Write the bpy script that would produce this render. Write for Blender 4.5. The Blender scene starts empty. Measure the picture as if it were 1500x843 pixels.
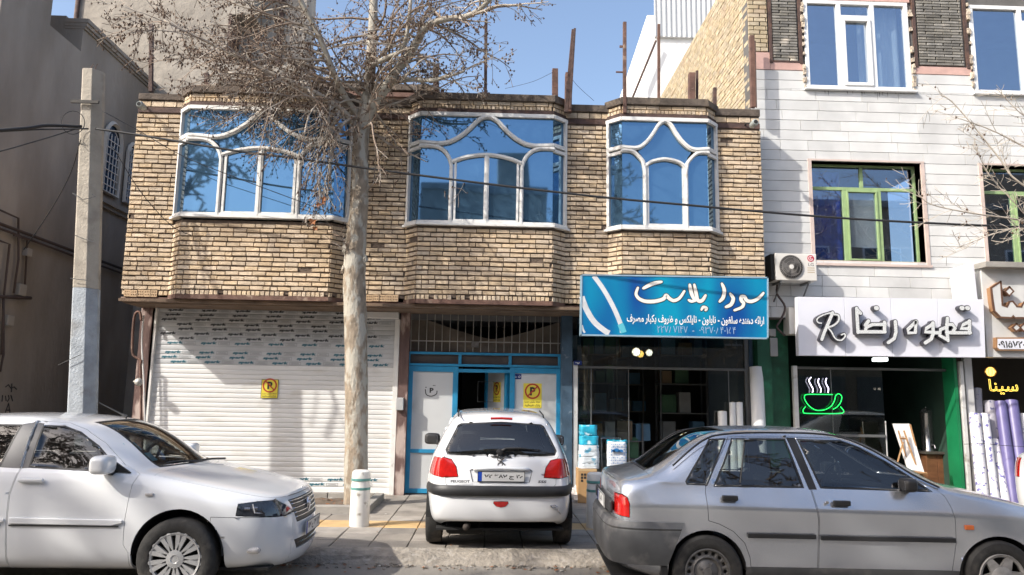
import bpy, bmesh, math, random
from mathutils import Vector, Matrix
random.seed(7)
sc = bpy.context.scene
# ------------------------------------------------------------ camera
F = 1100.0; PITCH = math.radians(8.48); YAW = math.radians(1.7); RHO = .0165; H = 1.62
cp, sp, cy, sy = math.cos(PITCH), math.sin(PITCH), math.cos(YAW), math.sin(YAW)
FW = Vector((cp*sy, cp*cy, sp)); R0 = Vector((cy, -sy, 0)); U0 = Vector((-sp*sy, -sp*cy, cp))
RR = R0*math.cos(RHO) + U0*math.sin(RHO); UU = U0*math.cos(RHO) - R0*math.sin(RHO)
cam = bpy.data.objects.new('camera', bpy.data.cameras.new('camera'))
sc.collection.objects.link(cam); sc.camera = cam
m = Matrix.Identity(4)
for i in range(3):
    m[i][0], m[i][1], m[i][2] = RR[i], UU[i], -FW[i]
m[2][3] = H
cam.matrix_world = m
cam.data.lens = 36*F/1500; cam.data.sensor_width = 36; cam.data.clip_end = 3000; cam.data.clip_start = .05
# ------------------------------------------------------------ light
LD = Vector((1.15, .68, -1.0)).normalized()          # the way the sunlight travels
w = bpy.data.worlds.new('World'); sc.world = w; w.use_nodes = True
nt = w.node_tree
sky = nt.nodes.new('ShaderNodeTexSky'); sky.sky_type = 'NISHITA'; sky.sun_disc = False
sky.sun_elevation = math.asin(-LD.z); sky.sun_rotation = math.atan2(-LD.x, -LD.y)
sky.air_density = 1.0; sky.dust_density = 3.5; sky.ozone_density = 1.2
bg = nt.nodes['Background']; bg.inputs['Strength'].default_value = .15
nt.links.new(sky.outputs[0], bg.inputs['Color'])
sun = bpy.data.objects.new('sun', bpy.data.lights.new('sun', 'SUN'))
sun.data.energy = 2.8; sun.data.angle = math.radians(.55); sun.data.color = (1, .95, .87)
sun.rotation_euler = LD.to_track_quat('-Z', 'Y').to_euler(); sun.location = (-20, -12, 18)
sc.collection.objects.link(sun)
sc.view_settings.view_transform = 'Standard'; sc.view_settings.look = 'None'
sc.view_settings.gamma = 1; sc.view_settings.exposure = .92
sc.cycles.max_bounces = 8; sc.cycles.transparent_max_bounces = 16
sc.cycles.caustics_reflective = False; sc.cycles.caustics_refractive = False
# ------------------------------------------------------------ measuring: where a sight line meets a real plane
def ray(px, py):
    return FW + RR*((px-750)/F) + UU*((421.5-py)/F)
def P(px, py, Y):                # point of the vertical plane y = Y
    d = ray(px, py); t = Y/d.y; return (d.x*t, H+d.z*t)
def G(px, py, z=0.0):            # point of the level plane z
    d = ray(px, py); t = (z-H)/d.z; return (d.x*t, d.y*t)
def S(px, py, X):                # point of the plane x = X  -> (y, z)
    d = ray(px, py); t = X/d.x; return (d.y*t, H+d.z*t)
def tr(l, o, s, Y):              # points traced in an enlargement
    return [P(o[0]+a/s, o[1]+b/s, Y) for a, b in l]
# ------------------------------------------------------------ materials
MT = {}
def mat(name, col, rough=.6, metal=0., var=.12, scale=3., bump=0., bscale=60., island=0., rnd=0., spec=.5, coat=0., spots=None, spotscale=2., spotlo=.55, spothi=.7, emit=None, es=0., alpha=None, streak=1., local=False):
    if name in MT: return MT[name]
    M = bpy.data.materials.new(name); M.use_nodes = True; MT[name] = M
    n = M.node_tree.nodes; l = M.node_tree.links; b = n['Principled BSDF']
    b.inputs['Roughness'].default_value = rough; b.inputs['Metallic'].default_value = metal
    b.inputs['Specular IOR Level'].default_value = spec
    b.inputs['Coat Weight'].default_value = coat; b.inputs['Coat Roughness'].default_value = .04
    if local:
        g = n.new('ShaderNodeTexCoord'); pos = g.outputs['Object']
    else:
        g = n.new('ShaderNodeNewGeometry'); pos = g.outputs['Position']
    mp = n.new('ShaderNodeMapping'); mp.inputs['Scale'].default_value = (1, 1, 1/streak); l.new(pos, mp.inputs[0])
    def noise(sc_, det=5.):
        t = n.new('ShaderNodeTexNoise'); t.inputs['Scale'].default_value = sc_; t.inputs['Detail'].default_value = det
        l.new(mp.outputs[0], t.inputs['Vector']); return t
    def mix(fac, a, bb):
        x = n.new('ShaderNodeMix'); x.data_type = 'RGBA'
        for s_, v in ((0, fac), (6, a), (7, bb)):
            if hasattr(v, 'links'): l.new(v, x.inputs[s_])
            elif s_ == 0: x.inputs[0].default_value = v
            else: x.inputs[s_].default_value = (*v, 1)
        return x.outputs[2]
    lo = tuple(max(0, c*(1-var)) for c in col); hi = tuple(min(1, c*(1+var)) for c in col)
    out = col
    if var > 0:
        t = noise(scale); r = n.new('ShaderNodeMapRange'); r.inputs[1].default_value = .3; r.inputs[2].default_value = .7
        l.new(t.outputs[0], r.inputs[0]); out = mix(r.outputs[0], lo, hi)
    if spots:
        t = noise(spotscale, 8.); r = n.new('ShaderNodeMapRange'); r.inputs[1].default_value = spotlo; r.inputs[2].default_value = spothi
        l.new(t.outputs[0], r.inputs[0]); out = mix(r.outputs[0], out, spots)
    if island > 0 or rnd > 0:
        gg = n.new('ShaderNodeNewGeometry'); oi = n.new('ShaderNodeObjectInfo')
        a = n.new('ShaderNodeMath'); a.operation = 'ADD'
        l.new(gg.outputs['Random Per Island'], a.inputs[0]); l.new(oi.outputs['Random'], a.inputs[1])
        fr = n.new('ShaderNodeMath'); fr.operation = 'FRACT'; l.new(a.outputs[0], fr.inputs[0])
        k = max(island, rnd); h = n.new('ShaderNodeHueSaturation')
        r = n.new('ShaderNodeMapRange'); r.inputs[3].default_value = 1-k; r.inputs[4].default_value = 1+k
        l.new(fr.outputs[0], r.inputs[0]); l.new(r.outputs[0], h.inputs['Value'])
        r2 = n.new('ShaderNodeMath'); r2.operation = 'MULTIPLY_ADD'; r2.inputs[1].default_value = 7.13; r2.inputs[2].default_value = .3
        l.new(fr.outputs[0], r2.inputs[0]); f2 = n.new('ShaderNodeMath'); f2.operation = 'FRACT'; l.new(r2.outputs[0], f2.inputs[0])
        r3 = n.new('ShaderNodeMapRange'); r3.inputs[3].default_value = 1-k*.9; r3.inputs[4].default_value = 1+k*.9
        l.new(f2.outputs[0], r3.inputs[0]); l.new(r3.outputs[0], h.inputs['Saturation'])
        if hasattr(out, 'links'): l.new(out, h.inputs['Color'])
        else: h.inputs['Color'].default_value = (*out, 1)
        out = h.outputs[0]
    if hasattr(out, 'links'): l.new(out, b.inputs['Base Color'])
    else: b.inputs['Base Color'].default_value = (*out, 1)
    if bump > 0:
        t = noise(bscale, 6.); bp = n.new('ShaderNodeBump'); bp.inputs['Strength'].default_value = bump; bp.inputs['Distance'].default_value = .02
        l.new(t.outputs[0], bp.inputs['Height']); l.new(bp.outputs[0], b.inputs['Normal'])
    if emit:
        b.inputs['Emission Color'].default_value = (*emit, 1); b.inputs['Emission Strength'].default_value = es
    return M
def glass(name, tint=(.8, .85, .85), refl=1.0, dirt=.03):
    if name in MT: return MT[name]
    M = bpy.data.materials.new(name); M.use_nodes = True; MT[name] = M
    n = M.node_tree.nodes; l = M.node_tree.links; n.remove(n['Principled BSDF'])
    t = n.new('ShaderNodeBsdfTransparent'); t.inputs[0].default_value = (*tint, 1)
    g = n.new('ShaderNodeBsdfGlossy'); g.inputs['Roughness'].default_value = .02; g.inputs[0].default_value = (refl, refl, refl, 1)
    d = n.new('ShaderNodeBsdfDiffuse'); d.inputs[0].default_value = (.35, .34, .32, 1)
    f = n.new('ShaderNodeFresnel'); f.inputs[0].default_value = 1.52
    m2 = n.new('ShaderNodeMath'); m2.operation = 'MULTIPLY_ADD'; m2.inputs[1].default_value = 1.5; m2.inputs[2].default_value = .02; m2.use_clamp = True
    l.new(f.outputs[0], m2.inputs[0])
    a = n.new('ShaderNodeMixShader'); a.inputs[0].default_value = dirt; l.new(t.outputs[0], a.inputs[1]); l.new(d.outputs[0], a.inputs[2])
    x = n.new('ShaderNodeMixShader'); l.new(m2.outputs[0], x.inputs[0]); l.new(a.outputs[0], x.inputs[1]); l.new(g.outputs[0], x.inputs[2])
    l.new(x.outputs[0], n['Material Output'].inputs[0]); return M
# ------------------------------------------------------------ objects
COL = sc.collection
def tag(o, label=None, cat=None, group=None, kind=None):
    if label: o['label'] = label
    if cat: o['category'] = cat
    if group: o['group'] = group
    if kind: o['kind'] = kind
    return o
def thing(name, label, cat, loc=(0, 0, 0), rz=0., group=None):
    o = bpy.data.objects.new(name, None); COL.objects.link(o); o.location = loc; o.rotation_euler = (0, 0, rz)
    o.empty_display_size = .2; return tag(o, label, cat, group)
def root_of(o):
    while o.parent: o = o.parent
    return o
class MB:
    def __init__(s): s.v = []; s.f = []; s.m = []
    def add(s, vs, fs, mi=0):
        k = len(s.v); s.v += [tuple(p) for p in vs]
        for f in fs: s.f.append(tuple(i+k for i in f)); s.m.append(mi)
        return s
    def box(s, x0, x1, y0, y1, z0, z1, mi=0, T=None, j=0.):
        vs = [Vector((x, y, z)) for z in (z0, z1) for y in (y0, y1) for x in (x0, x1)]
        if j: vs = [p+Vector((random.uniform(-j, j), random.uniform(-j, j), random.uniform(-j, j))) for p in vs]
        if T: vs = [T @ p for p in vs]
        return s.add(vs, [(0, 2, 3, 1), (4, 5, 7, 6), (0, 1, 5, 4), (1, 3, 7, 5), (3, 2, 6, 7), (2, 0, 4, 6)], mi)
    def bbox(s, x0, x1, y0, y1, z0, z1, b=.004, mi=0, T=None):      # box with its four front (-y) edges chamfered
        o = [(x0, z0), (x1, z0), (x1, z1), (x0, z1)]; i = [(x0+b, z0+b), (x1-b, z0+b), (x1-b, z1-b), (x0+b, z1-b)]
        vs = [(x, y1, z) for x, z in o] + [(x, y0+b, z) for x, z in o] + [(x, y0, z) for x, z in i]
        vs = [Vector(p) for p in vs]
        if T: vs = [T @ p for p in vs]
        fs = [(0, 3, 2, 1), (8, 9, 10, 11)] + [(k, (k+1) % 4, 4+(k+1) % 4, 4+k) for k in range(4)] + [(4+k, 4+(k+1) % 4, 8+(k+1) % 4, 8+k) for k in range(4)]
        return s.add(vs, fs, mi)
    def prism(s, poly, y0, y1, mi=0, ax='y', T=None):               # polygon (x,z) between y0 and y1
        n = len(poly)
        a = sum(poly[i][0]*poly[(i+1) % n][1]-poly[(i+1) % n][0]*poly[i][1] for i in range(n))
        if a < 0: poly = poly[::-1]
        if ax == 'y': mk = lambda p, q: Vector((p[0], q, p[1]))
        elif ax == 'x': mk = lambda p, q: Vector((q, p[0], p[1]))
        else: mk = lambda p, q: Vector((p[0], p[1], q))
        vs = [mk(p, y0) for p in poly] + [mk(p, y1) for p in poly]
        if T: vs = [T @ p for p in vs]
        fs = [tuple(range(n)), tuple(range(2*n-1, n-1, -1))] + [(i, i+n, (i+1) % n+n, (i+1) % n) for i in range(n)]
        return s.add(vs, fs, mi)
    def tube(s, pts, r, seg=6, mi=0, cap=True, closed=False):
        pts = [Vector(p) for p in pts]; n = len(pts)
        rs = r if isinstance(r, (list, tuple)) else [r]*n
        k0 = len(s.v); up = Vector((.13, .27, .95))
        for i, p in enumerate(pts):
            if closed: t = pts[(i+1) % n]-pts[i-1]
            else: t = pts[min(i+1, n-1)]-pts[max(i-1, 0)]
            if t.length < 1e-9: t = Vector((0, 0, 1))
            t.normalize(); a = t.cross(up)
            if a.length < .2: a = t.cross(Vector((1, 0, 0)))
            a.normalize(); b = t.cross(a)
            for k in range(seg):
                th = 2*math.pi*k/seg; s.v.append(tuple(p+(a*math.cos(th)+b*math.sin(th))*rs[i]))
        for i in range(n if closed else n-1):
            q = (i+1) % n
            for k in range(seg):
                k2 = (k+1) % seg
                s.f.append((k0+i*seg+k, k0+i*seg+k2, k0+q*seg+k2, k0+q*seg+k)); s.m.append(mi)
        if cap and not closed and seg > 3:
            s.f.append(tuple(k0+k for k in range(seg))[::-1]); s.m.append(mi)
            s.f.append(tuple(k0+(n-1)*seg+k for k in range(seg))); s.m.append(mi)
        return s
    def lathe(s, prof, c=(0, 0, 0), seg=24, mi=0, ax='z', a0=0., a1=2*math.pi):   # prof: (radius, height)
        full = abs(a1-a0-2*math.pi) < 1e-6; n = seg if full else seg+1; k0 = len(s.v)
        for r, h in prof:
            for k in range(n):
                th = a0+(a1-a0)*k/seg; x, y = r*math.cos(th), r*math.sin(th)
                p = {'z': (x, y, h), 'y': (x, h, y), 'x': (h, x, y)}[ax]
                s.v.append((c[0]+p[0], c[1]+p[1], c[2]+p[2]))
        for i in range(len(prof)-1):
            for k in range(seg):
                k2 = (k+1) % n
                s.f.append((k0+i*n+k, k0+i*n+k2, k0+(i+1)*n+k2, k0+(i+1)*n+k)); s.m.append(mi)
        return s
    def stroke(s, pts, wd, y0, y1, mi=0, caps=True):                # ribbon in the x-z plane with round ends
        n = len(pts); L = []; Rt = []
        ws = wd if isinstance(wd, (list, tuple)) else [wd]*n
        for i in range(n):
            a = pts[max(i-1, 0)]; b = pts[min(i+1, n-1)]
            dx, dz = b[0]-a[0], b[1]-a[1]; q = math.hypot(dx, dz) or 1; nx, nz = -dz/q, dx/q; h = ws[i]/2
            L.append((pts[i][0]+nx*h, pts[i][1]+nz*h)); Rt.append((pts[i][0]-nx*h, pts[i][1]-nz*h))
        def cap(p, a, h):
            return [(p[0]+h*math.cos(a+t), p[1]+h*math.sin(a+t)) for t in (-1.05, -.52, 0, .52, 1.05)]
        poly = Rt[:]
        a1 = math.atan2(pts[-1][1]-pts[-2][1], pts[-1][0]-pts[-2][0]); a0 = math.atan2(pts[0][1]-pts[1][1], pts[0][0]-pts[1][0])
        k0 = len(s.v)
        vs = []
        for y in (y0, y1):
            vs += [(p[0], y, p[1]) for p in L] + [(p[0], y, p[1]) for p in Rt]
        fs = []
        for i in range(n-1):
            fs += [(i, n+i, n+i+1, i+1), (2*n+i, 2*n+i+1, 3*n+i+1, 3*n+i), (i, i+1, 2*n+i+1, 2*n+i), (n+i, 3*n+i, 3*n+i+1, n+i+1)]
        s.add(vs, fs, mi)
        if caps:
            for p, a, h, q0, q1 in ((pts[-1], a1, ws[-1]/2, Rt[-1], L[-1]), (pts[0], a0, ws[0]/2, L[0], Rt[0])):
                s.prism([q0]+cap(p, a, h)+[q1], y0, y1, mi)
        else:
            s.add([vs[0], vs[n], vs[3*n], vs[2*n]], [(0, 1, 2, 3)], mi); s.add([vs[n-1], vs[2*n-1], vs[4*n-1], vs[3*n-1]], [(0, 3, 2, 1)], mi)
        return s
    def build(s, name, mats, parent=None, smooth=False, label=None, kind=None, rel=True, fix=False, bev=0.):
        me = bpy.data.meshes.new(name); off = Vector((0, 0, 0))
        if parent and rel: off = root_of(parent).location
        me.from_pydata([(x-off.x, y-off.y, z-off.z) for x, y, z in s.v], [], s.f)
        if not isinstance(mats, (list, tuple)): mats = [mats]
        for q in mats: me.materials.append(q)
        if len(mats) > 1: me.polygons.foreach_set('material_index', s.m)
        if smooth: me.polygons.foreach_set('use_smooth', [True]*len(me.polygons))
        me.update()
        if fix:
            b = bmesh.new(); b.from_mesh(me); bmesh.ops.recalc_face_normals(b, faces=b.faces); b.to_mesh(me); b.free()
        if smooth == 'auto': me.shade_smooth(); me.set_sharp_from_angle(angle=math.radians(38))
        o = bpy.data.objects.new(name, me); COL.objects.link(o); o.parent = parent
        if bev:
            md = o.modifiers.new('b', 'BEVEL'); md.width = bev; md.segments = 2; md.limit_method = 'ANGLE'
        if label: o['label'] = label
        if kind: o['kind'] = kind
        return o
def split_build(s, name, mats, parent=None, **kw):      # every separate piece becomes an object of its own
    par = list(range(len(s.v)))
    def fd(a):
        while par[a] != a: par[a] = par[par[a]]; a = par[a]
        return a
    for f in s.f:
        for q in f[1:]: par[fd(q)] = fd(f[0])
    gr = {}
    for f, mi in zip(s.f, s.m): gr.setdefault(fd(f[0]), []).append((f, mi))
    out = []
    for fs in gr.values():
        ids = sorted({q for f, _ in fs for q in f}); mp = {q: i for i, q in enumerate(ids)}; b = MB()
        b.v = [s.v[q] for q in ids]; b.f = [tuple(mp[q] for q in f) for f, _ in fs]; b.m = [mi for _, mi in fs]; out.append(b.build(name, mats, parent, **kw))
    return out
MB.split_build = split_build
def inst(name, me, parent, loc, rot=(0, 0, 0), scale=(1, 1, 1)):
    o = bpy.data.objects.new(name, me); COL.objects.link(o); o.parent = parent
    off = root_of(parent).location if parent else Vector((0, 0, 0))
    o.location = Vector(loc)-off; o.rotation_euler = rot; o.scale = scale; return o
def smooth_pts(pts, k=6, closed=False):
    n = len(pts); out = []
    for i in range(n if closed else n-1):
        if closed: a, b, c, d = [Vector(pts[(i+q) % n]) for q in (-1, 0, 1, 2)]
        else: a, b, c, d = Vector(pts[max(i-1, 0)]), Vector(pts[i]), Vector(pts[i+1]), Vector(pts[min(i+2, n-1)])
        for q in range(k):
            t = q/k
            out.append(tuple(.5*((2*b)+(c-a)*t+(2*a-5*b+4*c-d)*t*t+(3*b-a-3*c+d)*t**3)))
    if not closed: out.append(tuple(pts[-1]))
    return out
# ------------------------------------------------------------ writing
_J = {'ا': (0xFE8D, 0xFE8E), 'د': (0xFEA9, 0xFEAA), 'ر': (0xFEAD, 0xFEAE), 'ز': (0xFEAF, 0xFEB0), 'و': (0xFEED, 0xFEEE)}
for c_, b_ in (('ب', 0xFE8F), ('ت', 0xFE95), ('س', 0xFEB1), ('ص', 0xFEB9), ('ض', 0xFEBD), ('ظ', 0xFEC5), ('ط', 0xFEC1), ('ف', 0xFED1), ('ق', 0xFED5), ('ل', 0xFEDD), ('م', 0xFEE1), ('ن', 0xFEE5), ('ه', 0xFEE9), ('پ', 0xFB56), ('ک', 0xFB8E), ('ی', 0xFBFC), ('ئ', 0xFE89), ('ع', 0xFEC9), ('ج', 0xFE9D)):
    _J[c_] = (b_, b_+1, b_+2, b_+3)
def shape(t):                    # letters joined and set from right to left
    out = ''
    for i, c in enumerate(t):
        if c not in _J: out += c; continue
        f = _J[c]; pj = i > 0 and t[i-1] in _J and len(_J[t[i-1]]) == 4; nj = len(f) == 4 and i+1 < len(t) and t[i+1] in _J
        out += chr(f[3] if pj and nj else f[1] if pj else f[2] if nj else f[0])
    out = out[::-1]; r = ''; num = ''
    for c in out:                # numbers keep their own order
        if c in '۰۱۲۳۴۵۶۷۸۹': num = c+num
        else: r += num+c; num = ''
    return r+num
_TC = {}
def text_mesh(t, ext=.0, res=2, bold=0.):
    k = (t, ext, res, bold)
    if k not in _TC:
        cu = bpy.data.curves.new('lettering', 'FONT'); cu.body = t; cu.size = 1; cu.resolution_u = res; cu.extrude = ext; cu.offset = bold
        o = bpy.data.objects.new('lettering', cu); COL.objects.link(o)
        me = bpy.data.meshes.new_from_object(o.evaluated_get(bpy.context.evaluated_depsgraph_get()))
        bpy.data.objects.remove(o); bpy.data.curves.remove(cu)
        me.name = 'lettering'; me.materials.clear()
        vs = [v.co for v in me.vertices]
        _TC[k] = (me, (min(v.x for v in vs), max(v.x for v in vs), min(v.y for v in vs), max(v.y for v in vs)))
    return _TC[k]
def text_into(mb, t, x0, x1, z0, z1, y, mi=0, ext=.0, res=2, bold=0., T=None, shear=0.):   # text filling a box in the x-z plane at depth y
    me, (a, b, c, d) = text_mesh(t, 0, res, bold)
    sx = (x1-x0)/(b-a); sz = (z1-z0)/(d-c)
    vs = [Vector((x0+(v.co.x-a)*sx+shear*(v.co.y-c)*sz, y, z0+(v.co.y-c)*sz)) for v in me.vertices]
    if T: vs = [T @ p for p in vs]
    mb.add(vs, [tuple(p.vertices) for p in me.polygons], mi)
# ============================================================ ground
YS, YO, YB, YW = 12.3, 11.6, 11.4, 12.1      # shop fronts, overhanging wall, bays, marble wall
asphalt = mat('asphalt', (.24, .22, .19), .92, var=.18, scale=1.2, bump=.5, bscale=90, spots=(.16, .145, .13), spotscale=.7)
pav_m = mat('paving', (.27, .245, .215), .9, var=.2, scale=3.5, bump=.4, bscale=50, rnd=.16, spots=(.15, .135, .12), spotscale=1.5, spotlo=.52, spothi=.75)
yel_m = mat('yellow_paving', (.50, .34, .165), .85, var=.16, scale=3, bump=.25, bscale=70, rnd=.1, spots=(.4, .29, .17), spotscale=2.2)
kerb_m = mat('rough_concrete', (.27, .24, .20), .95, var=.25, scale=8, bump=1.0, bscale=28, spots=(.34, .31, .27), spotscale=13, spotlo=.52, spothi=.66)
conc = mat('concrete', (.30, .285, .26), .9, var=.15, scale=3, bump=.4, bscale=40)
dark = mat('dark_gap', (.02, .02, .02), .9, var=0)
soil = mat('soil', (.13, .10, .075), .95, var=.3, scale=14, bump=1, bscale=30)
def grid_sheet(name, m, x0, x1, y0, y1, z, nx, ny, amp, kind='structure'):
    vs = [(x0+(x1-x0)*i/nx, y0+(y1-y0)*j/ny, z+random.uniform(-amp, amp)) for j in range(ny+1) for i in range(nx+1)]
    fs = [(j*(nx+1)+i, j*(nx+1)+i+1, (j+1)*(nx+1)+i+1, (j+1)*(nx+1)+i) for j in range(ny) for i in range(nx)]
    b = MB(); b.add(vs, fs); return b.build(name, m, kind=kind, smooth=True)
grid_sheet('ground', mat('dusty_ground', (.25, .22, .18), .95, var=.15, scale=.3), -600, 600, -600, 600, -.02, 4, 4, 0)
grid_sheet('road', asphalt, -60, 60, -1.0, 7.95, 0, 60, 12, .003)
pb = MB(); pb.box(-40, 40, 8.02, 30, -.3, .078); pb.box(-40, 40, -9.2, -1.0, -.3, .12)
pavement = pb.build('pavement', mat('pavement_bed', (.13, .12, .105), .95, var=.2, scale=5, bump=.4), kind='structure')
tb = MB(); tb.bbox(-.198, .198, 0, .03, -.198, .198, b=.006)
# pavers seen from above: a flat chamfered block, top at z = 0
def paver_mesh(w_, d_, m_, nm):
    b = MB(); e = .006; h_ = .03
    o = [(-w_, -d_), (w_, -d_), (w_, d_), (-w_, d_)]
    b.add([(x, y, -h_) for x, y in o]+[(x, y, -e) for x, y in o]+[(x*(1-e/w_), y*(1-e/d_), 0) for x, y in o],
          [(8, 9, 10, 11)]+[(k, (k+1) % 4, 4+(k+1) % 4, 4+k) for k in range(4)]+[(4+k, 4+(k+1) % 4, 8+(k+1) % 4, 8+k) for k in range(4)])
    me = bpy.data.meshes.new(nm); me.from_pydata(b.v, [], b.f); me.materials.append(m_); me.update(); return me
grey_pv = paver_mesh(.196, .196, pav_m, 'paving_tile'); yel_pv = paver_mesh(.196, .246, yel_m, 'yellow_tile')
rows = [(8.24, 0), (8.64, 0), (9.04, 0), (9.49, 1), (9.94, 0), (10.34, 0), (10.74, 0), (11.14, 0), (11.54, 0), (11.94, 0), (12.34, 0)]
for y, yl in rows:
    for i in range(27):
        x = -6.2+.4*i+random.uniform(-.002, .002)
        if -3.75 < x < -1.62 and 10.5 < y < 11.7: continue
        inst('yellow_tile' if yl else 'paving_tile', yel_pv if yl else grey_pv, pavement, (x, y, .1+random.uniform(-.003, .003)), (random.uniform(-.006, .006), random.uniform(-.006, .006), random.uniform(-.004, .004)))
b = MB()
for yy in [r[0] for r in rows]:
    for i in range(40):
        for x in (-6.6-.4*i, 4.6+.4*i):
            hw = .246 if yy == 9.49 else .196
            b.box(x-.196, x+.196, yy-hw, yy+hw, .07, .1+random.uniform(-.003, .003))
b.build('paving_beyond', pav_m, pavement, kind='stuff')
# broken kerb: a rough concrete slope between pavement and road
nx, prof = 260, [(7.66, -.03), (7.70, .012), (7.74, .045), (7.78, .07), (7.86, .095), (7.95, .104), (8.0, .106), (8.045, .103), (8.05, .05)]
vs = []
from mathutils import noise as mnoise
for i in range(nx+1):
    x = -9+18*i/nx
    for k, (y, z) in enumerate(prof):
        n1 = mnoise.noise(Vector((x*2.3, k*.4, 1))); n2 = mnoise.noise(Vector((x*9, k*1.3, 5))); n3 = mnoise.noise(Vector((x*24, k*3.1, 9)))
        vs.append((x, y+(n1*.035+n2*.018+n3*.008)*(k < 6), z+(n2*.016+n3*.009)*(0 < k < 7) - .012*(k in (2, 3))*(n1 > .15)))
np_ = len(prof)
b = MB(); b.add(vs, [(i*np_+k, (i+1)*np_+k, (i+1)*np_+k+1, i*np_+k+1) for i in range(nx) for k in range(np_-1)])
for xx in (-9, 9): pass
b.build('kerb', kerb_m, kind='structure', smooth=False)
b = MB(); b.box(-40, -9, 7.75, 8.04, -.1, .1); b.box(9, 40, 7.75, 8.04, -.1, .1); b.box(-40, 40, -1.1, -.9, -.1, .13)
b.build('kerb_beyond', conc, kind='structure')
# planter round the plane tree
pl = thing('tree_planter', 'low concrete kerbed tree pit around the plane tree', 'tree pit', (-2.7, 11, .1))
def kerbstone(x0, x1, y0, y1, zt=.2):
    b = MB(); b.box(x0, x1, y0, y1, .06, zt, j=.006); o = b.build('kerb_stone', conc, pl, bev=.008)
for i in range(3): kerbstone(-3.75+.7*i+.004, -3.05+.7*i-.004, 10.24, 10.36)
kerbstone(-1.65, -1.53, 10.24, 10.95); kerbstone(-1.65, -1.53, 10.96, 11.7); kerbstone(-3.87, -3.76, 10.24, 11.7)
for i in range(3): kerbstone(-3.75+.7*i+.004, -3.05+.7*i-.004, 11.6, 11.72)
b = MB()
vs = [(-3.76+2.12*i/16, 10.36+1.25*j/10, .115+random.uniform(-.012, .02)) for j in range(11) for i in range(17)]
b.add(vs, [(j*17+i, j*17+i+1, (j+1)*17+i+1, (j+1)*17+i) for j in range(10) for i in range(16)]); b.build('soil', soil, pl, kind='stuff')

# ============================================================ brick building
brick_m = mat('tan_brick', (.585, .46, .32), .9, var=.17, scale=11, bump=.6, bscale=60, island=.15, rnd=.15, spots=(.27, .205, .15), spotscale=1.3, spotlo=.52, spothi=.78)
mortar_m = mat('dark_mortar', (.14, .105, .08), .95, var=.3, scale=12, bump=.8, bscale=40)
rust = mat('rusty_steel', (.075, .045, .038), .8, var=.35, scale=9, bump=.35, bscale=50, spots=(.14, .075, .05), spotscale=5)
rust2 = mat('brown_primer', (.13, .07, .052), .75, var=.35, scale=6, bump=.4, bscale=40, spots=(.28, .2, .15), spotscale=7, spotlo=.6, spothi=.7)
cap_m = mat('weathered_cap', (.10, .08, .065), .95, var=.35, scale=7, bump=.7, bscale=30, spots=(.22, .17, .12), spotscale=3)
render_m = mat('old_plaster', (.28, .23, .18), .95, var=.25, scale=5, bump=.6, bscale=25)
bld = thing('brick_building', 'two storey tan brick building with three overhanging blue glazed bays', 'building', (-.6, 11.6, .1))
PATH = [(-5.65, 11.6), (-4.93, 11.6), (-4.74, 11.4), (-2.46, 11.4), (-2.27, 11.6), (-1.32, 11.6), (-1.13, 11.4), (.95, 11.4), (1.16, 11.6), (1.86, 11.6), (2.05, 11.4), (3.41, 11.4), (3.6, 11.6), (4.34, 11.6)]
BAYS = {1, 2, 3, 5, 6, 7, 9, 10, 11}
ZB, ZSILL, ZWT, ZT = 3.2, 4.3, 6.07, 6.05
def seg(i):
    a, c = Vector(PATH[i]), Vector(PATH[i+1]); d = c-a; return a, d.normalized(), d.length
def wallslab(b, i, z0, z1, th=.22, out=0., mi=0, ext=0.):
    a, d, L = seg(i); n = Vector((d.y, -d.x)); T = Matrix(((d.x, -n.x, 0, a.x), (d.y, -n.y, 0, a.y), (0, 0, 1, 0), (0, 0, 0, 1)))
    b.box(-ext, L+ext, -out, th, z0, z1, mi, T)
b = MB()
for i in range(len(PATH)-1):
    if i in BAYS: wallslab(b, i, ZB-.06, ZSILL-.03)
    else: wallslab(b, i, ZB-.06, ZT)
b.box(-5.65, -5.43, 11.6+.22, 16.5, 3.1, 6.2); b.box(4.12, 4.34, 11.82, 16.5, 3.1, 6.2)
b.box(-5.65, 4.34, 16.5, 16.7, 0, 6.2)
wall = b.build('wall', mortar_m, bld)
bv = []
for q in range(8):
    t = MB(); L_ = .2
    t.bbox(0, 1, 0, .06, 0, .052+random.uniform(-.003, .002), b=.003)
    vs = [Vector(p) for p in t.v]; t.v = [(p.x, p.y+random.uniform(-.003, .003), p.z+random.uniform(-.003, .003)) for p in vs]
    me = bpy.data.meshes.new('brick'); me.from_pydata(t.v, [], t.f); me.materials.append(brick_m); me.update(); bv.append(me)
BR = []
def lay(i, z0, z1, x0=0., x1=None, pitch=.0745, bh=.0545):
    a, d, L = seg(i); n = Vector((d.y, -d.x)); x1 = L if x1 is None else x1
    r = 0; z = z0
    while z+bh <= z1+.01:
        x = x0 - (0 if r % 2 == 0 else .1) + random.uniform(-.02, .0)
        while x < x1-.012:
            ln = .205 if random.random() > .16 else .105
            ln += random.uniform(-.008, .008)
            e = min(x+ln-.013, x1-.002); s_ = max(x, x0)
            if e-s_ > .025 and random.random() > .006:
                pr = .022+random.uniform(-.007, .009)
                p = a+d*s_+n*pr
                BR.append((Vector((p.x, p.y, z+random.uniform(-.003, .003))), math.atan2(d.y, d.x)+random.uniform(-.012, .012), e-s_, random.uniform(-.012, .012)))
            x += ln
        z += pitch; r += 1
for i in range(13): lay(i, ZB, ZSILL-.05 if i in BAYS else ZT-.03)
BR.sort(key=lambda q: -(q[2] if 3.2 < q[0].z else 0)+abs(q[0].x)*.002)
one = [q for q in BR if q[2] > .15]; random.shuffle(one)
single = set(id(q) for q in one[:290])
mb = MB()
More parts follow.
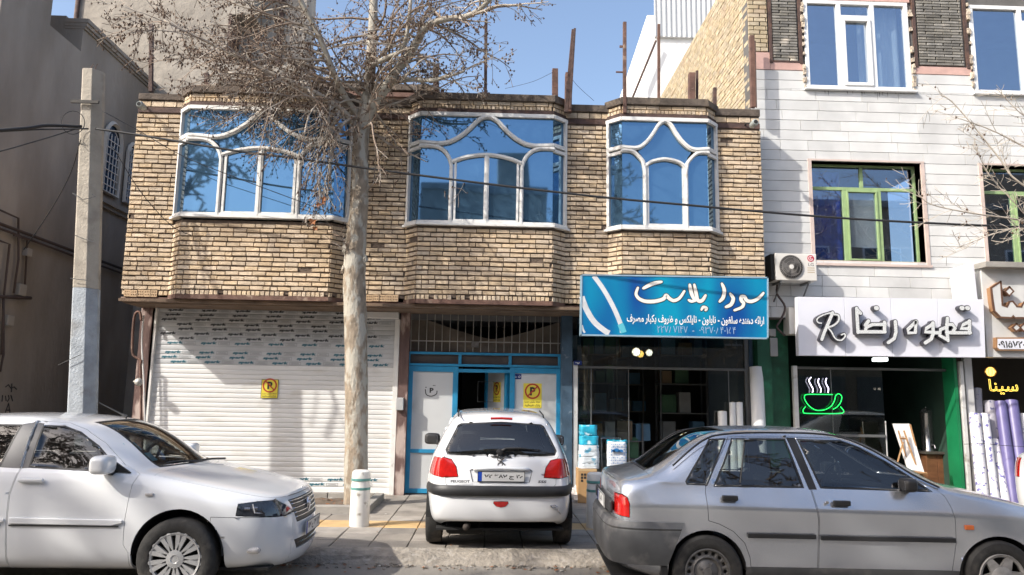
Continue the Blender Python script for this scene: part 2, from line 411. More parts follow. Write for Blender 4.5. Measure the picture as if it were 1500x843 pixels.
for q in BR:
    if id(q) in single:
        inst('brick', random.choice(bv), wall, q[0], (0, q[3], q[1]), (q[2], 1, 1))
    else:
        T = Matrix.Translation(q[0]) @ Matrix.Rotation(q[1], 4, 'Z') @ Matrix.Rotation(q[3], 4, 'Y') @ Matrix.Diagonal((q[2], 1, 1, 1))
        me = random.choice(bv); mb.add([T @ v.co for v in me.vertices], [tuple(p.vertices) for p in me.polygons])
mb.build('brickwork', brick_m, wall, kind='stuff')
# side returns of brick
mb = MB()
for X_, sg, y1 in ((-5.65, -1, 14.5), (4.34, 1, 12.1)):
    z = 3.2; r = 0
    while z < 6.03:
        y = 11.61 - (.1 if r % 2 else 0)
        while y < y1:
            y0_ = max(y, 11.6); xx = sorted((X_-sg*.03, X_+sg*(.01+random.uniform(0, .006))))
            mb.box(xx[0], xx[1], y0_, min(y+.194, y1), z, z+.058); y += .205
        z += .0745; r += 1
mb.build('side_brickwork', brick_m, wall, kind='stuff')
# course of bricks on edge and perforated bricks above the bottom beam
mb = MB()
for i in range(13):
    a, d, L = seg(i); n = Vector((d.y, -d.x)); x = .01
    while x < L-.05:
        if i in (0, 4) and .05 < x < L-.02 and not (i == 0 and x > .52): x += .07; continue
        w_ = .055+random.uniform(-.006, .006); p = a+d*x
        T = Matrix(((d.x, -n.x, 0, p.x), (d.y, -n.y, 0, p.y), (0, 0, 1, 0), (0, 0, 0, 1)))
        if random.random() > .1: mb.bbox(0, w_, -.008-random.uniform(0, .012), .05, 3.115+random.uniform(-.004, .004), 3.18, b=.004, T=T)
        x += w_+.014
mb.build('edge_bricks', brick_m, wall, kind='stuff')
for i, xs in ((0, [.05+.1*k for k in range(5)]), (4, [.06+.1*k for k in range(8)])):
    a, d, L = seg(i)
    for x in xs:
        b = MB(); X_ = a.x+x; y0_ = 11.575+random.uniform(-.006, .006); z0_ = 3.085+random.uniform(-.004, .004)
        b.box(X_, X_+.094, y0_+.02, 11.63, z0_, z0_+.105, 1)
        for k in range(4): b.box(X_+k*.0267, X_+k*.0267+.0139, y0_, y0_+.0195, z0_, z0_+.105)
        for k in range(3): b.box(X_+.0001, X_+.0939, y0_+.0005, y0_+.019, z0_+k*.0425, z0_+k*.0425+.02)
        b.build('perforated_brick', [mat('pale_brick', (.52, .37, .23), .9, var=.15, scale=9), dark], wall)
# beams, soffit, ledges
b = MB()
for i in range(13):
    if i in BAYS: wallslab(b, i, 3.05, 3.118, out=.014, ext=.012)
    else: wallslab(b, i, 3.02, 3.083, out=.004)
b.split_build('bottom_beam', rust2, bld)
b = MB(); b.box(-5.62, 4.33, 11.63, 12.5, 2.99, 3.05); b.box(-5.62, 4.33, 11.46, 11.63, 3.0, 3.045)
b.split_build('soffit', mat('brown_plaster', (.16, .11, .075), .9, var=.3, scale=4, bump=.5, bscale=30), bld)
bb, cc, k2 = MB(), MB(), MB()
for i in range(13):
    if i in BAYS:
        wallslab(bb, i, 6.095, 6.165, out=.03, ext=.012); wallslab(cc, i, 6.305, 6.425+random.uniform(-.015, .01), out=.06, th=.3, ext=.03)
        wallslab(k2, i, 6.165, 6.305, out=-.01)
    else:
        wallslab(bb, i, 6.045, 6.13, out=.02, ext=.0); wallslab(cc, i, 6.245, 6.36+random.uniform(-.01, .01), out=.05, th=.3, ext=.0)
        wallslab(k2, i, 6.13, 6.245, out=-.01)
bb.split_build('roof_beam', rust, bld); k2.split_build('parapet', mortar_m, bld)
cc.split_build('parapet_cap', cap_m, bld, bev=.01)
mb = MB()
for i in range(13):
    a, d, L = seg(i); n = Vector((d.y, -d.x))
    rowsz = ((6.172, .055, .062), (6.24, .058, .2)) if i in BAYS else ((6.14, .09, .2),)
    for z0_, hh, ln in rowsz:
        x = .004
        while x < L-.02:
            l_ = min(ln+random.uniform(-.006, .004), L-x-.003); p = a+d*x
            T = Matrix(((d.x, -n.x, 0, p.x), (d.y, -n.y, 0, p.y), (0, 0, 1, 0), (0, 0, 0, 1)))
            mb.bbox(0, l_-.011, -.018-random.uniform(0, .01), .04, z0_, z0_+hh, b=.004, T=T); x += l_
mb.build('parapet_bricks', brick_m, bld, kind='stuff')
b = MB(); b.box(-5.5, 4.3, 11.7, 16.5, 6.0, 6.12); b.build('roof', conc, bld)
# ---- bay windows
alu = mat('white_aluminium', (.74, .73, .70), .45, var=.08, scale=6, spots=(.45, .42, .38), spotscale=7, spotlo=.62, spothi=.8)
def reflective(name, tint, fac):
    M = bpy.data.materials.new(name); M.use_nodes = True; n = M.node_tree.nodes; l = M.node_tree.links
    b_ = n['Principled BSDF']; b_.inputs['Metallic'].default_value = fac; b_.inputs['Base Color'].default_value = (*tint, 1); b_.inputs['Roughness'].default_value = .03
    g = n.new('ShaderNodeNewGeometry'); t = n.new('ShaderNodeTexNoise'); t.inputs['Scale'].default_value = .9; t.inputs['Detail'].default_value = 1
    l.new(g.outputs['Position'], t.inputs['Vector']); bp = n.new('ShaderNodeBump'); bp.inputs['Strength'].default_value = .25; bp.inputs['Distance'].default_value = .02
    l.new(t.outputs[0], bp.inputs['Height']); l.new(bp.outputs[0], b_.inputs['Normal']); return M
blue_gl = reflective('blue_mirror_glass', (.115, .235, .38), .78)
blue_gl2 = reflective('dark_blue_glass', (.06, .13, .26), .8)
def mir(l): return l+[(1-u, v) for u, v in l[-2::-1]] if abs(l[-1][0]-.5) < 1e-6 else l+[(1-u, v) for u, v in l[::-1]]
def bay_window(i, z0, z1, single, label, flat=1.):
    (xa, ya), (xb, yb) = PATH[i], PATH[i+1]; (xl, yl), (xr, yr) = PATH[i-1], PATH[i+2]
    W_, Hh = xb-xa, z1-z0; y = ya
    A = lambda l: [(xa+u*W_, z0+v*Hh) for u, v in l]
    pk = .985
    top = mir([(0, .735), (.08, .728), (.15, .727), (.22, .745), (.30, .80), (.37, .875), (.43, .95), (.5, pk)]) if not flat < 1 else mir([(0, .735), (.09, .73), (.17, .722), (.25, .745), (.33, .80), (.41, .88), (.46, .95), (.5, pk)])
    um = .235 if not single else .26
    arch = [(0, .70), (.06, .702), (.115, .695), (.165, .668), (um-.025, .605), (um-.003, .53), (um, .46), (um, 0)]
    cas = mir([(um+.005, .56), (.33, .60), (.42, .622), (.5, .63)])
    win = MB()
    def rib(l, wd, yo=0.):
        p = smooth_pts(l, 5); win.stroke(A(p), wd, y-.045-yo, y+.01); win.stroke(A(p), wd*.42, y-.062-yo, y-.0452-yo)
    rib(top, .062); rib(cas, .055, .0012)
    for mm in (0, 1):
        ar = [(1-u, v) if mm else (u, v) for u, v in arch]
        win.stroke(A(smooth_pts(ar, 5)), .058, y-.047, y+.01); win.stroke(A(smooth_pts(ar, 5)), .022, y-.064, y-.0472)
        uu = um+.03; uu = 1-uu if mm else uu
        win.stroke(A([(uu, .015), (uu, .575)]), .035, y-.040, y+.01, caps=False)
    if not single: win.stroke(A([(.5, 0.01), (.5, .625)]), .075, y-.05, y+.01, caps=False); win.stroke(A([(.5, 0.01), (.5, .62)]), .03, y-.06, y-.0501, caps=False)
    win.stroke(A([(um+.02, .03), (1-um-.02, .03)]), .03, y-.0385, y+.01, caps=False)
    win.stroke(A([(.5, pk), (.5, 1)]), .05, y-.043, y+.01, caps=False)
    for j, (p, q) in enumerate((((xl, yl), (xa, ya)), ((xa, ya), (xb, yb)), ((xb, yb), (xr, yr)))):   # head, sill, posts
        p, q = Vector(p), Vector(q); d = (q-p); L = d.length; d.normalize(); n = Vector((d.y, -d.x))
        T = Matrix(((d.x, -n.x, 0, p.x), (d.y, -n.y, 0, p.y), (0, 0, 1, 0), (0, 0, 0, 1)))
        win.box(-.012, L+.012, -.052, .04, z1-.03, z1+.028, 0, T); win.box(-.012, L+.012, -.054, .04, z0, z0+.04, 0, T)
        win.box(-.03, L+.03, -.085, .04, z0-.036, z0, 0, T)
        if j != 1:
            for zz, hh in ((.735, .03), (.685, .026)): win.box(0, L, -.044+.001*hh, .01, z0+zz*Hh-hh, z0+zz*Hh+hh, 0, T)
            e = 0 if j == 0 else L-.045; win.box(e, e+.045, -.05, .02, z0+.01, z1-.01, 0, T)
    f = win.build('window', alu, bld, label=label)
    def pane(poly, yy, m_=blue_gl):
        b = MB(); b.prism(poly, yy, yy+.006); b.build('pane', m_, f)
    s5 = lambda l: smooth_pts(l, 4)
    T_ = s5(top); half = len(T_)//2
    a_ = [p for p in s5(arch)]
    g = .0003
    pane(A(a_+[(0, 0)]), y); pane(A([(1-u, v) for u, v in a_]+[(1, 0)]), y)
    C = s5(cas)
    if single: pane(A(C+[(1-um, 0), (um, 0)]), y+g)
    else:
        h2 = len(C)//2; pane(A(C[:h2+1]+[(.5, 0), (um, 0)]), y+g); pane(A(C[h2:]+[(1-um, 0), (.5, 0)]), y+g*2)
    tl = [p for p in T_ if um-.07 <= p[0] <= 1-um+.07]; lo = [(um-.07, .7)]+[p for p in [(um-.03, .66), (um, .56)]]+C+[(1-um, .56), (1-um+.03, .66), (1-um+.07, .7)]
    pane(A(tl+lo[::-1]), y+.008)
    pane(A(T_[:half+1]+[(.5, 1), (0, 1)]), y+.001); pane(A(T_[half:]+[(1, 1), (.5, 1)]), y+.0015)
    gs = MB()
    for p, q in (((xl, yl), (xa, ya)), ((xb, yb), (xr, yr))):
        p, q = Vector(p), Vector(q); d = (q-p); L = d.length; d.normalize(); n = Vector((d.y, -d.x))
        T = Matrix(((d.x, -n.x, 0, p.x), (d.y, -n.y, 0, p.y), (0, 0, 1, 0), (0, 0, 0, 1)))
        for z_a, z_b in ((0, .7), (.73, 1)):
            b = MB(); b.box(0, L, -.004, .003, z0+z_a*Hh, z0+z_b*Hh, 0, T); b.build('pane', blue_gl, f)
bay_window(2, 4.34, 6.07, False, 'widest blue bay window with a low pointed arch', .9)
bay_window(6, 4.30, 6.07, False, 'blue bay window with two casements above the gate')
bay_window(10, 4.30, 6.075, True, 'narrow blue bay window with a single casement')
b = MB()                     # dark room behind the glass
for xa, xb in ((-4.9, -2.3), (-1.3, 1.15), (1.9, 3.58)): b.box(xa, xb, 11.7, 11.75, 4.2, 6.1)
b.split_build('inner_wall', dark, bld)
# ---- steel stubs standing on the roof edge
def stub(pb, pt, w_, Y, m_=rust, lab=None, dep=None, name='steel_column', extra=()):
    (x0, z0), (x1, z1) = P(*pb, Y), P(*pt, Y); h = w_/2; d = dep or w_
    b = MB(); b.add([(x0-h, Y-d/2, z0), (x0+h, Y-d/2, z0), (x0+h, Y+d/2, z0), (x0-h, Y+d/2, z0), (x1-h, Y-d/2, z1), (x1+h, Y-d/2, z1), (x1+h, Y+d/2, z1), (x1-h, Y+d/2, z1)],
              [(0, 3, 2, 1), (4, 5, 6, 7), (0, 1, 5, 4), (1, 2, 6, 5), (2, 3, 7, 6), (3, 0, 4, 7)])
    for e in extra: b.box(*e)
    return b.build(name, m_, bld, label=lab, bev=.004)
x_, z_ = P(712, 75, 11.45)
stub((711, 150), (712, 28), .05, 11.45, lab='thin steel column with a welded bracket', extra=((x_-.13, x_-.02, 11.43, 11.47, z_-.0, z_+.03), (x_-.16, x_-.12, 11.43, 11.47, z_-.09, z_+.03), (x_-.08, x_+.08, 11.38, 11.52, P(711, 142, 11.4)[1]-.05, P(711, 136, 11.4)[1])))
stub((813, 150), (813, 102), .095, 11.75, rust2); stub((829, 165), (840, 44), .06, 11.42); stub((835, 160), (842, 42), .035, 11.36); stub((832, 165), (833, 108), .11, 11.45, rust2)
x_, z_ = P(915, 104, 11.3); x2, z2 = P(913, 67, 11.3)
stub((915, 166), (915, 33), .055, 11.36, rust2, extra=((x_-.13, x_, 11.35, 11.37, z_-.01, z_+.015), (x2-.05, x2, 11.35, 11.37, z2-.01, z2+.03)))
stub((965, 150), (965, 36), .05, 13.5, rust2); stub((1013, 150), (1013, 108), .105, 12.2, rust2); stub((1021, 150), (1021, 104), .04, 12.3); stub((1047, 155), (1047, 129), .055, 11.8)
stub((1103, 158), (1101, 53), .075, 11.85, rust2); stub((221, 135), (222, 36), .06, 11.9); stub((1108, 158), (1106, 60), .02, 11.8)
stub((303, 128), (303, 108), .08, 13.0)
# low brick upstand on the roof behind the tree
x0, z0 = P(325, 118, 13.2); x1, z1 = P(640, 120, 13.2)
b = MB(); b.box(x0, x1, 13.2, 13.5, 6.1, z0-.12); b.build('roof_upstand', mat('stone_band', (.28, .2, .15), .9, var=.3, scale=5, bump=.4), bld)
b = MB(); b.box(x0-.05, x1+.05, 13.12, 13.55, z0-.12, z0); b.build('upstand_cap', cap_m, bld, bev=.01)
b = MB(); b.box(x0, x1+.1, 13.14, 13.2, z0-.24, z0-.16); b.build('upstand_beam', rust2, bld)
stub((638, 142), (639, 96), .1, 13.1, rust); stub((412, 140), (411, 108), .07, 13.0, rust)

# ============================================================ ground floor fabric of the brick building
peel = mat('peeling_paint', (.14, .085, .075), .8, var=.3, scale=6, bump=.4, bscale=35, spots=(.45, .36, .32), spotscale=6, spotlo=.5, spothi=.6, streak=3)
navy = mat('blue_grey_column', (.045, .085, .13), .7, var=.25, scale=5, bump=.3, spots=(.22, .26, .3), spotscale=7, spotlo=.62, spothi=.7)
b = MB(); b.box(-5.62, -5.40, 12.24, 12.6, .1, 3.0); b.box(-1.44, -1.29, 12.22, 12.6, .1, 3.0)
b.split_build('pier', peel, bld)
xq = P(822, 520, 12.25)[0]; xq2 = P(838, 520, 12.25)[0]
b = MB(); b.box(xq, xq2, 12.2, 12.6, .1, 3.0); b.build('pier', navy, bld, label='dark blue pier between gate and shop')
xr0 = P(1103, 560, 12.3)[0]
green_m = mat('dark_green_paint', (.012, .09, .045), .5, var=.25, scale=5, bump=.2, spots=(.02, .16, .08), spotscale=4)
b = MB(); b.box(xr0, 4.5, 12.3, 12.6, .1, 3.1); b.build('pier', green_m, bld, label='dark green painted pier beside the sign')
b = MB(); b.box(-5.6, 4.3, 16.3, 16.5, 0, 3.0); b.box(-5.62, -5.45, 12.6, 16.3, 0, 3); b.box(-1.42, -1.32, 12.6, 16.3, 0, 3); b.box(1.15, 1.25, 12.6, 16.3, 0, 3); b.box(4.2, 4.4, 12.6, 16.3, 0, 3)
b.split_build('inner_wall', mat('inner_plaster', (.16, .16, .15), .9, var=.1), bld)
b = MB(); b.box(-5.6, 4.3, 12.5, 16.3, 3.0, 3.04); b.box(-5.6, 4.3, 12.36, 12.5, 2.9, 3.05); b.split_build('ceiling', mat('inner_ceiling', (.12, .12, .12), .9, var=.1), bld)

# ============================================================ roller shutter
sh = thing('roller_shutter', 'wide closed white roller shutter with factory film on its upper slats', 'roller shutter', (-3.45, 12.3, .1))
shut_m = mat('shutter_white', (.70, .695, .68), .42, var=.06, scale=1.5, spots=(.50, .46, .40), spotscale=1.7, spotlo=.56, spothi=.85, streak=.3, rnd=.03)
film_m = mat('shutter_film', (.52, .53, .54), .5, var=.08, scale=4, rnd=.06)
SX0, SX1 = -5.38, -1.52
def slat_mesh(m_):
    pr = [(0, 0), (-.005, .002), (-.0075, .014), (-.0085, .036), (-.0075, .060), (-.005, .073), (-.001, .0752)]
    b = MB(); n = len(pr)
    b.add([(x, y, z) for x in (SX0, SX1) for y, z in pr], [(k, n+k, n+k+1, k+1) for k in range(n-1)])
    me = bpy.data.meshes.new('slat'); me.from_pydata([(x+3.45, y, z) for x, y, z in b.v], [], b.f); me.materials.append(m_); me.polygons.foreach_set('use_smooth', [True]*len(me.polygons)); me.update(); return me
sm1, sm2 = slat_mesh(shut_m), slat_mesh(film_m)
nsl = 38
for k in range(nsl):
    z = .13+.0757*k
    o = inst('slat', sm2 if k >= 26 else sm1, sh, (-3.45, 12.3+random.uniform(-.0015, .0015), z)); o.scale = (1, 1, 1)
b = MB(); b.box(SX0, SX1, 12.305, 12.32, .1, 3.0); b.build('slat_joints', mat('shutter_shadow', (.25, .25, .25), .8, var=0), sh)
b = MB(); b.box(SX0-.06, SX0+.012, 12.24, 12.34, .1, 3.0); b.box(SX1-.012, SX1+.07, 12.24, 12.34, .1, 2.88)
b.split_build('guide_rail', alu, sh, bev=.004)
b = MB(); b.box(SX0, SX1, 12.275, 12.32, .1, .135); b.build('bottom_rail', alu, sh, bev=.004)
b = MB(); b.box(P(528, 450, 12.2)[0], SX1+.05, 12.12, 12.26, 2.885, 2.985); b.build('motor_cover', shut_m, sh, bev=.006)
ink = mat('film_ink_shaded', (.03, .035, .04), .6, var=0); teal = mat('film_ink_sunlit', (.02, .13, .18), .6, var=0); gprint = mat('grey_print', (.25, .26, .27), .6, var=0)  # one film ink: its look in shade and in sun painted as separate colours
def film_row(k, off, ink_, gap=.54, flip=False, x1=SX1-.05):
    b = MB(); z = .13+.0757*k+.012; x = SX0+.06+off
    while x < x1-.3:
        if flip:
            n0 = len(b.v); text_into(b, 'spark', x, x+.26, z, z+.05, 12.2895, 0, res=1, bold=.055, shear=.35)
            for q in range(n0, len(b.v)): v = b.v[q]; b.v[q] = (2*x+.26-v[0], v[1], 2*z+.05-v[2])
        else: text_into(b, 'spark', x, x+.26, z-.002, z+.054, 12.2895, 0, res=1, bold=.055, shear=.35)
        fr = x+.29
        if fr+.18 < x1:
            for (a1, a2, c1, c2) in ((0, .18, 0, .005), (0, .18, .045, .05), (0, .005, 0, .05), (.175, .18, 0, .05), (.02, .16, .014, .02), (.03, .15, .028, .034)):
                b.add([(fr+a1, 12.2896, z+c1), (fr+a2, 12.2896, z+c1), (fr+a2, 12.2896, z+c2), (fr+a1, 12.2896, z+c2)], [(0, 1, 2, 3)], 1)
        x += gap
    b.build('film_print', [ink_, gprint], sh)
for k, off, c_, fl in ((37, .1, ink, True), (36, .06, ink, True), (35, .0, ink, False), (34, .25, ink, False), (33, .28, ink, False), (32, .0, ink, False), (31, .3, ink, False), (30, .12, teal, False), (28, .1, teal, False), (27, .05, teal, False), (26, .2, teal, False), (2, .1, teal, False), (1, .35, teal, False)):
    film_row(k, off, c_, flip=fl)
# looped rusty pipe by the shutter
pp = thing('pipe_loop', 'looped rusty brown pipe and valve on the pier beside the shutter', 'pipe', (-5.5, 12.15, .1))
q = [P(x, y, 12.1) for x, y in ((207, 620), (206, 540), (206, 528), (195, 520), (194, 500), (196, 470), (199, 459), (205, 458), (207, 470))]
b = MB(); b.tube([(x, 12.1, z) for x, z in smooth_pts(q, 4)], .02, 8); b.build('pipe', rust2, pp, smooth=True)
q = [P(x, y, 12.14) for x, y in ((209, 640), (207, 560), (204, 500), (207, 462))]
b = MB(); b.tube([(x+.03, 12.16, z) for x, z in smooth_pts(q, 4)], .013, 8); b.build('pipe', alu, pp, smooth=True)
x_, z_ = P(204, 560, 12.05); b = MB(); b.lathe([(0, -.05), (.05, -.045), (.065, 0), (.05, .03), (.02, .045), (0, .05)], (x_, 12.03, z_), 14, ax='y'); b.tube([(x_-.07, 12.0, z_+.01), (x_+.07, 12.0, z_-.01)], .012, 6)
b.build('valve', mat('dull_zinc', (.42, .41, .38), .5, metal=.5, var=.2, scale=12), pp, smooth=True)
# ============================================================ marble faced building
marble = mat('white_marble', (.64, .64, .625), .45, var=.08, scale=2.5, rnd=.09, spots=(.50, .50, .49), spotscale=1.6, spotlo=.48, spothi=.8)
pink = mat('pink_stone', (.56, .36, .31), .7, var=.12, scale=6, bump=.2)
grout = mat('grout', (.12, .115, .11), .9, var=.2)
ybrick = mat('yellow_brick', (.44, .365, .25), .9, var=.2, scale=8, bump=.3, island=.14, spots=(.38, .29, .2), spotscale=2.5)
gbrick = mat('grey_thin_brick', (.20, .19, .17), .9, var=.25, scale=8, bump=.4, island=.3, spots=(.5, .45, .38), spotscale=2.2, spotlo=.62, spothi=.7)
upvc = mat('white_plastic_frame', (.78, .78, .77), .35, var=.03)
mw = thing('marble_building', 'white marble faced building with grey brick panels above the coffee shop', 'building', (7.5, 12.1, .1))
W1 = (5.36, 7.21, 6.98, 8.62); W2 = (P(1424, 100, YW)[0], 11.0, 6.98, 8.62)
G1 = (P(1190, 300, YW)[0], P(1351, 300, YW)[0], 3.99, 5.70); G2 = (P(1441, 300, YW)[0], P(1441, 300, YW)[0]+1.85, 3.99, 5.70)
XR = 12.0
def holes_rects(x0, x1, z0, z1, holes):      # wall minus openings, as rectangles
    zs = sorted({z0, z1, *[h[2] for h in holes], *[h[3] for h in holes]}); zs = [z for z in zs if z0 <= z <= z1]; out = []
    for a, c in zip(zs, zs[1:]):
        hs = sorted([h for h in holes if h[2] < c-1e-6 and h[3] > a+1e-6]); x = x0
        for h in hs:
            if h[0] > x: out.append((x, h[0], a, c))
            x = h[1]
        if x < x1: out.append((x, x1, a, c))
    return out
HO = [W1, W2, G1, G2]
b = MB()
for r_ in holes_rects(4.38, XR, 3.0, 12.0, HO): b.box(r_[0], r_[1], YW, YW+.25, r_[2], r_[3])
mwall = b.build('wall', grout, mw)
ub = MB(); ub.bbox(-.5, .5, -.02, .0, 0, .172, b=.003); um_ = bpy.data.meshes.new('marble_tile'); um_.from_pydata(ub.v, [], ub.f); um_.materials.append(marble); um_.update()
z = 3.02; r = 0
while z < 7.15:
    x = 4.385 - random.uniform(0, .5); 
    while x < 10.4:
        ln = random.uniform(.45, .85); a = max(x, 4.385); e = min(x+ln, 10.4)
        for (p_, q_) in [(a, e)]:
            for s_, t_, z_a, z_b in holes_rects(p_, q_, z, z+.172, [(h[0]-.01, h[1]+.01, h[2]-.01, h[3]+.01) for h in HO if h[3] > z+.02 and h[2] < z+.15]):
                if t_-s_ > .04 and z_b-z_a > .02:
                    o = inst('marble_tile', um_, mwall, ((s_+t_)/2, YW+random.uniform(-.003, .0), z_a), scale=((t_-s_-.006), 1, (z_b-z_a)/.172))
        x += ln
    z += .1785; r += 1
zt = z
b = MB(); b.box(10.4, XR, YW-.02, YW, 3.0, zt); b.build('cladding_beyond', marble, mwall)
# pink band and upper brick panels
b = MB()
for x0, x1, z0, z1 in ((4.385, 4.75, zt, zt+.31), (4.75, W1[0]-.03, zt, zt+.14), (W1[1]+.06, W2[0]-.03, zt, zt+.14)): b.box(x0, x1-.004, YW-.03, YW, z0, z1)
b.box(W1[0]-.02, W1[1]+.04, YW-.035, YW+.0, W1[3]+.0, W1[3]+.05)
b.split_build('pink_band', pink, mwall, bev=.004)
def courses(name, x0, x1, z0, z1, ph, ln, m_, Y=YW, par=mwall, jit=.006, gap=.012):
    b = MB(); z = z0; r = 0
    while z+ph-gap <= z1+.001:
        x = x0-(ln/2 if r % 2 else 0)
        while x < x1:
            a, e = max(x, x0), min(x+ln*random.uniform(.93, 1.0), x1)
            if e-a > .02: b.bbox(a, e-gap, Y-.03-random.uniform(0, jit), Y, z, z+ph-gap, b=.003)
            x += ln
        z += ph; r += 1
    return b.build(name, m_, par, kind='stuff')
courses('yellow_bricks', 4.385, 4.72, zt+.33, 10.0, .078, .21, ybrick)
courses('grey_bricks', 4.80, W1[0]-.12, zt+.17, 10.0, .052, .3, gbrick)
courses('grey_bricks', W1[1]+.16, W2[0]-.14, zt+.17, 10.0, .052, .3, gbrick)
courses('yellow_bricks', W1[0]-.1, W1[1]+.1, W1[3]+.06, 10.0, .078, .21, ybrick)
b = MB()
for x in (4.735, W1[0]-.10, W1[1]+.07, W2[0]-.11): b.box(x, x+.05, YW-.045, YW+.01, zt+.12, 10)
b.box(4.8, W1[0]-.11, YW-.04, YW, zt+.142, zt+.165)
b.split_build('steel_frame', rust, mwall)
# white casement windows
clear_blue = reflective('sky_glass', (.30, .42, .55), .72)
curtain = mat('net_curtain', (.85, .83, .78), .9, var=.1)
room = mat('dim_room', (.12, .13, .14), .9, var=.2)
def white_window(x0, x1, z0, z1, label):
    Y = YW-.03; b = MB(); f_ = .07
    b.box(x0, x1, Y, Y+.08, z0, z0+f_); b.box(x0, x1, Y, Y+.08, z1-f_, z1); b.box(x0, x0+f_, Y+.001, Y+.08, z0+f_, z1-f_); b.box(x1-f_, x1, Y+.001, Y+.08, z0+f_, z1-f_)
    wd = x1-x0; m1, m2 = x0+wd*.335, x0+wd*.655
    for mm in (m1, m2): b.box(mm-.04, mm+.04, Y+.002, Y+.08, z0+f_, z1-f_)
    zt_ = z0+(z1-z0)*.80; b.box(m1+.04, m2-.04, Y+.003, Y+.08, zt_, zt_+.06)
    b.box(x0-.05, x1+.06, Y-.06, Y+.1, z0-.03, z0-.002)
    w_ = b.build('window', upvc, mw, label=label, bev=.006)
    b = MB(); s0, s1, t0, t1 = m1+.045, m2-.045, z0+f_+.005, zt_-.005
    for q in ((s0, s1, t0, t0+.055), (s0, s1, t1-.055, t1), (s0, s0+.055, t0+.055, t1-.055), (s1-.055, s1, t0+.055, t1-.055)): b.box(q[0], q[1], Y-.025, Y+.05, q[2], q[3])
    b.build('sash', upvc, w_, bev=.006)
    for q in ((x0+f_, m1-.04, z0+f_, z1-f_), (m1+.04, m2-.04, z0+f_, zt_), (m1+.04, m2-.04, zt_+.06, z1-f_), (m2+.04, x1-f_, z0+f_, z1-f_)):
        b = MB(); b.box(q[0], q[1], Y+.045, Y+.05, q[2], q[3]); b.build('pane', thin_blue, w_)
def semi(name, tint, refl):
    M = bpy.data.materials.new(name); M.use_nodes = True; n = M.node_tree.nodes; l = M.node_tree.links; n.remove(n['Principled BSDF'])
    t = n.new('ShaderNodeBsdfTransparent'); t.inputs[0].default_value = (*tint, 1); g = n.new('ShaderNodeBsdfGlossy'); g.inputs[0].default_value = (.75, .85, 1, 1); g.inputs['Roughness'].default_value = .02
    x = n.new('ShaderNodeMixShader'); x.inputs[0].default_value = refl; l.new(t.outputs[0], x.inputs[1]); l.new(g.outputs[0], x.inputs[2]); l.new(x.outputs[0], n['Material Output'].inputs[0]); return M
thin_blue = semi('tinted_glass', (.80, .86, .9), .34)
white_window(*W1, 'white framed casement window with a net curtain'); white_window(*W2, 'white framed casement window beside the damaged grey bricks')
def wavy(name, x0, x1, z0, z1, Y, m_, par, amp=.03, n=24, k=6.):
    b = MB(); vs = []
    for i in range(n+1):
        x = x0+(x1-x0)*i/n; yy = Y+amp*math.sin(k*i*.9)+random.uniform(-.3, .3)*amp
        vs += [(x, yy, z0), (x, yy+random.uniform(-.2, .2)*amp, z1)]
    b.add(vs, [(2*i, 2*i+2, 2*i+3, 2*i+1) for i in range(n)]); return b.build(name, m_, par, smooth=True)
wavy('curtain', W1[0]+1.05, W1[1]-.08, W1[2], W1[3], YW+.22, curtain, mw)
b = MB()
for h in HO: b.box(h[0]-.3, h[1]+.3, YW+1.6, YW+1.65, h[2]-.3, h[3]+.3); b.box(h[0]-.3, h[0]-.25, YW+.25, YW+1.6, h[2]-.3, h[3]+.3); b.box(h[0]-.3, h[1]+.3, YW+.25, YW+1.6, h[3], h[3]+.05); b.box(h[0]-.3, h[1]+.3, YW+.25, YW+1.6, h[2]-.1, h[2]-.05)
b.split_build('room_wall', room, mw)
# broken plaster edges round the windows
b = MB(); random.seed(3)
for h in (W1, W2):
    for k in range(26):
        zz = random.uniform(h[2]-.05, h[3]); sd = random.choice((h[0]-.03, h[1]+.035)); s_ = random.uniform(.012, .035)
        b.box(sd-s_, sd+s_, YW-.045-s_*.4, YW, zz-s_*1.6, zz+s_*1.6, j=s_*.5)
b.build('broken_plaster', mat('rough_plaster', (.5, .42, .33), .95, var=.3, scale=20, bump=.6), mwall, kind='stuff')
b = MB()
for k in range(20):
    x = random.uniform(W1[0]+.25, W1[1]-.1); b.stroke([(x, W1[2]-.03), (x+.003, W1[2]-.05-random.uniform(.01, .16)*random.random())], [.012, .004], YW-.0235, YW-.0228, caps=False)
b.build('drip_stains', mat('drip_grey', (.22, .21, .2), .9, var=.2), mwall, kind='stuff')
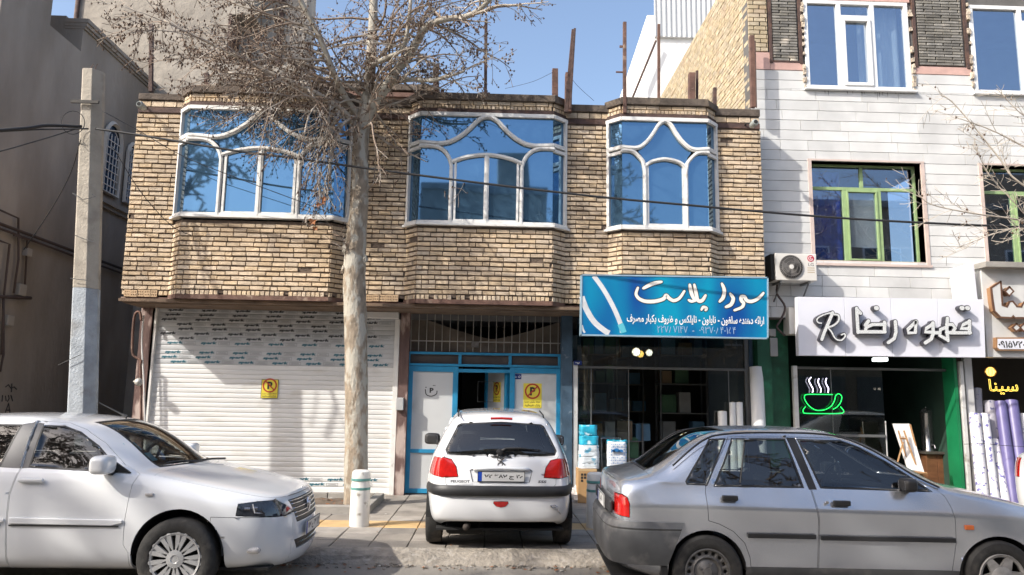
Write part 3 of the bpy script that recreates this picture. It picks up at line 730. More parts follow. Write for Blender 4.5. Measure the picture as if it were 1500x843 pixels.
# green steel windows set back in marble reveals
gframe = mat('green_frame', (.30, .42, .20), .5, var=.12, scale=8)
def green_window(x0, x1, z0, z1, label, cloth):
    Y = YW+.16; b = MB()
    for q in ((x0, x1, z0, z0+.04), (x0, x1, z1-.04, z1), (x0, x0+.045, z0+.04, z1-.04), (x1-.045, x1, z0+.04, z1-.04)): b.box(q[0], q[1], Y, Y+.05, q[2], q[3])
    wd = x1-x0; zt_ = z0+(z1-z0)*.735; b.box(x0+.045, x1-.045, Y-.002, Y+.05, zt_, zt_+.055)
    c1, c2, cm = x0+wd*.335, x0+wd*.655, x0+wd*.5
    for c_ in (c1, c2): b.box(c_-.035, c_+.035, Y-.001, Y+.05, z0+.04, zt_)
    b.box(cm-.03, cm+.03, Y-.0015, Y+.05, zt_+.055, z1-.04)
    f = b.build('window', gframe, mw, label=label, bev=.004)
    b = MB()
    for q in ((c1+.035, c2-.035, z0+.04, z0+.07), (c1+.035, c2-.035, zt_-.03, zt_), (c1+.035, c1+.065, z0+.07, zt_-.03), (c2-.065, c2-.035, z0+.07, zt_-.03)): b.box(q[0], q[1], Y-.018, Y+.03, q[2], q[3])
    b.build('sash', gframe, f, bev=.003)
    for q in ((x0+.045, c1-.035, z0+.04, zt_), (c1+.035, c2-.035, z0+.04, zt_), (c2+.035, x1-.045, z0+.04, zt_), (x0+.045, cm-.03, zt_+.055, z1-.04), (cm+.03, x1-.045, zt_+.055, z1-.04)):
        b = MB(); b.box(q[0], q[1], Y+.02, Y+.024, q[2], q[3]); b.build('pane', green_gl, f)
    if cloth:
        wavy('curtain', x0+.03, c1-.02, z0, z1-.1, Y+.12, mat('blue_curtain', (.03, .09, .50), .8, var=.3, scale=6), f, .012)
        wavy('cloth', c1, c2, z0+.28, zt_, Y+.06, mat('grey_cloth', (.80, .74, .66), .9, var=.12), f, .012, 10)
    b = MB(); b.box(x0-.06, x0-.0, YW-.034, YW+.2, z0-.05, z1+.0); b.box(x1+.0, x1+.06, YW-.034, YW+.2, z0-.05, z1); b.box(x0-.06, x1+.06, YW-.036, YW+.2, z1, z1+.03); b.box(x0-.08, x1+.08, YW-.05, YW+.2, z0-.09, z0-.051); b.box(x0, x1, YW-.02, YW+.2, z0-.05, z0)
    b.split_build('reveal', mat('pale_pink_stone', (.58, .47, .42), .6, var=.12, scale=5), f)
green_gl = semi('green_window_glass', (.72, .78, .84), .2)
green_window(*G1, 'green framed window with a grey cloth and blue curtain', True); green_window(*G2, 'green framed window half hidden by bare twigs', False)
# party wall of yellow brick along the side
b = MB()
ZP = 9.6
b.box(4.40, 4.6, YW+.25, 21.5, 3, ZP); pw = b.build('party_wall', mat('yellow_mortar', (.36, .30, .2), .95, var=.25, scale=8), mw)
b = MB(); z = 6.1; r = 0; random.seed(11)
while z < ZP-.05:
    y = 12.12-(.1 if r % 2 else 0)
    while y < 21.4:
        e = .2*random.uniform(.93, 1)
        b.box(4.40-.012-random.uniform(0, .012), 4.42, max(y, 12.11), y+e-.012, z, z+.062); y += .205
    z += .077; r += 1
b.build('party_wall_bricks', ybrick, pw, kind='stuff')
b = MB(); b.box(4.6, XR, YW+.25, 21.5, 9.3, 9.4); b.build('roof', conc, mw)
# ---- white building behind
wt = mat('white_render', (.80, .80, .79), .8, var=.04, scale=2)
wb = thing('white_building', 'plain white rendered building with ribbed sheet rising behind the brick parapet', 'building', (4, 22, 0))
(xa, za) = P(964, 100, 21.6); b = MB()
ya, zza = S(944, 2, xa-.0); 
b.box(xa, xa+3, 21.6, 27, 0, P(990, 50, 21.6)[1]); b.build('wall', wt, wb)
zt2 = P(944, -60, 24)[1]
x9, z9 = P(903, 130, 34)
b = MB(); b.prism([(21.6, 0), (27, 0), (27, 12.75), (21.6, 13.45)], xa-.32, xa-.02, ax='x'); b.build('side_wall', wt, wb)
b = MB(); zs0, zs1 = P(990, 52, 21.4)[1], P(990, -80, 21.4)[1]; xs1 = P(1060, 20, 21.4)[0]
b.box(xa-.1, xs1+2, 21.5, 21.6, zs0, zs1)
k = 0; x = xa-.1
b.build('sheet_panel', wt, wb)
while x < xs1+2:
    b = MB(); b.box(x, x+.035, 21.47, 21.5, zs0, zs1); b.build('sheet_rib', mat('sheet_rib_grey', (.35, .37, .4), .6, var=0), wb); x += .155*1.0
b = MB()
for k in range(9): yy = 22.0+k*.6; b.box(xa-.325, xa-.318, yy, yy+.02, 0, 12.7)
b.build('side_seams', mat('seam_grey', (.5, .5, .5), .8, var=0), wb, kind='stuff')
b = MB(); x0, z0 = P(927, 143, 24); b.tube([(P(961, 60, 21.4)[0], 21.4, P(961, 60, 21.4)[1]), (P(926, 145, 21.4)[0], 21.4, P(926, 145, 21.4)[1])], .035, 5); b.build('sloping_rail', rust, wb)

# ============================================================ grey plaster building along the alley
XA = -8.0; KA = 8.0/6.8
Kz = lambda z: H+(z-H)*KA
gpl = mat('grey_plaster', (.295, .265, .235), .93, var=.2, scale=1.4, bump=.7, bscale=13, spots=(.21, .18, .15), spotscale=.9, spotlo=.46, spothi=.75, streak=2.5)
gb = thing('grey_building', 'bare grey plastered building wall with arched windows and gas pipes', 'building', (XA, 11, 0))
Y1, Y2, YF = 10.98*KA, 11.86*KA, 11.6
b = MB(); b.prism([(YF, 0), (24, 0), (24, Kz(7.66)), (Y2, Kz(7.66)), (Y2, Kz(7.16)), (Y1, Kz(7.16)), (Y1, Kz(11)), (YF, Kz(11))], XA-.35, XA, ax='x'); gw = b.build('wall', gpl, gb)
b = MB(); b.box(XA-1.2, XA-.35, Y2, Y2+.15, 5, Kz(7.78)); b.box(XA-6, XA-.35, YF-.01, YF+.3, 0, Kz(11)); b.box(XA-6, XA-.35, Y1-.3, Y1-.01, 0, Kz(11))
b.split_build('end_wall', gpl, gb)
b = MB()
for k, (dz, o_) in enumerate(((0, .10), (.07, .07), (.12, .035))): b.box(XA-.35, XA+o_, Y2-.03+.01*k, 24, Kz(7.66)-dz, Kz(7.66)+.08-dz-.001*k)
b.box(XA-.35, XA+.1, Y1-.22, Y1+.01, Kz(9.05), Kz(9.2)); b.box(XA-.35, XA+.06, Y1-.2, Y1+.005, Kz(8.97), Kz(9.05))
b.split_build('cornice', gpl, gb)
wfr = mat('grille_white', (.62, .62, .62), .6, var=.05)
for (pa, pb_, pt) in (((147, 0), (172, 0), 0), ((183, 0), (197, 0), 0)):
    y0 = S(pa[0], 240, XA)[0]; y1 = S(pb_[0], 240, XA)[0]; ym = (y0+y1)/2; hw = (y1-y0)/2
    z0 = S(158, 285, XA)[1]; z1 = S(158, 205, XA)[1]
    arc = [(ym+hw*math.cos(a), z1+hw*1.15*math.sin(a)) for a in [math.pi*k/14 for k in range(15)]]
    b = MB(); b.prism([(y0, z0), (y1, z0)]+arc, XA+.004, XA+.012, ax='x'); pn = b.build('window', blue_gl2, gb)
    b = MB(); ring = [(XA+.05, y1, z0)]+[(XA+.05, p, q) for p, q in arc]+[(XA+.05, y0, z0)]
    b.tube(ring, .05, 4, closed=True); b.build('frame', mat('frame_stone', (.5, .47, .43), .8, var=.1), pn)
    b = MB()
    for k in range(1, 5): yy = y0+(y1-y0)*k/5; b.tube([(XA+.04, yy, z0), (XA+.04, yy, z1+.15)], .012, 4)
    for k in range(0, 8): zz = z0+(z1-z0)*k/7; b.tube([(XA+.045, y0, zz), (XA+.045, y1, zz)], .012, 4)
    b.tube([(XA+.04, p, q-.12*0) for p, q in [(ym+hw*.6*math.cos(a), z1+hw*.7*math.sin(a)) for a in [math.pi*k/8 for k in range(9)]]], .012, 4)
    b.build('grille', wfr, pn)
b = MB(); z_ = S(160, 297, XA)[1]
b.box(XA, XA+.13, S(140, 297, XA)[0], 24, z_-.1, z_); b.box(XA, XA+.07, S(142, 297, XA)[0], 24, z_-.18, z_-.1); b.split_build('sill_band', gpl, gb)
# pipes, gas meter and box
pipe_m = mat('dark_pipe', (.07, .05, .045), .7, var=.2)
gp = thing('gas_pipes', 'brown gas pipes and regulator fixed across the grey plaster wall', 'pipes', (XA+.1, 11, 3))
def onwall(l, off=.07): return [(XA+off, *S(x, y, XA+off)) for x, y in l]
for l_, r_ in (([(-60, 303), (0, 328), (105, 367), (182, 395)], .028), ([(-60, 312), (0, 335), (105, 374), (182, 402)], .02), ([(0, 308), (27, 320), (27, 380), (20, 430)], .018), ([(0, 353), (14, 358), (6, 430), (2, 520)], .018), ([(20, 345), (40, 352), (36, 425)], .016), ([(-20, 433), (0, 435), (45, 437)], .03), ([(5, 437), (5, 520), (0, 545)], .02)):
    b = MB(); b.tube(onwall(l_), r_, 7); b.build('pipe', pipe_m, gp, smooth=True)
for (px, py, s_) in ((40, 370, .07), (30, 425, .1), (12, 470, .09)):
    y_, z_ = S(px, py, XA+.05); b = MB(); b.box(XA, XA+.1, y_-s_, y_+s_, z_-s_, z_+s_); b.build('regulator', mat('meter_grey', (.3, .28, .25), .7, var=.1), gp, bev=.015)
# graffiti
gf = MB()
def wl(l, o, s_): return [S(o[0]+a/s_, o[1]+c/s_, XA) for a, c in l]
for l_ in ([(18, 672), (28, 664), (36, 676), (48, 672), (56, 680)], [(40, 660), (38, 690)], [(8, 700), (6, 722)], [(18, 702), (20, 720)], [(28, 700), (30, 712), (24, 722)], [(38, 702), (42, 720), (36, 700)], [(14, 770), (28, 728), (34, 765)], [(18, 752), (34, 752)]):
    p = wl(l_, (0, 280), 2.34)
    gf.tube([(XA+.004, y, z) for y, z in p], .011, 4)
gf.build('graffiti', mat('spray_black', (.03, .03, .03), .8, var=0), gb)
# ============================================================ grey building behind
bp_ = mat('sunlit_plaster', (.37, .335, .29), .95, var=.2, scale=2.2, bump=.9, bscale=8, spots=(.27, .245, .215), spotscale=1.2)
bk = thing('plastered_building', 'taller grey plastered building with a recess behind the roof', 'building', (-6, 17, 0))
x0 = P(104, 60, 17)[0]; x1 = P(333, 60, 17)[0]; x2 = P(436, 60, 17)[0]; zr0 = P(380, 95, 17)[1]; zr1 = P(380, 22, 17)[1]
b = MB(); b.box(x0, x1, 17, 18.5, 0, 14); b.box(x1, x2, 17, 18.5, 0, zr0)
b.box(x1, x2, 17.6, 18.5, zr0, 14); b.box(x1, P(372, 10, 17)[0], 17, 17.6, zr1, 14)
b.build('wall', bp_, bk)
b = MB(); b.box(P(401, 40, 17)[0]-.06, P(401, 40, 17)[0]+.06, 17.5, 17.6, zr0, 14); b.box(x1, x1+.06, 16.98, 17.6, zr0, zr1); b.split_build('steel_post', rust, bk)
b = MB(); b.tube([(x0+.08, 16.97, 0), (x0+.08, 16.97, 13)], .05, 7); b.build('drain_pipe', rust, bk, smooth=True)
# the lot beyond: plain walls that close the alley
b = MB(); b.box(XA, -5.65, 19.6, 19.9, 0, 6.1); b.build('alley_wall', gpl, gb)
# ============================================================ blue metal gate
blue_p = mat('gate_blue', (.02, .24, .44), .45, var=.15, scale=5, spots=(.12, .10, .09), spotscale=6, spotlo=.66, spothi=.74)
grey_sheet = mat('gate_sheet', (.56, .57, .57), .5, var=.06, scale=1.5, spots=(.40, .40, .39), spotscale=1.6, spotlo=.55, spothi=.75)
YG = 12.38
gt = thing('metal_gate', 'blue framed metal gate with pale sheet panels and one leaf ajar', 'gate', (-.1, YG, .1))
GX = lambda px, py=600: P(px, py, YG)[0]; GZ = lambda py, px=700: P(px, py, YG)[1]
xL, xR_ = GX(593), GX(822)
zt_, zb_ = GZ(538), .12
def bar(x0, x1, z0, z1, y0=YG-.04, y1=YG+.03, name='frame_bar', m_=None, par=None):
    b = MB(); b.box(x0, x1, y0, y1, z0, z1); return b.build(name, m_ or blue_p, par or gt, bev=.004)
zz = GZ(518); z2 = GZ(536)
bar(xL, xR_, zz-.03, zz+.01); bar(xL, xR_, z2-.02, z2+.02, YG-.05); bar(xL, xR_, GZ(543)-.035, GZ(543)+.02, YG-.035)
for px in (596, 672, 746, 819): bar(GX(px)-.025, GX(px)+.025, z2+.021, zz-.031)
b = MB(); b.box(xL, xR_, YG+.01, YG+.02, z2, zz); b.build('transom_panel', mat('dark_transom', (.05, .04, .035), .6, var=.3, scale=4), gt)
# left leaf, open middle leaf, right leaf
def leaf(x0, x1, par, yy=YG, mid=GZ(662), T=None, lab=None, fw=.085):
    b = MB(); e = .0005
    for q in ((x0, x0+fw, zb_, zt_), (x1-fw, x1, zb_, zt_)): b.box(q[0], q[1], yy-.04, yy+.02, q[2], q[3], 0, T)
    for q in ((x0+fw, x1-fw, zt_-.07, zt_-.002), (x0+fw, x1-fw, zb_+.001, zb_+.07), (x0+fw, x1-fw, mid-.03, mid+.03)): b.box(q[0], q[1], yy-.038, yy+.02, q[2], q[3], 0, T)
    l_ = b.build('gate_leaf', blue_p, par, label=lab, bev=.004)
    for z0, z1 in ((zb_+.07, mid-.03), (mid+.03, zt_-.07)):
        b = MB(); b.box(x0+fw, x1-fw, yy-.012, yy-.004, z0, z1, 0, T); b.build('sheet_panel', grey_sheet, l_)
    return l_
xA1 = GX(670); xB0 = GX(745)
leaf(xL+.03, xA1, gt, lab='closed gate leaf with a small black stencil')
leaf(xB0+.01, xR_-.0, gt, lab='closed gate leaf with a yellow sign')
T = Matrix.Translation((xB0, YG+.04, 0)) @ Matrix.Rotation(math.radians(-62), 4, 'Z') @ Matrix.Translation((-xB0, -YG, 0))
leaf(xB0-.78, xB0-.02, gt, T=T, lab='middle gate leaf swung inwards', fw=.07)
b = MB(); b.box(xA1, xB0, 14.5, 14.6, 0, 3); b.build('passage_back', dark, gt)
b = MB(); b.box(xL-.02, xR_+.02, YG+.0, YG+.5, .085, .115); b.build('threshold', conc, gt)
# grille over the gate with a sagging dirty sheet behind
rod = mat('pale_rod', (.30, .28, .25), .6, var=.2)
gz0, gz1 = zz+.02, 2.99
for k in range(20):
    x = xL+.06+(xR_-xL-.12)*k/19
    b = MB(); b.tube([(x, YG-.02, gz0), (x+random.uniform(-.004, .004), YG-.02, gz1)], .007, 5); b.build('grille_rod', rod, gt)
b = MB(); b.box(xL+.01, xR_-.01, YG-.035, YG-.02, gz0+.16, gz0+.175); b.build('grille_rail', rod, gt)
tarp = mat('dirty_tarp', (.15, .125, .10), .95, var=.25, scale=3)
vs = []; n = 24
for i in range(n+1):
    u = i/n; sag = max(0, 1-abs(2*u-1.1)**1.3)
    for j in range(5):
        v = j/4; top = gz1-.02-.36*sag
        vs.append((xL+(xR_-xL)*u, YG+.10+.05*math.sin(u*9+v*3), gz0+(top-gz0)*v))
b = MB(); b.add(vs, [(i*5+j, (i+1)*5+j, (i+1)*5+j+1, i*5+j+1) for i in range(n) for j in range(4)]); b.build('tarpaulin', tarp, gt, smooth=True)
x_, z_ = P(696, 505, YG-.03); bar(x_-.06, x_+.06, z_-.05, z_+.05, YG-.06, YG-.04, 'nameplate', mat('dull_plate', (.12, .11, .1), .5, var=.3, scale=20))
# writing on the gate
blk = mat('black_paint', (.02, .02, .02), .6, var=0); whitem = mat('white_letter', (.85, .85, .84), .5, var=0)
b = MB(); x_, z_ = P(632, 573, YG-.013)
text_into(b, 'P', x_-.03, x_+.035, z_-.03, z_+.05, YG-.0135, bold=.04); b.stroke(smooth_pts([(x_-.10, z_+.02), (x_-.08, z_-.06), (x_, z_-.085), (x_+.08, z_-.05), (x_+.09, z_)], 4), .015, YG-.0138, YG-.0130)
b.box(x_-.10, x_-.08, YG-.0138, YG-.013, z_+.05, z_+.065); b.box(x_+.02, x_+.035, YG-.0138, YG-.013, z_+.08, z_+.095); b.box(x_+.045, x_+.06, YG-.0138, YG-.013, z_+.08, z_+.095); b.build('stencil', blk, gt)
def plate(name, lab, cat, cx, cz, w_, h_, Y, col, txt, tcol, frame=None, T=None):
    t = thing(name, lab, cat, (cx, Y, cz)); b = MB(); b.box(cx-w_/2, cx+w_/2, Y-.004, Y, cz-h_/2, cz+h_/2, 0, T); b.build('plate', col, t)
    b = MB()
    for s_, u0, u1, v0, v1 in txt: text_into(b, shape(s_), cx+w_*u0, cx+w_*u1, cz+h_*v0, cz+h_*v1, Y-.0045, bold=.03, T=T)
    b.build('lettering', tcol, t); return t
navy_e = mat('enamel_blue', (.01, .03, .16), .35, var=0)
x_, z_ = P(757, 552, YG-.013); plate('house_number', 'small navy enamel number plate on the white gate leaf', 'number plate', x_, z_, .15, .085, YG-.013, navy_e, [('۳۵۰', -.42, .05, -.25, .25), ('ن', .15, .4, -.2, .25)], whitem)
x_, z_ = P(845, 532, 12.24); plate('house_number', 'small navy enamel number plate above the shop door frame', 'number plate', x_+.01, z_, .13, .07, 12.2, navy_e, [('۳۵۸', -.3, .3, -.3, .3)], whitem)
yel = mat('sign_yellow', (.72, .60, .06), .5, var=.05); redp = mat('sign_red', (.42, .03, .02), .5, var=0)
def nopark(lab, cx, cz, w_, h_, Y, T=None, bg_=None, rect=False, faded=False):
    t = thing('no_parking_sign', lab, 'sign', (cx, Y, cz)); b = MB(); b.box(cx-w_/2, cx+w_/2, Y-.003, Y, cz-h_/2, cz+h_/2, 0, T); b.build('plate', bg_ or yel, t)
    r_ = w_*.38; cz2 = cz+h_*.18; f = MB(); k0 = len(f.v)
    text_into(f, 'P', cx-r_*.38, cx+r_*.42, cz2-r_*.6, cz2+r_*.6, Y-.0035, T=T, bold=.05)
    for s_, a, c_ in (('لطفا جلوی درب', -.20, -.30), ('پارک نفرمایید', -.33, -.46)): text_into(f, shape(s_), cx-w_*.42, cx+w_*.42, cz+h_*c_, cz+h_*a, Y-.0036, T=T, bold=.02)
    f.build('lettering', blk, t)
    f = MB(); ring = [(cx+r_*math.cos(a), cz2+r_*math.sin(a)) for a in [2*math.pi*k/28 for k in range(29)]]
    f.stroke(ring, w_*.085, Y-.0048, Y-.004, caps=False); f.stroke([(cx-r_*.7, cz2+r_*.7) if rect else (cx-r_*.7, cz2-r_*.7), (cx+r_*.7, cz2-r_*.7) if rect else (cx+r_*.7, cz2+r_*.7)], w_*.07, Y-.0054, Y-.0049, caps=False)
    if T: f.v = [tuple(T @ Vector(p)) for p in f.v]
    f.build('prohibition_ring', redp, t)
    if rect:
        f = MB(); e = .006
        for q in ((cx-w_/2, cx-w_/2+e, cz-h_/2, cz+h_/2), (cx+w_/2-e, cx+w_/2, cz-h_/2, cz+h_/2), (cx-w_/2+e, cx+w_/2-e, cz-h_/2, cz-h_/2+e), (cx-w_/2+e, cx+w_/2-e, cz+h_/2-e, cz+h_/2)): f.box(q[0], q[1], Y-.0042, Y-.003, q[2], q[3])
        f.build('border', blk, t)
x_, z_ = P(780, 580, YG-.013); nopark('yellow no parking notice on the white gate leaf behind the hatchback', x_, z_, .30, .40, YG-.013)
x_, z_ = P(395, 570, 12.28); nopark('yellow no parking notice stuck to the roller shutter', x_, z_, .27, .30, 12.281, rect=True)
nopark('narrow yellow no parking notice on the gate leaf standing ajar', xB0-.38, GZ(574), .26, .33, YG-.014, T=T, rect=True)
x_, z_ = P(586, 592, 12.2); b = MB(); b.box(x_-.06, x_+.06, 12.14, 12.22, z_-.10, z_+.10); it = tag(b.build('intercom', mat('grey_plastic', (.4, .4, .4), .5, var=.1), bev=.01), 'small grey intercom panel on the pier between shutter and gate', 'intercom')
# ============================================================ plastics shop
YSH = 12.36
s1 = thing('shop_facade', 'glazed shop front below the blue sign with dim shelves behind', 'shop front', (2.5, YSH, .1))
whitep = mat('white_painted_steel', (.55, .55, .54), .5, var=.12, scale=5, spots=(.3, .27, .24), spotscale=7, spotlo=.62, spothi=.72)
steelg = mat('grey_steel', (.16, .165, .165), .45, metal=.3, var=.15)
shop_gl = glass('shop_glass', (.70, .76, .75), .75, .003)
SXf = lambda px, py=560: P(px, py, YSH)[0]; SZf = lambda py, px=960: P(px, py, YSH)[1]
def fbar(par, x0, x1, z0, z1, Y, m_, d=.05, name='frame_bar'):
    b = MB(); b.box(x0, x1, Y-d, Y, z0, z1); return b.build(name, m_, par, bev=.004)
fbar(s1, SXf(838), SXf(845), .1, SZf(531, 842), 12.3, whitep, .08)
ztop = 2.88; ztr = SZf(540)
fbar(s1, SXf(845), SXf(1092), ztr-.02, ztr+.02, YSH, steelg); fbar(s1, SXf(845), SXf(1098), ztop, ztop+.08, YSH, navy, .12)
fbar(s1, SXf(1090), SXf(1096), .1, ztop, YSH, steelg, .06); fbar(s1, SXf(1099), SXf(1104), .1, SZf(540), YSH-.04, whitep, .05)
b = MB(); b.box(SXf(1096), xr0, 12.28, 12.5, .1, 3.0); b.build('side_post', navy, s1)
for a, c_ in ((865, 866.5), (920, 921)): fbar(s1, SXf(a), SXf(c_), .1, ztr-.02, YSH-.005, steelg, .02, 'glass_edge')
fbar(s1, SXf(1066), SXf(1067.5), .1, ztr-.02, YSH-.005, steelg, .02, 'glass_edge')
for a, c_ in ((845, 865), (866.5, 920), (1037, 1066), (1067.5, 1090)):
    b = MB(); b.box(SXf(a), SXf(c_), YSH-.018, YSH-.012, .12, ztr-.02); b.build('pane', shop_gl, s1)
for a, c_ in ((845, 920), (920.3, 1000), (1000.3, 1090)):
    b = MB(); b.box(SXf(a), SXf(c_), YSH-.018, YSH-.012, ztr+.02, ztop); b.build('pane', shop_gl, s1)
# shelves and goods inside
shelfm = mat('shelf_board', (.22, .22, .21), .6, var=.1)
goods = [mat('goods_%s' % n_, c_, .7, var=.12, scale=6, rnd=.2) for n_, c_ in (('white', (.45, .45, .44)), ('blue', (.12, .25, .38)), ('brown', (.30, .21, .12)), ('grey', (.25, .26, .26)), ('green', (.10, .2, .12)))]
gn = ['white', 'blue', 'brown', 'grey', 'green']
def rack(x0, x1, y0, z1, nsh, lab, rot=False, fill=True, posn=''):
    r_ = thing('shelf_rack', lab, 'shelf rack', (x0, y0, .1)); hs = []
    for k in range(nsh):
        z = .35+(z1-.35)*k/(nsh-1); hs.append(z); b = MB(); b.box(x0, x1, y0, y0+.42, z-.02, z); b.build('shelf', shelfm, r_)
    for x in (x0, x1-.03):
        for y in (y0+.002, y0+.388):
            b = MB(); b.box(x, x+.03, y, y+.03, .1, z1+.3); b.build('upright', steelg, r_)
    return r_, hs
random.seed(21)
ordn = ['', 'first', 'second', 'third', 'fourth', 'fifth', 'sixth', 'seventh', 'eighth', 'ninth', 'tenth', 'eleventh', 'twelfth']
words = ['lowest', 'second', 'third', 'fourth', 'top']
def fill_rack(x0, x1, y0, hs, where):
    for k, z in enumerate(hs):
        x = x0+.05; cnt = 0
        while x < x1-.12:
            w_ = random.uniform(.14, .28); h_ = random.uniform(.2, .4); c_ = random.randrange(5)
            cnt += 1
            if random.random() > .06:
                b = MB(); b.box(x, x+w_, y0+.06, y0+.36, z+.001, z+h_, j=.004)
                o = b.build('goods_pack', goods[c_], bev=.01); o['category'] = 'pack'; o['group'] = 'packs on the shop racks'
                o['label'] = '%s pack, %s along the %s shelf of the %s' % (gn[c_], ordn[cnt], words[min(k, 4)], where)
            x += w_+random.uniform(.01, .06)
_, hs = rack(1.45, 2.45, 14.2, 2.5, 5, 'steel rack of packs facing the shop glazing'); fill_rack(1.45, 2.45, 14.2, hs, 'rack facing the glazing')
_, hs = rack(3.2, 4.1, 14.0, 2.5, 5, 'steel rack of packs beside the shop corner'); fill_rack(3.2, 4.1, 14.0, hs, 'rack at the shop corner')
_, hs = rack(2.5, 3.15, 15.2, 2.5, 5, 'tall steel rack of packs at the far end of the shop'); fill_rack(2.5, 3.15, 15.2, hs, 'rack at the far end')
_, hs = rack(1.3, 1.75, 13.0, 2.3, 5, 'narrow steel rack of packs close behind the first pane'); fill_rack(1.3, 1.75, 13.0, hs, 'narrow rack behind the first pane')
_, hs = rack(1.8, 2.7, 13.1, .95, 3, 'low steel rack of cartons just inside the shop'); fill_rack(1.8, 2.7, 13.1, hs, 'low rack inside the shop')
# hanging bulbs
def bulb(px, py, lab, col, es, Y=12.9, r_=.072, cage=False):
    x, z = P(px, py, Y); t = thing('lit_bulb', lab, 'light bulb', (x, Y, z))
    b = MB(); b.tube([(x, Y, z+r_), (x, Y, 2.99)], .006, 5); b.build('cord', dark, t)
    b = MB(); b.lathe([(.001, -r_), (r_*.6, -r_*.8), (r_, 0), (r_*.75, r_*.6), (r_*.3, r_), (.001, r_)], (x, Y, z), 14); b.build('bulb', mat('bulb_'+lab[:5], col, .4, var=.3, scale=30, emit=col, es=es), t, smooth=True)
    b = MB()
    for k in range(5):
        a = math.pi*k/5; b.tube([(x+r_*1.05*math.cos(a)*math.cos(q), Y+r_*1.05*math.sin(a)*math.cos(q), z+r_*1.05*math.sin(q)) for q in [2*math.pi*j/14 for j in range(14)]], .004, 4, closed=True)
    b.build('guard', mat('brass', (.5, .32, .1), .4, metal=.6, var=.1), t)
bulb(932, 516, 'white bulb in a round wire guard hung just behind the shop glass', (1, .93, .8), 2.0); bulb(938, 519, 'amber lit bulb hung close behind the white one', (1, .60, .14), 1.6, 13.0, .062)
bulb(951, 517, 'small white bulb in a wire guard, standing clear of the other two', (1, .95, .86), 1.5, 13.0, .06)
# plastic film rolls standing outside
film_w = mat('white_film', (.70, .71, .72), .35, var=.05, scale=3, bump=.15, bscale=14); core = mat('cardboard_core', (.35, .24, .14), .9, var=.1)
def roll(pt, pb_, r_, Y0, Y1, lab, m_, group, zb=.1, name='film_roll', cat='roll'):
    x1, z1 = P(*pt, Y1); x0 = P(*pb_, Y0)[0]; t = thing(name, lab, cat, (x0, Y0, zb), group=group)
    a, c_ = Vector((x0, Y0, zb)), Vector((x1, Y1, z1)); d = (c_-a).normalized()
    pts = [a+(c_-a)*k/8 for k in range(9)]
    b = MB(); b.tube(pts, [r_*(1+random.uniform(-.02, .02)) for _ in pts], 18, cap=False); b.tube([c_, c_+d*.0005], [r_, r_*.3], 18, cap=False); b.build('film', m_, t, smooth='auto')
    b = MB(); b.tube([a, c_+d*.012], [r_*.3, r_*.3], 12); b.build('core', core, t)
    return t
roll((1108, 538), (1114, 690), .112, 12.05, 12.22, 'tallest white film roll leaning on the green pier', film_w, 'white film rolls')
roll((1083, 590), (1086, 690), .052, 12.0, 12.2, 'white film roll leaning next to the grey door post', film_w, 'white film rolls')
roll((1096, 590), (1099, 690), .05, 12.0, 12.2, 'slim white film roll between post and tall roll', film_w, 'white film rolls') if False else None
roll((1073, 590), (1075, 690), .052, 12.05, 12.22, 'middle white film roll of three before the glass', film_w, 'white film rolls')
roll((1058, 603), (1060, 690), .075, 12.1, 12.25, 'short wide translucent film roll before the glass', film_w, 'white film rolls')
# stacked packs, carton, bag
Yp = 11.75
bagblue = mat('blue_plastic', (.03, .38, .55), .25, var=.35, scale=9, bump=.5, bscale=18, spots=(.55, .7, .75), spotscale=12, spotlo=.6, spothi=.7)
bagwhite = mat('wrapped_white', (.62, .68, .72), .25, var=.15, scale=9, bump=.4, bscale=18, spots=(.12, .35, .5), spotscale=10, spotlo=.58, spothi=.66)
def soft(x0, x1, y0, y1, z0, z1, m_, name, lab, cat, group=None, amp=.012):
    nx, nz = 12, 6; b = bmesh.new(); bmesh.ops.create_cube(b, size=1); bmesh.ops.subdivide_edges(b, edges=b.edges, cuts=7, use_grid_fill=True)
    for v in b.verts:
        p = v.co.copy(); k = (1-abs(p.x*2)**6*.12-abs(p.y*2)**6*.12)
        v.co = Vector(((x0+x1)/2+p.x*(x1-x0)*k, (y0+y1)/2+p.y*(y1-y0)*k, z0+(p.z+.5)*(z1-z0)))+Vector([mnoise.noise(v.co*6+Vector((x0*9, q*7, z0*5)))*amp for q in range(3)])
        v.co.z = max(v.co.z, z0)
    me = bpy.data.meshes.new(name); b.to_mesh(me); b.free(); me.materials.append(m_); me.polygons.foreach_set('use_smooth', [True]*len(me.polygons))
    o = bpy.data.objects.new(name, me); COL.objects.link(o); return tag(o, lab, cat, group)
def PX(px, py, Y=Yp): return P(px, py, Y)
x0, x1 = PX(846, 660)[0], PX(877, 660)[0]
zs = [PX(860, q)[1] for q in (686, 678, 669, 661, 652, 638, 623)]
labs = ['bottom clear wrapped pack on the cardboard carton', 'second clear wrapped pack above the cardboard carton', 'third clear wrapped pack above the cardboard carton', 'fourth clear wrapped pack, just under the blue packs']
for k in range(4): soft(x0+random.uniform(-.01, .01), x1+random.uniform(0, .02), Yp-.15, Yp+.15, zs[k]+.002, zs[k+1], bagwhite, 'wrapped_pack', labs[k], 'pack', 'wrapped packs stacked by the shop door')
for k in (4, 5): soft(x0+.01, x1-.02+.02*(k == 4), Yp-.14, Yp+.14, zs[k]+.002, zs[k+1], bagblue, 'wrapped_pack', ('lower bright blue wrapped pack on the stack', 'top bright blue wrapped pack of the stack')[k-4], 'pack', 'wrapped packs stacked by the shop door')
cardm = mat('cardboard', (.42, .25, .11), .85, var=.1, scale=5)
x0, x1 = PX(845, 700)[0], PX(872, 700)[0]
ct = thing('carton', 'brown cardboard carton with printed symbols beside the door frame', 'carton', (x0, Yp, .1))
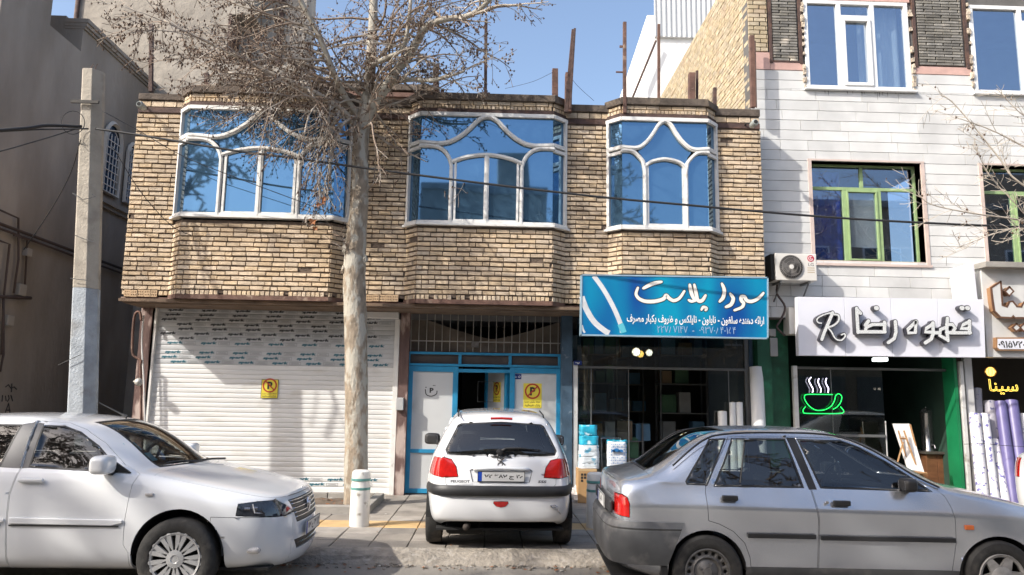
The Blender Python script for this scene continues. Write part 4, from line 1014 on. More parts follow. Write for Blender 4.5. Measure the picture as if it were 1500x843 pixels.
b = MB(); b.box(x0, x1, Yp-.17, Yp+.15, .1, zs[0]); b.build('box', cardm, ct, bev=.006)
b = MB(); xx, z9_ = (x0+x1)/2, zs[0]-.1
for k in range(4):
    for q in range(3): b.box(xx-.10+.045*k, xx-.065+.045*k, Yp-.1715, Yp-.1705, z9_-.045*q, z9_-.045*q+.035) if (k+q) % 4 != 3 else None
b.build('printed_symbols', blk, ct); b = MB(); b.box(x0, x1, Yp-.172, Yp-.1712, zs[0]-.03, zs[0]-.0) ; b.build('tape', mat('tape', (.5, .36, .2), .3, var=0), ct)
b = MB(); b.box(PX(893, 690)[0], PX(929, 690)[0], Yp-.12, Yp+.2, .1, PX(900, 687)[1]); tag(b.build('carton', cardm, bev=.006), 'flat brown carton lying behind the white bollard', 'carton')
bagp = mat('patterned_bag', (.74, .76, .78), .35, var=.05)
x0, x1 = PX(887, 660)[0], PX(919, 660)[0]; z0, z1 = PX(900, 686)[1]+.005, PX(900, 647)[1]
bg_ = thing('printed_bag', 'white plastic bag printed with small blue motifs and a cloud', 'bag', (x0, Yp, z0))
o = soft(x0, x1, Yp-.1, Yp+.12, z0, z1, bagp, 'bag_body', None, None); o.parent = bg_; o.location = (-x0, -Yp, -z0)
bp = mat('blue_motif', (.02, .16, .42), .5, var=0); b = MB()
for i in range(9):
    for j in range(9):
        X0, Z0 = x0+.03+(x1-x0-.06)*i/8.5, z0+.03+(z1-z0-.05)*j/8.6
        if 3 < j < 6.5 and 1 < i < 7: continue
        b.box(X0, X0+.014, Yp-.118, Yp-.112, Z0, Z0+.008+(i+j) % 2*.01)
xm, zm = (x0+x1)/2, z0+(z1-z0)*.62
for a_, r_ in ((-.07, .035), (-.02, .055), (.045, .04)): b.prism([(xm+a_+r_*math.cos(t), zm+max(0, r_*math.sin(t))) for t in [math.pi*k/8 for k in range(9)]], Yp-.121, Yp-.113)
text_into(b, 'C..s', xm-.03, xm+.03, zm-.06, zm-.03, Yp-.119); b.build('printed_motifs', bp, bg_)
o = soft(x0, x1+.01, Yp-.09, Yp+.1, z1-.03, z1+.02, bagblue, 'blue_top', None, None, amp=.02); o.parent = bg_; o.location = (-x0, -Yp, -z0)
tr_ = thing('trolley', 'small metal hand trolley standing behind the printed bag', 'trolley', (PX(880, 680)[0], Yp+.2, .1))
q = [P(x, y, Yp+.2) for x, y in ((882, 700), (881, 642), (909, 642), (911, 700))]; b = MB(); b.tube([(x, Yp+.2, z) for x, z in q], .013, 6); b.build('handle', mat('chromed', (.55, .55, .55), .25, metal=.9, var=0), tr_)
# heap of clear plastic bags
clearp = mat('clear_plastic_heap', (.55, .53, .52), .3, var=.2, scale=14, bump=1, bscale=30)
b = bmesh.new(); bmesh.ops.create_icosphere(b, subdivisions=4, radius=1)
x_, y_ = G(858, 735, .1)
for v in b.verts:
    p = v.co; k = 1+mnoise.noise(p*2.2)*.35+mnoise.noise(p*6)*.2+mnoise.noise(p*15)*.07
    v.co = Vector((x_+p.x*.33*k, y_+.1+p.y*.22*k, .1+max(-.0, p.z)*.24*k))
me = bpy.data.meshes.new('bag_heap'); b.to_mesh(me); b.free(); me.materials.append(clearp); o = bpy.data.objects.new('plastic_bag_heap', me); COL.objects.link(o)
tag(o, 'crumpled heap of clear plastic bags on the pavement by the carton', 'plastic bags')
# ============================================================ coffee shop
s2 = thing('shop_facade', 'dark glazed coffee shop front with white posts and a green door', 'shop front', (6, YSH, .1))
fbar(s2, SXf(1154), SXf(1160), .1, SZf(537, 1157), 12.2, whitep, .08)
b = MB(); b.box(4.5, SXf(1154), 12.3, 12.6, .1, 3.1); b.build('pier', green_m, s2)
fbar(s2, SXf(1160), SXf(1398), SZf(541, 1280)-.02, SZf(541, 1280)+.02, YSH, steelg)
fbar(s2, SXf(1160), SXf(1440), 2.9, 3.3, YSH+.2, green_m, .2, 'fascia_board')
for a, c_ in ((1160, 1216), (1217, 1292)):
    b = MB(); b.box(SXf(a), SXf(c_), YSH-.018, YSH-.012, .12, SZf(541, 1280)-.02); b.build('pane', shop_gl, s2)
fbar(s2, SXf(1216), SXf(1217), .1, SZf(541, 1280), YSH-.01, steelg, .02, 'glass_edge')
fbar(s2, SXf(1292), SXf(1293.5), .1, SZf(617, 1292), YSH-.01, whitep, .02, 'glass_edge')
fbar(s2, SXf(1160), SXf(1291), SZf(640, 1230), SZf(638, 1230)+.02, YSH-.03, steelg, .03)
for a, c_, y_t, Y_ in ((1406, 1411, 530, 12.15), (1413, 1424, 525, 12.2)): fbar(s2, P(a, 600, Y_)[0], P(c_, 600, Y_)[0], .1, P(a, y_t, Y_)[1], Y_, whitep, .08)
brg = mat('bright_green_paint', (.01, .17, .065), .4, var=.15, scale=4)
b = MB(); xg = P(1404, 600, 12.1)[0]; b.box(xg-.03, xg+.02, 12.1, 12.42, .12, 2.5); b.build('open_door', brg, s2, label='green door leaf folded open')
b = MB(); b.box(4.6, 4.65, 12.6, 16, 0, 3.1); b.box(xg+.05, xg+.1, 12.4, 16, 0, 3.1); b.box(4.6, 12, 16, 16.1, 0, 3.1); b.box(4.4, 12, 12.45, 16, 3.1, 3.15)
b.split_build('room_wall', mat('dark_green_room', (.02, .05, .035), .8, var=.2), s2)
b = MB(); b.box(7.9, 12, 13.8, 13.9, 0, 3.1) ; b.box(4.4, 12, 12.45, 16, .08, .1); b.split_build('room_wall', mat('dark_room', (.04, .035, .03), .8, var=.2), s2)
# counter and boiler
x0, x1 = P(1348, 690, 12.9)[0], P(1396, 690, 12.9)[0]; ztc = P(1370, 662, 12.7)[1]
wood = mat('brown_wood', (.17, .075, .035), .5, var=.25, scale=6, streak=.3)
cn = thing('counter', 'brown wooden counter inside the coffee shop', 'counter', (x0, 12.9, .1))
for k in range(3):
    w_ = (x1-x0)/3; b = MB(); b.box(x0+w_*k+.003, x0+w_*(k+1)-.003, 12.7, 13.3, .1, ztc-.04); b.build('panel', wood, cn, bev=.005)
b = MB(); b.box(x0-.04, x1+.04, 12.64, 13.34, ztc-.04, ztc); b.build('counter_top', mat('dark_top', (.08, .07, .06), .3, var=.1), cn, bev=.006)
xs, zs_ = P(1356, 600, 13.0); sv = mat('chrome_boiler', (.5, .5, .5), .2, metal=.9, var=.1)
bo = thing('water_boiler', 'tall chrome water boiler standing on the wooden counter', 'boiler', (xs, 13, ztc))
b = MB(); b.lathe([(.001, ztc), (.12, ztc), (.115, ztc+.03), (.1, ztc+.05), (.1, ztc+.62), (.115, ztc+.64), (.07, ztc+.70), (.02, ztc+.72), (.001, ztc+.76)], (xs, 13, 0), 20); b.build('boiler_body', sv, bo, smooth='auto')
b = MB(); b.tube([(xs, 12.9, ztc+.1), (xs, 12.8, ztc+.1), (xs, 12.79, ztc+.05)], .012, 6); b.build('tap', sv, bo)
# easel board
es_ = thing('easel_board', 'white board leaning on a wooden easel outside the coffee shop', 'easel', (P(1335, 720, 11.9)[0], 11.8, .1))
lwood = mat('pale_wood', (.42, .24, .11), .6, var=.15, scale=9, streak=.3)
Ye = 11.75; c4 = [P(x, y, Ye+.1) for x, y in ((1308, 621), (1332, 621))]+[P(x, y, Ye-.05) for x, y in ((1354, 692), (1330, 688))]
b = MB(); ys = [Ye+.1, Ye+.1, Ye-.05, Ye-.05]; ps = [(p[0], y, p[1]) for p, y in zip(c4, ys)]
b.add(ps+[(p[0], p[1]+.02, p[2]) for p in ps], [(0, 3, 2, 1), (4, 5, 6, 7), (0, 1, 5, 4), (1, 2, 6, 5), (2, 3, 7, 6), (3, 0, 4, 7)]); b.build('board', mat('board_white', (.78, .77, .74), .5, var=.04), es_)
def es(l, r_, Y_, nm='leg', mm=lwood):
    b = MB(); b.tube([(P(x, y, Y_)[0], Y_, P(x, y, Y_)[1]) for x, y in l], r_, 4); b.build(nm, mm, es_)
es([(1316, 631), (1333, 690)], .013, Ye+.0); es([(1324, 631), (1352, 712)], .015, Ye-.02); es([(1323, 648), (1311, 690), (1305, 725)], .013, Ye-.07); es([(1352, 622+5), (1356, 715)], .012, Ye+.02) if False else None
es([(1333, 622), (1357, 712)], .014, Ye+.04, 'board_edge'); es([(1318, 642), (1327, 643)], .014, Ye-.08, 'clamp'); es([(1326, 691), (1358, 694)], .018, Ye-.08, 'ledge')
# neon cup
neo = lambda n_, c_, s_: mat(n_, c_, .5, var=0, emit=c_, es=s_)
cupm = thing('neon_cup_sign', 'green neon coffee cup with white steam hung in the dark window', 'neon sign', (*P(1205, 590, YSH-.08)[:1], YSH-.08, 2))
Yn = YSH-.08; ng = neo('neon_green', (.02, 1, .14), 1.1); nw = neo('neon_white', (.85, .8, 1), 2.2)
def neon(par, l, o, s_, m_, r_, Y, nm='tube', k=5):
    p = smooth_pts(tr(l, o, s_, Y), k); b = MB(); b.tube([(x, Y, z) for x, z in p], r_, 6); b.build(nm, m_, par, smooth=True)
o_, q_ = (1165, 540), 11.24
neon(cupm, [(610, 430), (400, 428), (190, 430), (150, 465), (165, 530), (230, 620), (320, 680), (410, 692), (510, 672), (600, 610), (645, 530), (665, 450), (710, 418), (755, 445), (765, 490), (740, 570), (680, 640), (620, 672)], o_, q_, ng, .0065, Yn)
neon(cupm, [(168, 630), (130, 680), (135, 725), (180, 740), (450, 745), (720, 742), (785, 730), (795, 695), (745, 630)], o_, q_, ng, .0065, Yn)
for l_ in ([(262, 145), (225, 200), (260, 280), (290, 340), (282, 400)], [(388, 165), (375, 220), (400, 290), (422, 340), (416, 400)], [(515, 160), (498, 220), (520, 280), (545, 330), (540, 400)]): neon(cupm, l_, o_, q_, nw, .008, Yn, 'steam_tube')
x_, z_ = P(1289, 527, 12.6); b = MB(); b.box(x_-.09, x_+.09, 12.5, 12.7, z_-.03, z_+.03); tag(b.build('ceiling_light', neo('lamp_white', (.9, 1, .97), 2.5), bev=.01), 'small white lamp glowing under the coffee shop sign', 'light')
b = MB(); x_, z_ = P(1285, 570, 13.5)
text_into(b, 'U  48', x_-.06, x_+.06, z_-.02, z_+.02, 13.5); tag(b.build('menu_display', neo('display', (.9, .7, .6), .6)), 'tiny lit characters deep inside the coffee shop', 'display')
# ============================================================ roll shop at the edge
s3 = thing('shop_facade', 'dark shop opening with patterned plastic rolls standing outside', 'shop front', (9, YSH, .1))
fbar(s3, P(1424, 600, YSH)[0], 12, 2.8, 3.3, YSH+.2, mat('shop_header', (.06, .055, .05), .8, var=.2), .2, 'header')
b = MB(); b.box(12, 12.1, 12, 16, 0, 12); b.build('end_wall', grout, s3)
random.seed(5)
lil = mat('lilac_roll', (.12, .105, .25), .4, var=.15, scale=5); pat = mat('printed_roll', (.66, .65, .66), .4, var=.06, spots=(.14, .13, .36), spotscale=17, spotlo=.57, spothi=.60)
pdark = mat('printed_dark_roll', (.30, .29, .33), .4, var=.15, spots=(.06, .06, .15), spotscale=11, spotlo=.6, spothi=.65)
defs = [((1427, 607), (1440, 725), .085, pat, 'printed white plastic roll next to the white door post'), ((1441, 607), (1457, 728), .075, pat, 'slim printed white roll, second from the door post'),
        ((1455, 645), (1472, 730), .08, pat, 'shortest printed white roll standing in front of the lilac ones'), ((1449, 588), (1464, 720), .09, pdark, 'darker printed roll behind the short white one'),
        ((1465, 589), (1485, 730), .085, lil, 'lilac plastic roll beside the short printed roll'), ((1481, 588), (1502, 730), .1, lil, 'thicker lilac plastic roll farther from the door post'), ((1497, 608), (1512, 730), .085, pat, 'printed white roll cut by the edge of the picture'),
        ((1430, 570), (1435, 700), .08, pdark, 'dim grey roll standing behind the printed ones')]
for k, (a, c_, r_, m_, l_) in enumerate(defs): roll(a, c_, r_, 11.75+(.25 if k in (3, 7) else .0), 12.1+(.15 if k in (3, 7) else 0)+.02*k, l_, m_, 'plastic rolls outside the roll shop', name='plastic_roll')
b = MB(); b.tube([(x, 11.72, z) for x, z in [P(x, y, 11.72) for x, y in ((1412, 651), (1440, 650), (1470, 653), (1510, 655))]], .004, 4); tag(b.build('tie_cord', dark), 'thin dark cord tied round the standing plastic rolls', 'cord')
ny = neo('neon_yellow', (1, .72, .12), 1.1)
nn = thing('neon_name_sign', 'yellow neon outline lettering in the dark roll shop', 'neon sign', (P(1470, 570, 12.3)[0], 12.3, 2))
q3 = (1120, 360); m3 = 3.0105
def neon_text(par, t, x0, x1, z0, z1, Y, m_, r_):          # tube following the outline of the lettering
    me, (a, c, d, e) = text_mesh(shape(t), 0, 2, .0); sx, sz = (x1-x0)/(c-a), (z1-z0)/(e-d); cnt = {}
    for p in me.polygons:
        for k in p.edge_keys: cnt[k] = cnt.get(k, 0)+1
    b = MB(); W2_ = lambda v: (x0+(me.vertices[v].co.x-a)*sx, Y, z0+(me.vertices[v].co.y-d)*sz)
    for (u, v), q in cnt.items():
        if q == 1: b.tube([W2_(u), W2_(v)], r_, 4, cap=False)
    b.build('tube', m_, par)
(a0, b0), (a1, b1) = tr([(993, 655), (1114, 592)], q3, m3, 12.3); neon_text(nn, 'سینا', a0, a1, b0, b1, 12.3, ny, .004)
bulb(1451, 545, 'amber lit bulb hung inside the roll shop beside the neon name', (1, .58, .14), 1.6, 12.7, .08)
# ============================================================ signs
# blue shop sign
YBS = 11.22
sg = thing('blue_shop_sign', 'wide blue shop sign with white brushed lettering and pale ribbons', 'shop sign', (2.7, YBS, 3.3))
(xa, za), (xb, zb) = P(852, 403, YBS), P(1124.5, 407, YBS); (xc, zc), (xd, zd) = P(1124.5, 496, YBS), P(851, 491, YBS)
blue_s = bpy.data.materials.new('sign_blue_print'); blue_s.use_nodes = True
def sign_mat(M):
    n = M.node_tree.nodes; l = M.node_tree.links; g = n.new('ShaderNodeNewGeometry'); mp = n.new('ShaderNodeMapping'); mp.inputs['Rotation'].default_value = (0, math.radians(35), 0); mp.inputs['Scale'].default_value = (1.2, 0, .35)
    l.new(g.outputs['Position'], mp.inputs[0]); t = n.new('ShaderNodeTexNoise'); t.inputs['Scale'].default_value = 1.3; t.inputs['Detail'].default_value = 1.5; l.new(mp.outputs[0], t.inputs['Vector'])
    r_ = n.new('ShaderNodeValToRGB'); r_.color_ramp.elements[0].position = .35; r_.color_ramp.elements[0].color = (.003, .06, .27, 1); r_.color_ramp.elements[1].position = .62; r_.color_ramp.elements[1].color = (.0, .27, .44, 1)
    l.new(t.outputs[0], r_.inputs[0]); l.new(r_.outputs[0], n['Principled BSDF'].inputs['Base Color']); n['Principled BSDF'].inputs['Roughness'].default_value = .35
sign_mat(blue_s)
b = MB(); b.prism([(xa, za), (xb, zb), (xc, zc), (xd, zd)], YBS, YBS+.10); b.build('sign_face', blue_s, sg)
b = MB(); fr_ = [(xa, za), (xb, zb), (xc, zc), (xd, zd)]
for k in range(4): b.stroke([fr_[k], fr_[(k+1) % 4]], .022, YBS-.008, YBS+.105+.001*k)
b.build('sign_frame', mat('sign_alu', (.35, .5, .6), .4, metal=.3, var=.1), sg)
O, Q = (845, 395), 5.263
ribm = mat('ribbon_print', (.58, .60, .62), .4, var=.2, scale=3); ribt = mat('ribbon_teal', (.1, .45, .55), .4, var=.1)
b = MB(); b.stroke(smooth_pts(tr([(130, 50), (190, 130), (250, 230), (300, 330), (340, 430), (350, 488)], O, Q, YBS), 5), [.07]*26, YBS-.0012, YBS, caps=False)
b.stroke(smooth_pts(tr([(38, 210), (70, 300), (130, 400), (210, 470), (250, 492)], O, Q, YBS), 5), .085, YBS-.0014, YBS, caps=False); b.stroke(smooth_pts(tr([(38, 430), (50, 470), (62, 488)], O, Q, YBS), 5), .03, YBS-.0016, YBS, caps=False)
b.build('printed_ribbon', ribm, sg)
b = MB(); b.stroke(smooth_pts(tr([(334, 420), (350, 455), (362, 488)], O, Q, YBS), 5), .09, YBS-.0019, YBS-.0015, caps=False); b.build('printed_ribbon', ribt, sg)
calli = [[(1438, 182), (1400, 222), (1350, 246), (1310, 240), (1292, 212), (1268, 212), (1268, 240), (1285, 262), (1270, 292), (1215, 315)], [(1182, 188), (1205, 225), (1188, 270), (1148, 290)], [(1118, 110), (1136, 160), (1128, 215), (1100, 248)],
         [(905, 118), (918, 180), (932, 238), (965, 240), (992, 200)], [(870, 118), (882, 180), (903, 232)], [(860, 236), (885, 246), (925, 236)], [(960, 312), (975, 290), (1000, 300), (990, 316)],
         [(828, 168), (790, 222), (745, 240), (710, 222), (688, 200), (665, 228), (600, 246), (530, 246), (480, 226), (456, 190), (470, 142)], [(512, 146), (580, 112), (652, 96)]]
bk_, wt_ = MB(), MB()
for k, l_ in enumerate(calli):
    p = smooth_pts(tr(l_, O, Q, YBS), 5); wd = .045 if k in (5, 6) else .056; n = len(p); ws = [wd*(1-.35*abs(2*i/(n-1)-1)**3) for i in range(n)]
    bk_.stroke(p, [q+.02 for q in ws], YBS-.0026-.0001*k, YBS-.002); wt_.stroke(p, ws, YBS-.0046-.0001*k, YBS-.004)
bk_.build('letter_outline', blk, sg); wt_.build('lettering', mat('ivory_print', (.80, .78, .72), .4, var=.06), sg)
b = MB(); (a0, b0), (a1, b1) = tr([(385, 405), (1442, 352)], O, Q, YBS)
text_into(b, shape('ارائه دهنده سلفون - نایلون - نایلکس و ظروف یکبار مصرف'), a0, a1, b0-.03, b1-.02, YBS-.003, bold=.025); b.build('small_lettering', mat('white_print', (.8, .8, .8), .5, var=0), sg)
b = MB(); (a0, b0), (a1, b1) = tr([(620, 488), (1225, 445)], O, Q, YBS); text_into(b, '۲۲۷۸۷۱۴۷  -  ۰۹۳۷۰۸۴۰۱۵۴', a0, a1, b0, b1, YBS-.003); b.build('phone_number', mat('faded_print', (.30, .42, .60), .6, var=0), sg)
for k in range(3):
    b = MB(); x = xa+.3+k*1.05; b.box(x, x+.04, YBS+.101, 11.62, 3.0, 3.04); b.build('bracket', steelg, sg)
# white sign with raised letters
YWS = 11.78
ws_ = thing('white_shop_sign', 'white panel sign with raised dark sided letters over the coffee shop', 'shop sign', (6.3, YWS, 3.2))
c4 = [P(1168, 435, YWS), P(1441, 439, YWS), P(1444, 524, YWS), P(1170, 521, YWS)]
wpan = mat('sign_white_panel', (.72, .73, .80), .45, var=.02)
for k in range(4):
    u0, u1 = k/4, (k+1)/4; tp = lambda u: tuple(c4[0][i]+(c4[1][i]-c4[0][i])*u for i in (0, 1)); bt = lambda u: tuple(c4[3][i]+(c4[2][i]-c4[3][i])*u for i in (0, 1))
    b = MB(); b.prism([tp(u0+.001), tp(u1-.001), bt(u1-.001), bt(u0+.001)], YWS, YWS+.12); b.build('sign_panel', wpan, ws_, bev=.003)
O, Q = (1160, 425), 5.172
side_m = mat('letter_side', (.035, .035, .045), .4, var=.1); face_m = mat('letter_face', (.60, .62, .62), .5, var=.3, scale=90)
let = [[(1345, 328), (1345, 235)], [(1345, 240), (1300, 262), (1278, 292), (1345, 294)], [(1352, 325), (1200, 325)], [(1178, 215), (1172, 300), (1182, 385)], [(1172, 262), (1215, 262), (1236, 290), (1215, 322), (1172, 325)], [(1172, 282), (1125, 300), (1118, 345), (1180, 380)], [(1120, 325), (1070, 325)],
       [(1068, 250), (1070, 330), (1055, 372), (1010, 402)], [(1068, 258), (1020, 290), (1008, 318), (1065, 322)], [(940, 240), (935, 325), (880, 326), (878, 300), (935, 245)],
       [(783, 240), (788, 320), (775, 368), (730, 400)], [(490, 140), (500, 322)], [(492, 150), (520, 178)], [(500, 318), (705, 318)], [(702, 245), (702, 318)], [(705, 262), (610, 262), (562, 285), (555, 318)], [(580, 235), (556, 268)]]
gap = .115
LG_ = {}
letter_of = lambda k: 'q' if k <= 6 else 'w' if k <= 8 else 'h' if k == 9 else 'r' if k == 10 else 'z' if k <= 16 else 'R' if k >= 30 else 'd%d' % k
def raised(l_, wd, k, smooth_=False):
    p = tr(l_, O, Q, YWS-gap); p = smooth_pts(p, 5) if smooth_ else p
    sm_, fm_ = LG_.setdefault(letter_of(k), (MB(), MB()))
    sm_.stroke(p, wd+.012, YWS-gap-.0005*(k % 7), YWS-.02-.0004*(k % 9)); fm_.stroke(p, wd-.014, YWS-gap-.006-.0003*(k % 9), YWS-gap-.001)
for k, l_ in enumerate(let): raised(l_, .066, k)
for k, (cx, cy_, r_) in enumerate(((1288, 138, .036), (1330, 138, .036), (640, 138, .042))):
    x, z = tr([(cx, cy_)], O, Q, YWS-gap)[0]; raised([(cx-2, cy_), (cx+2, cy_)], .085, 20+k)
for k, l_ in enumerate(([(308, 172), (285, 230), (250, 310), (226, 376)], [(308, 172), (250, 185), (195, 215), (195, 245), (222, 252)], [(300, 185), (350, 192), (352, 235), (310, 272), (270, 282)], [(272, 285), (300, 320), (330, 370), (372, 382), (402, 355), (398, 332), (375, 340)])): raised(l_, (.06, .036, .042, .036)[k], 30+k, True)
for a_, c_ in LG_.values(): o = a_.build('letter', side_m, ws_, fix=True); c_.build('letter_face', face_m, o, fix=True)
# third sign
Y3 = 11.9
s3g = thing('marble_shop_sign', 'white marble shop sign with bronze edged letters at the picture edge', 'shop sign', (8.6, Y3, 3.4))
pz = lambda x, y: P(x, y, Y3)
b = MB(); x0, z1 = pz(1437, 392); b.box(x0, 12, Y3, Y3+.3, pz(1450, 523)[1], z1+.02); b.build('sign_face', marble, s3g)
b = MB(); b.box(x0-.04, 12, Y3-.18, Y3+.2, pz(1440, 394)[1], pz(1440, 386)[1]); b.build('ledge', conc, s3g, bev=.006)
b = MB(); q4 = [P(1398, 392, 11.85), P(1426, 384, 11.85), P(1432, 440, 11.85), P(1402, 440, 11.85)]; b.prism(q4, 11.85, 11.97); b.build('side_panel', wpan, s3g)
O, Q, gp3 = (1395, 375), 5.438, .12
bronze = mat('bronze_edge', (.36, .2, .1), .45, metal=.2, var=.1)
def outl(l_, k, fill=True):
    p = tr(l_, O, Q, Y3-gp3); b = MB(); b.prism(p, Y3-gp3+.004, Y3-.001); b.build('letter_body', bronze, s3g)
    b = MB(); b.stroke(p+[p[0]], .03, Y3-gp3-.004, Y3-gp3+.012); b.build('letter_edge', mat('brown_edge', (.12, .06, .035), .5, var=.1), s3g, fix=True)
    b = MB(); b.prism(p, Y3-gp3-.0005, Y3-gp3+.004); b.build('letter_face', marble, s3g)
outl([(385, 205), (310, 255), (322, 360), (335, 440), (385, 490), (470, 495), (485, 478), (500, 495), (900, 495), (900, 370), (860, 370), (830, 410), (760, 410), (720, 370), (690, 410), (620, 410), (571, 370), (550, 408), (515, 405), (480, 362), (455, 366), (435, 408), (400, 398)], 0)
outl([(455, 248), (488, 283), (455, 318), (420, 283)], 1); outl([(510, 540), (540, 570), (571, 540), (602, 570), (571, 602), (545, 575), (510, 602), (480, 570)], 2)
p = tr([(350, 650), (900, 650), (900, 755), (370, 755), (350, 735)], O, Q, Y3-.08); b = MB(); b.prism(p, Y3-.08, Y3-.001); b.build('number_board', bronze, s3g)
p = tr([(360, 662), (890, 662), (890, 744), (374, 744), (360, 730)], O, Q, Y3-.08); b = MB(); b.prism(p, Y3-.086, Y3-.081); b.build('number_face', wpan, s3g)
b = MB(); (a0, b0), (a1, b1) = tr([(368, 732), (700, 682)], O, Q, Y3-.087); text_into(b, '۰۹۱۵۷۲۰۰۷۱۵', a0, a1, b0, b1, Y3-.0875, bold=.03); b.build('phone_number', blk, s3g)
# ============================================================ air conditioner outdoor units
acm = mat('ac_white', (.66, .64, .60), .45, var=.06, scale=3)
ac = thing('ac_unit', 'white outdoor air conditioner unit with a round fan below the green window', 'air conditioner', (*P(1165, 410, 11.85)[:1], 11.8, 3.7))
Ya = 11.72; (x0, z1), (x1, z0) = P(1135, 371, Ya), P(1197.5, 412, Ya)
b = MB(); b.box(x0, x1, Ya, Ya+.3, z0, z1); b.build('casing', acm, ac, bev=.012)
b = MB(); b.box(x0-.06, x0-.001, Ya+.03, Ya+.28, z0+.01, z1-.01); b.build('side_coil', dark, ac)
fx, fz = P(1158.5, 391.5, Ya); r_ = .187
b = MB(); b.lathe([(.001, -.012), (r_, -.012), (r_, -.001)], (fx, Ya, fz), 32, ax='y'); b.build('fan_opening', mat('fan_dark', (.03, .028, .028), .7, var=0), ac)
b = MB()
for k in range(3):
    a = 2.1*k+.4; pts = [(fx+r_*.9*q*math.cos(a+.5*q+w__), fz+r_*.9*q*math.sin(a+.5*q+w__)) for q, w__ in ((.2, 0), (.6, -.25), (.95, -.4), (.95, .45), (.6, .35), (.2, .5))]
    b.prism(pts, Ya-.02-.001*k, Ya-.015)
b.build('fan_blade', mat('fan_blade', (.13, .12, .12), .5, var=.1), ac)
b = MB()
for k in range(36):
    a = 2*math.pi*k/36; b.tube([(fx+.03*math.cos(a), Ya-.03, fz+.03*math.sin(a)), (fx+r_*.6*math.cos(a+.15), Ya-.034, fz+r_*.6*math.sin(a+.15)), (fx+r_*1.02*math.cos(a+.4), Ya-.012, fz+r_*1.02*math.sin(a+.4))], .0028, 3)
for q in (.5, .8, 1.02): b.tube([(fx+r_*q*math.cos(t), Ya-.03+.014*(q > 1), fz+r_*q*math.sin(t)) for t in [2*math.pi*j/28 for j in range(28)]], .004, 4, closed=True)
b.build('fan_grille', mat('grille_grey', (.22, .21, .2), .5, var=0), ac)
b = MB(); b.lathe([(.001, -.038), (.036, -.036), (.036, -.02)], (fx, Ya, fz), 16, ax='y'); b.build('fan_hub', acm, ac)
lx, lz = P(1187.5, 379, Ya); b = MB(); b.prism([(lx+.055*math.cos(t), lz+.055*math.sin(t)) for t in [2*math.pi*k/24 for k in range(24)]], Ya-.002, Ya); b.build('round_badge', mat('badge_red', (.45, .02, .05), .4, var=0), ac)
b = MB(); b.stroke([(lx-.005, lz+.03), (lx-.005, lz-.012), (lx+.014, lz-.012)], .008, Ya-.004, Ya-.003); b.stroke([(lx+.034*math.cos(t), lz+.034*math.sin(t)) for t in [.9+4.9*k/14 for k in range(15)]]+[(lx+.02, lz)], .008, Ya-.0045, Ya-.0032); b.build('badge_letters', whitem, ac)
b = MB(); text_into(b, 'LG', lx-.045, lx+.045, lz-.125, lz-.075, Ya-.001, bold=.02); b.build('lettering', mat('badge_grey', (.2, .2, .2), .5, var=0), ac)
for k in range(3): b = MB(); b.box(lx-.06, lx+.055, Ya-.002, Ya, lz-.16-.035*k, lz-.15-.035*k); b.build('rating_line', mat('label_tan', (.4, .3, .16), .6, var=0), ac)
b = MB()
for x in (x0+.08, x1-.14): b.box(x, x+.035, Ya+.02, YW-.02, z0-.035, z0-.002); b.tube([(x+.017, Ya+.05, z0-.03), (x+.017, YW-.02, z0-.3)], .014, 4)
b.build('bracket', steelg, ac)
b = MB(); q = [P(x, y, 11.95) for x, y in ((1140, 412), (1138, 430), (1150, 450), (1143, 470), (1138, 480), (1150, 492))]; b.tube([(x, 11.95, z) for x, z in smooth_pts(q, 4)], .018, 6); b.build('drain_hose', pipe_m, ac, smooth=True)
(x0, z1), (x1, z0) = P(1155, 450, 11.95), P(1168, 490, 11.95); b = MB(); b.box(x0, x1+.2, 11.95, 12.2, z0, z1); tag(b.build('metal_box', acm, bev=.01), 'old white metal box half hidden behind the white sign panel', 'metal box')
for nm, lab, a, c_ in (('meter_box', 'small square grey box on the wall just right of the blue sign', (1126, 482), (1137, 493)), ('meter_box', 'upright grey numbered box below the small square one', (1128, 495), (1140, 522))):
    (x0, z1), (x1, z0) = P(*a, 12.1), P(*c_, 12.1); b = MB(); b.box(x0, x1, 12.1, 12.22, z0, z1); tag(b.build(nm, mat('box_grey', (.33, .33, .32), .6, var=.15), bev=.008), lab.replace('just right of', 'beside the end of'), 'meter box')
# wall behind the cluster
b = MB(); b.box(4.38, 4.6, 12.12, 12.3, .1, 3.1); b.build('pier', green_m, s2)
# roof edge cameras
for px, py, lab in ((209, 157, 'grey security camera under the roof corner by the concrete pole'), (1103, 183, 'grey security camera under the roof corner by the marble building')):
    x, z = P(px, py, 11.35); t = thing('security_camera', lab, 'camera', (x, 11.35, z))
    b = MB(); b.lathe([(.001, -.11), (.04, -.11), (.055, -.08), (.05, .05), (.03, .1), (.001, .1)], (x, 11.33, z), 14, ax='y'); b.build('housing', mat('camera_grey', (.30, .33, .32), .4, var=.1), t, smooth='auto')
    b = MB(); b.lathe([(.001, -.112), (.032, -.112), (.034, -.108)], (x, 11.33, z), 12, ax='y'); b.build('lens', dark, t)
    b = MB(); b.tube([(x, 11.36, z+.03), (x-.05, 11.5, z+.08), (x-.05, 11.6, z+.08)], .014, 5); b.build('arm', dark, t)
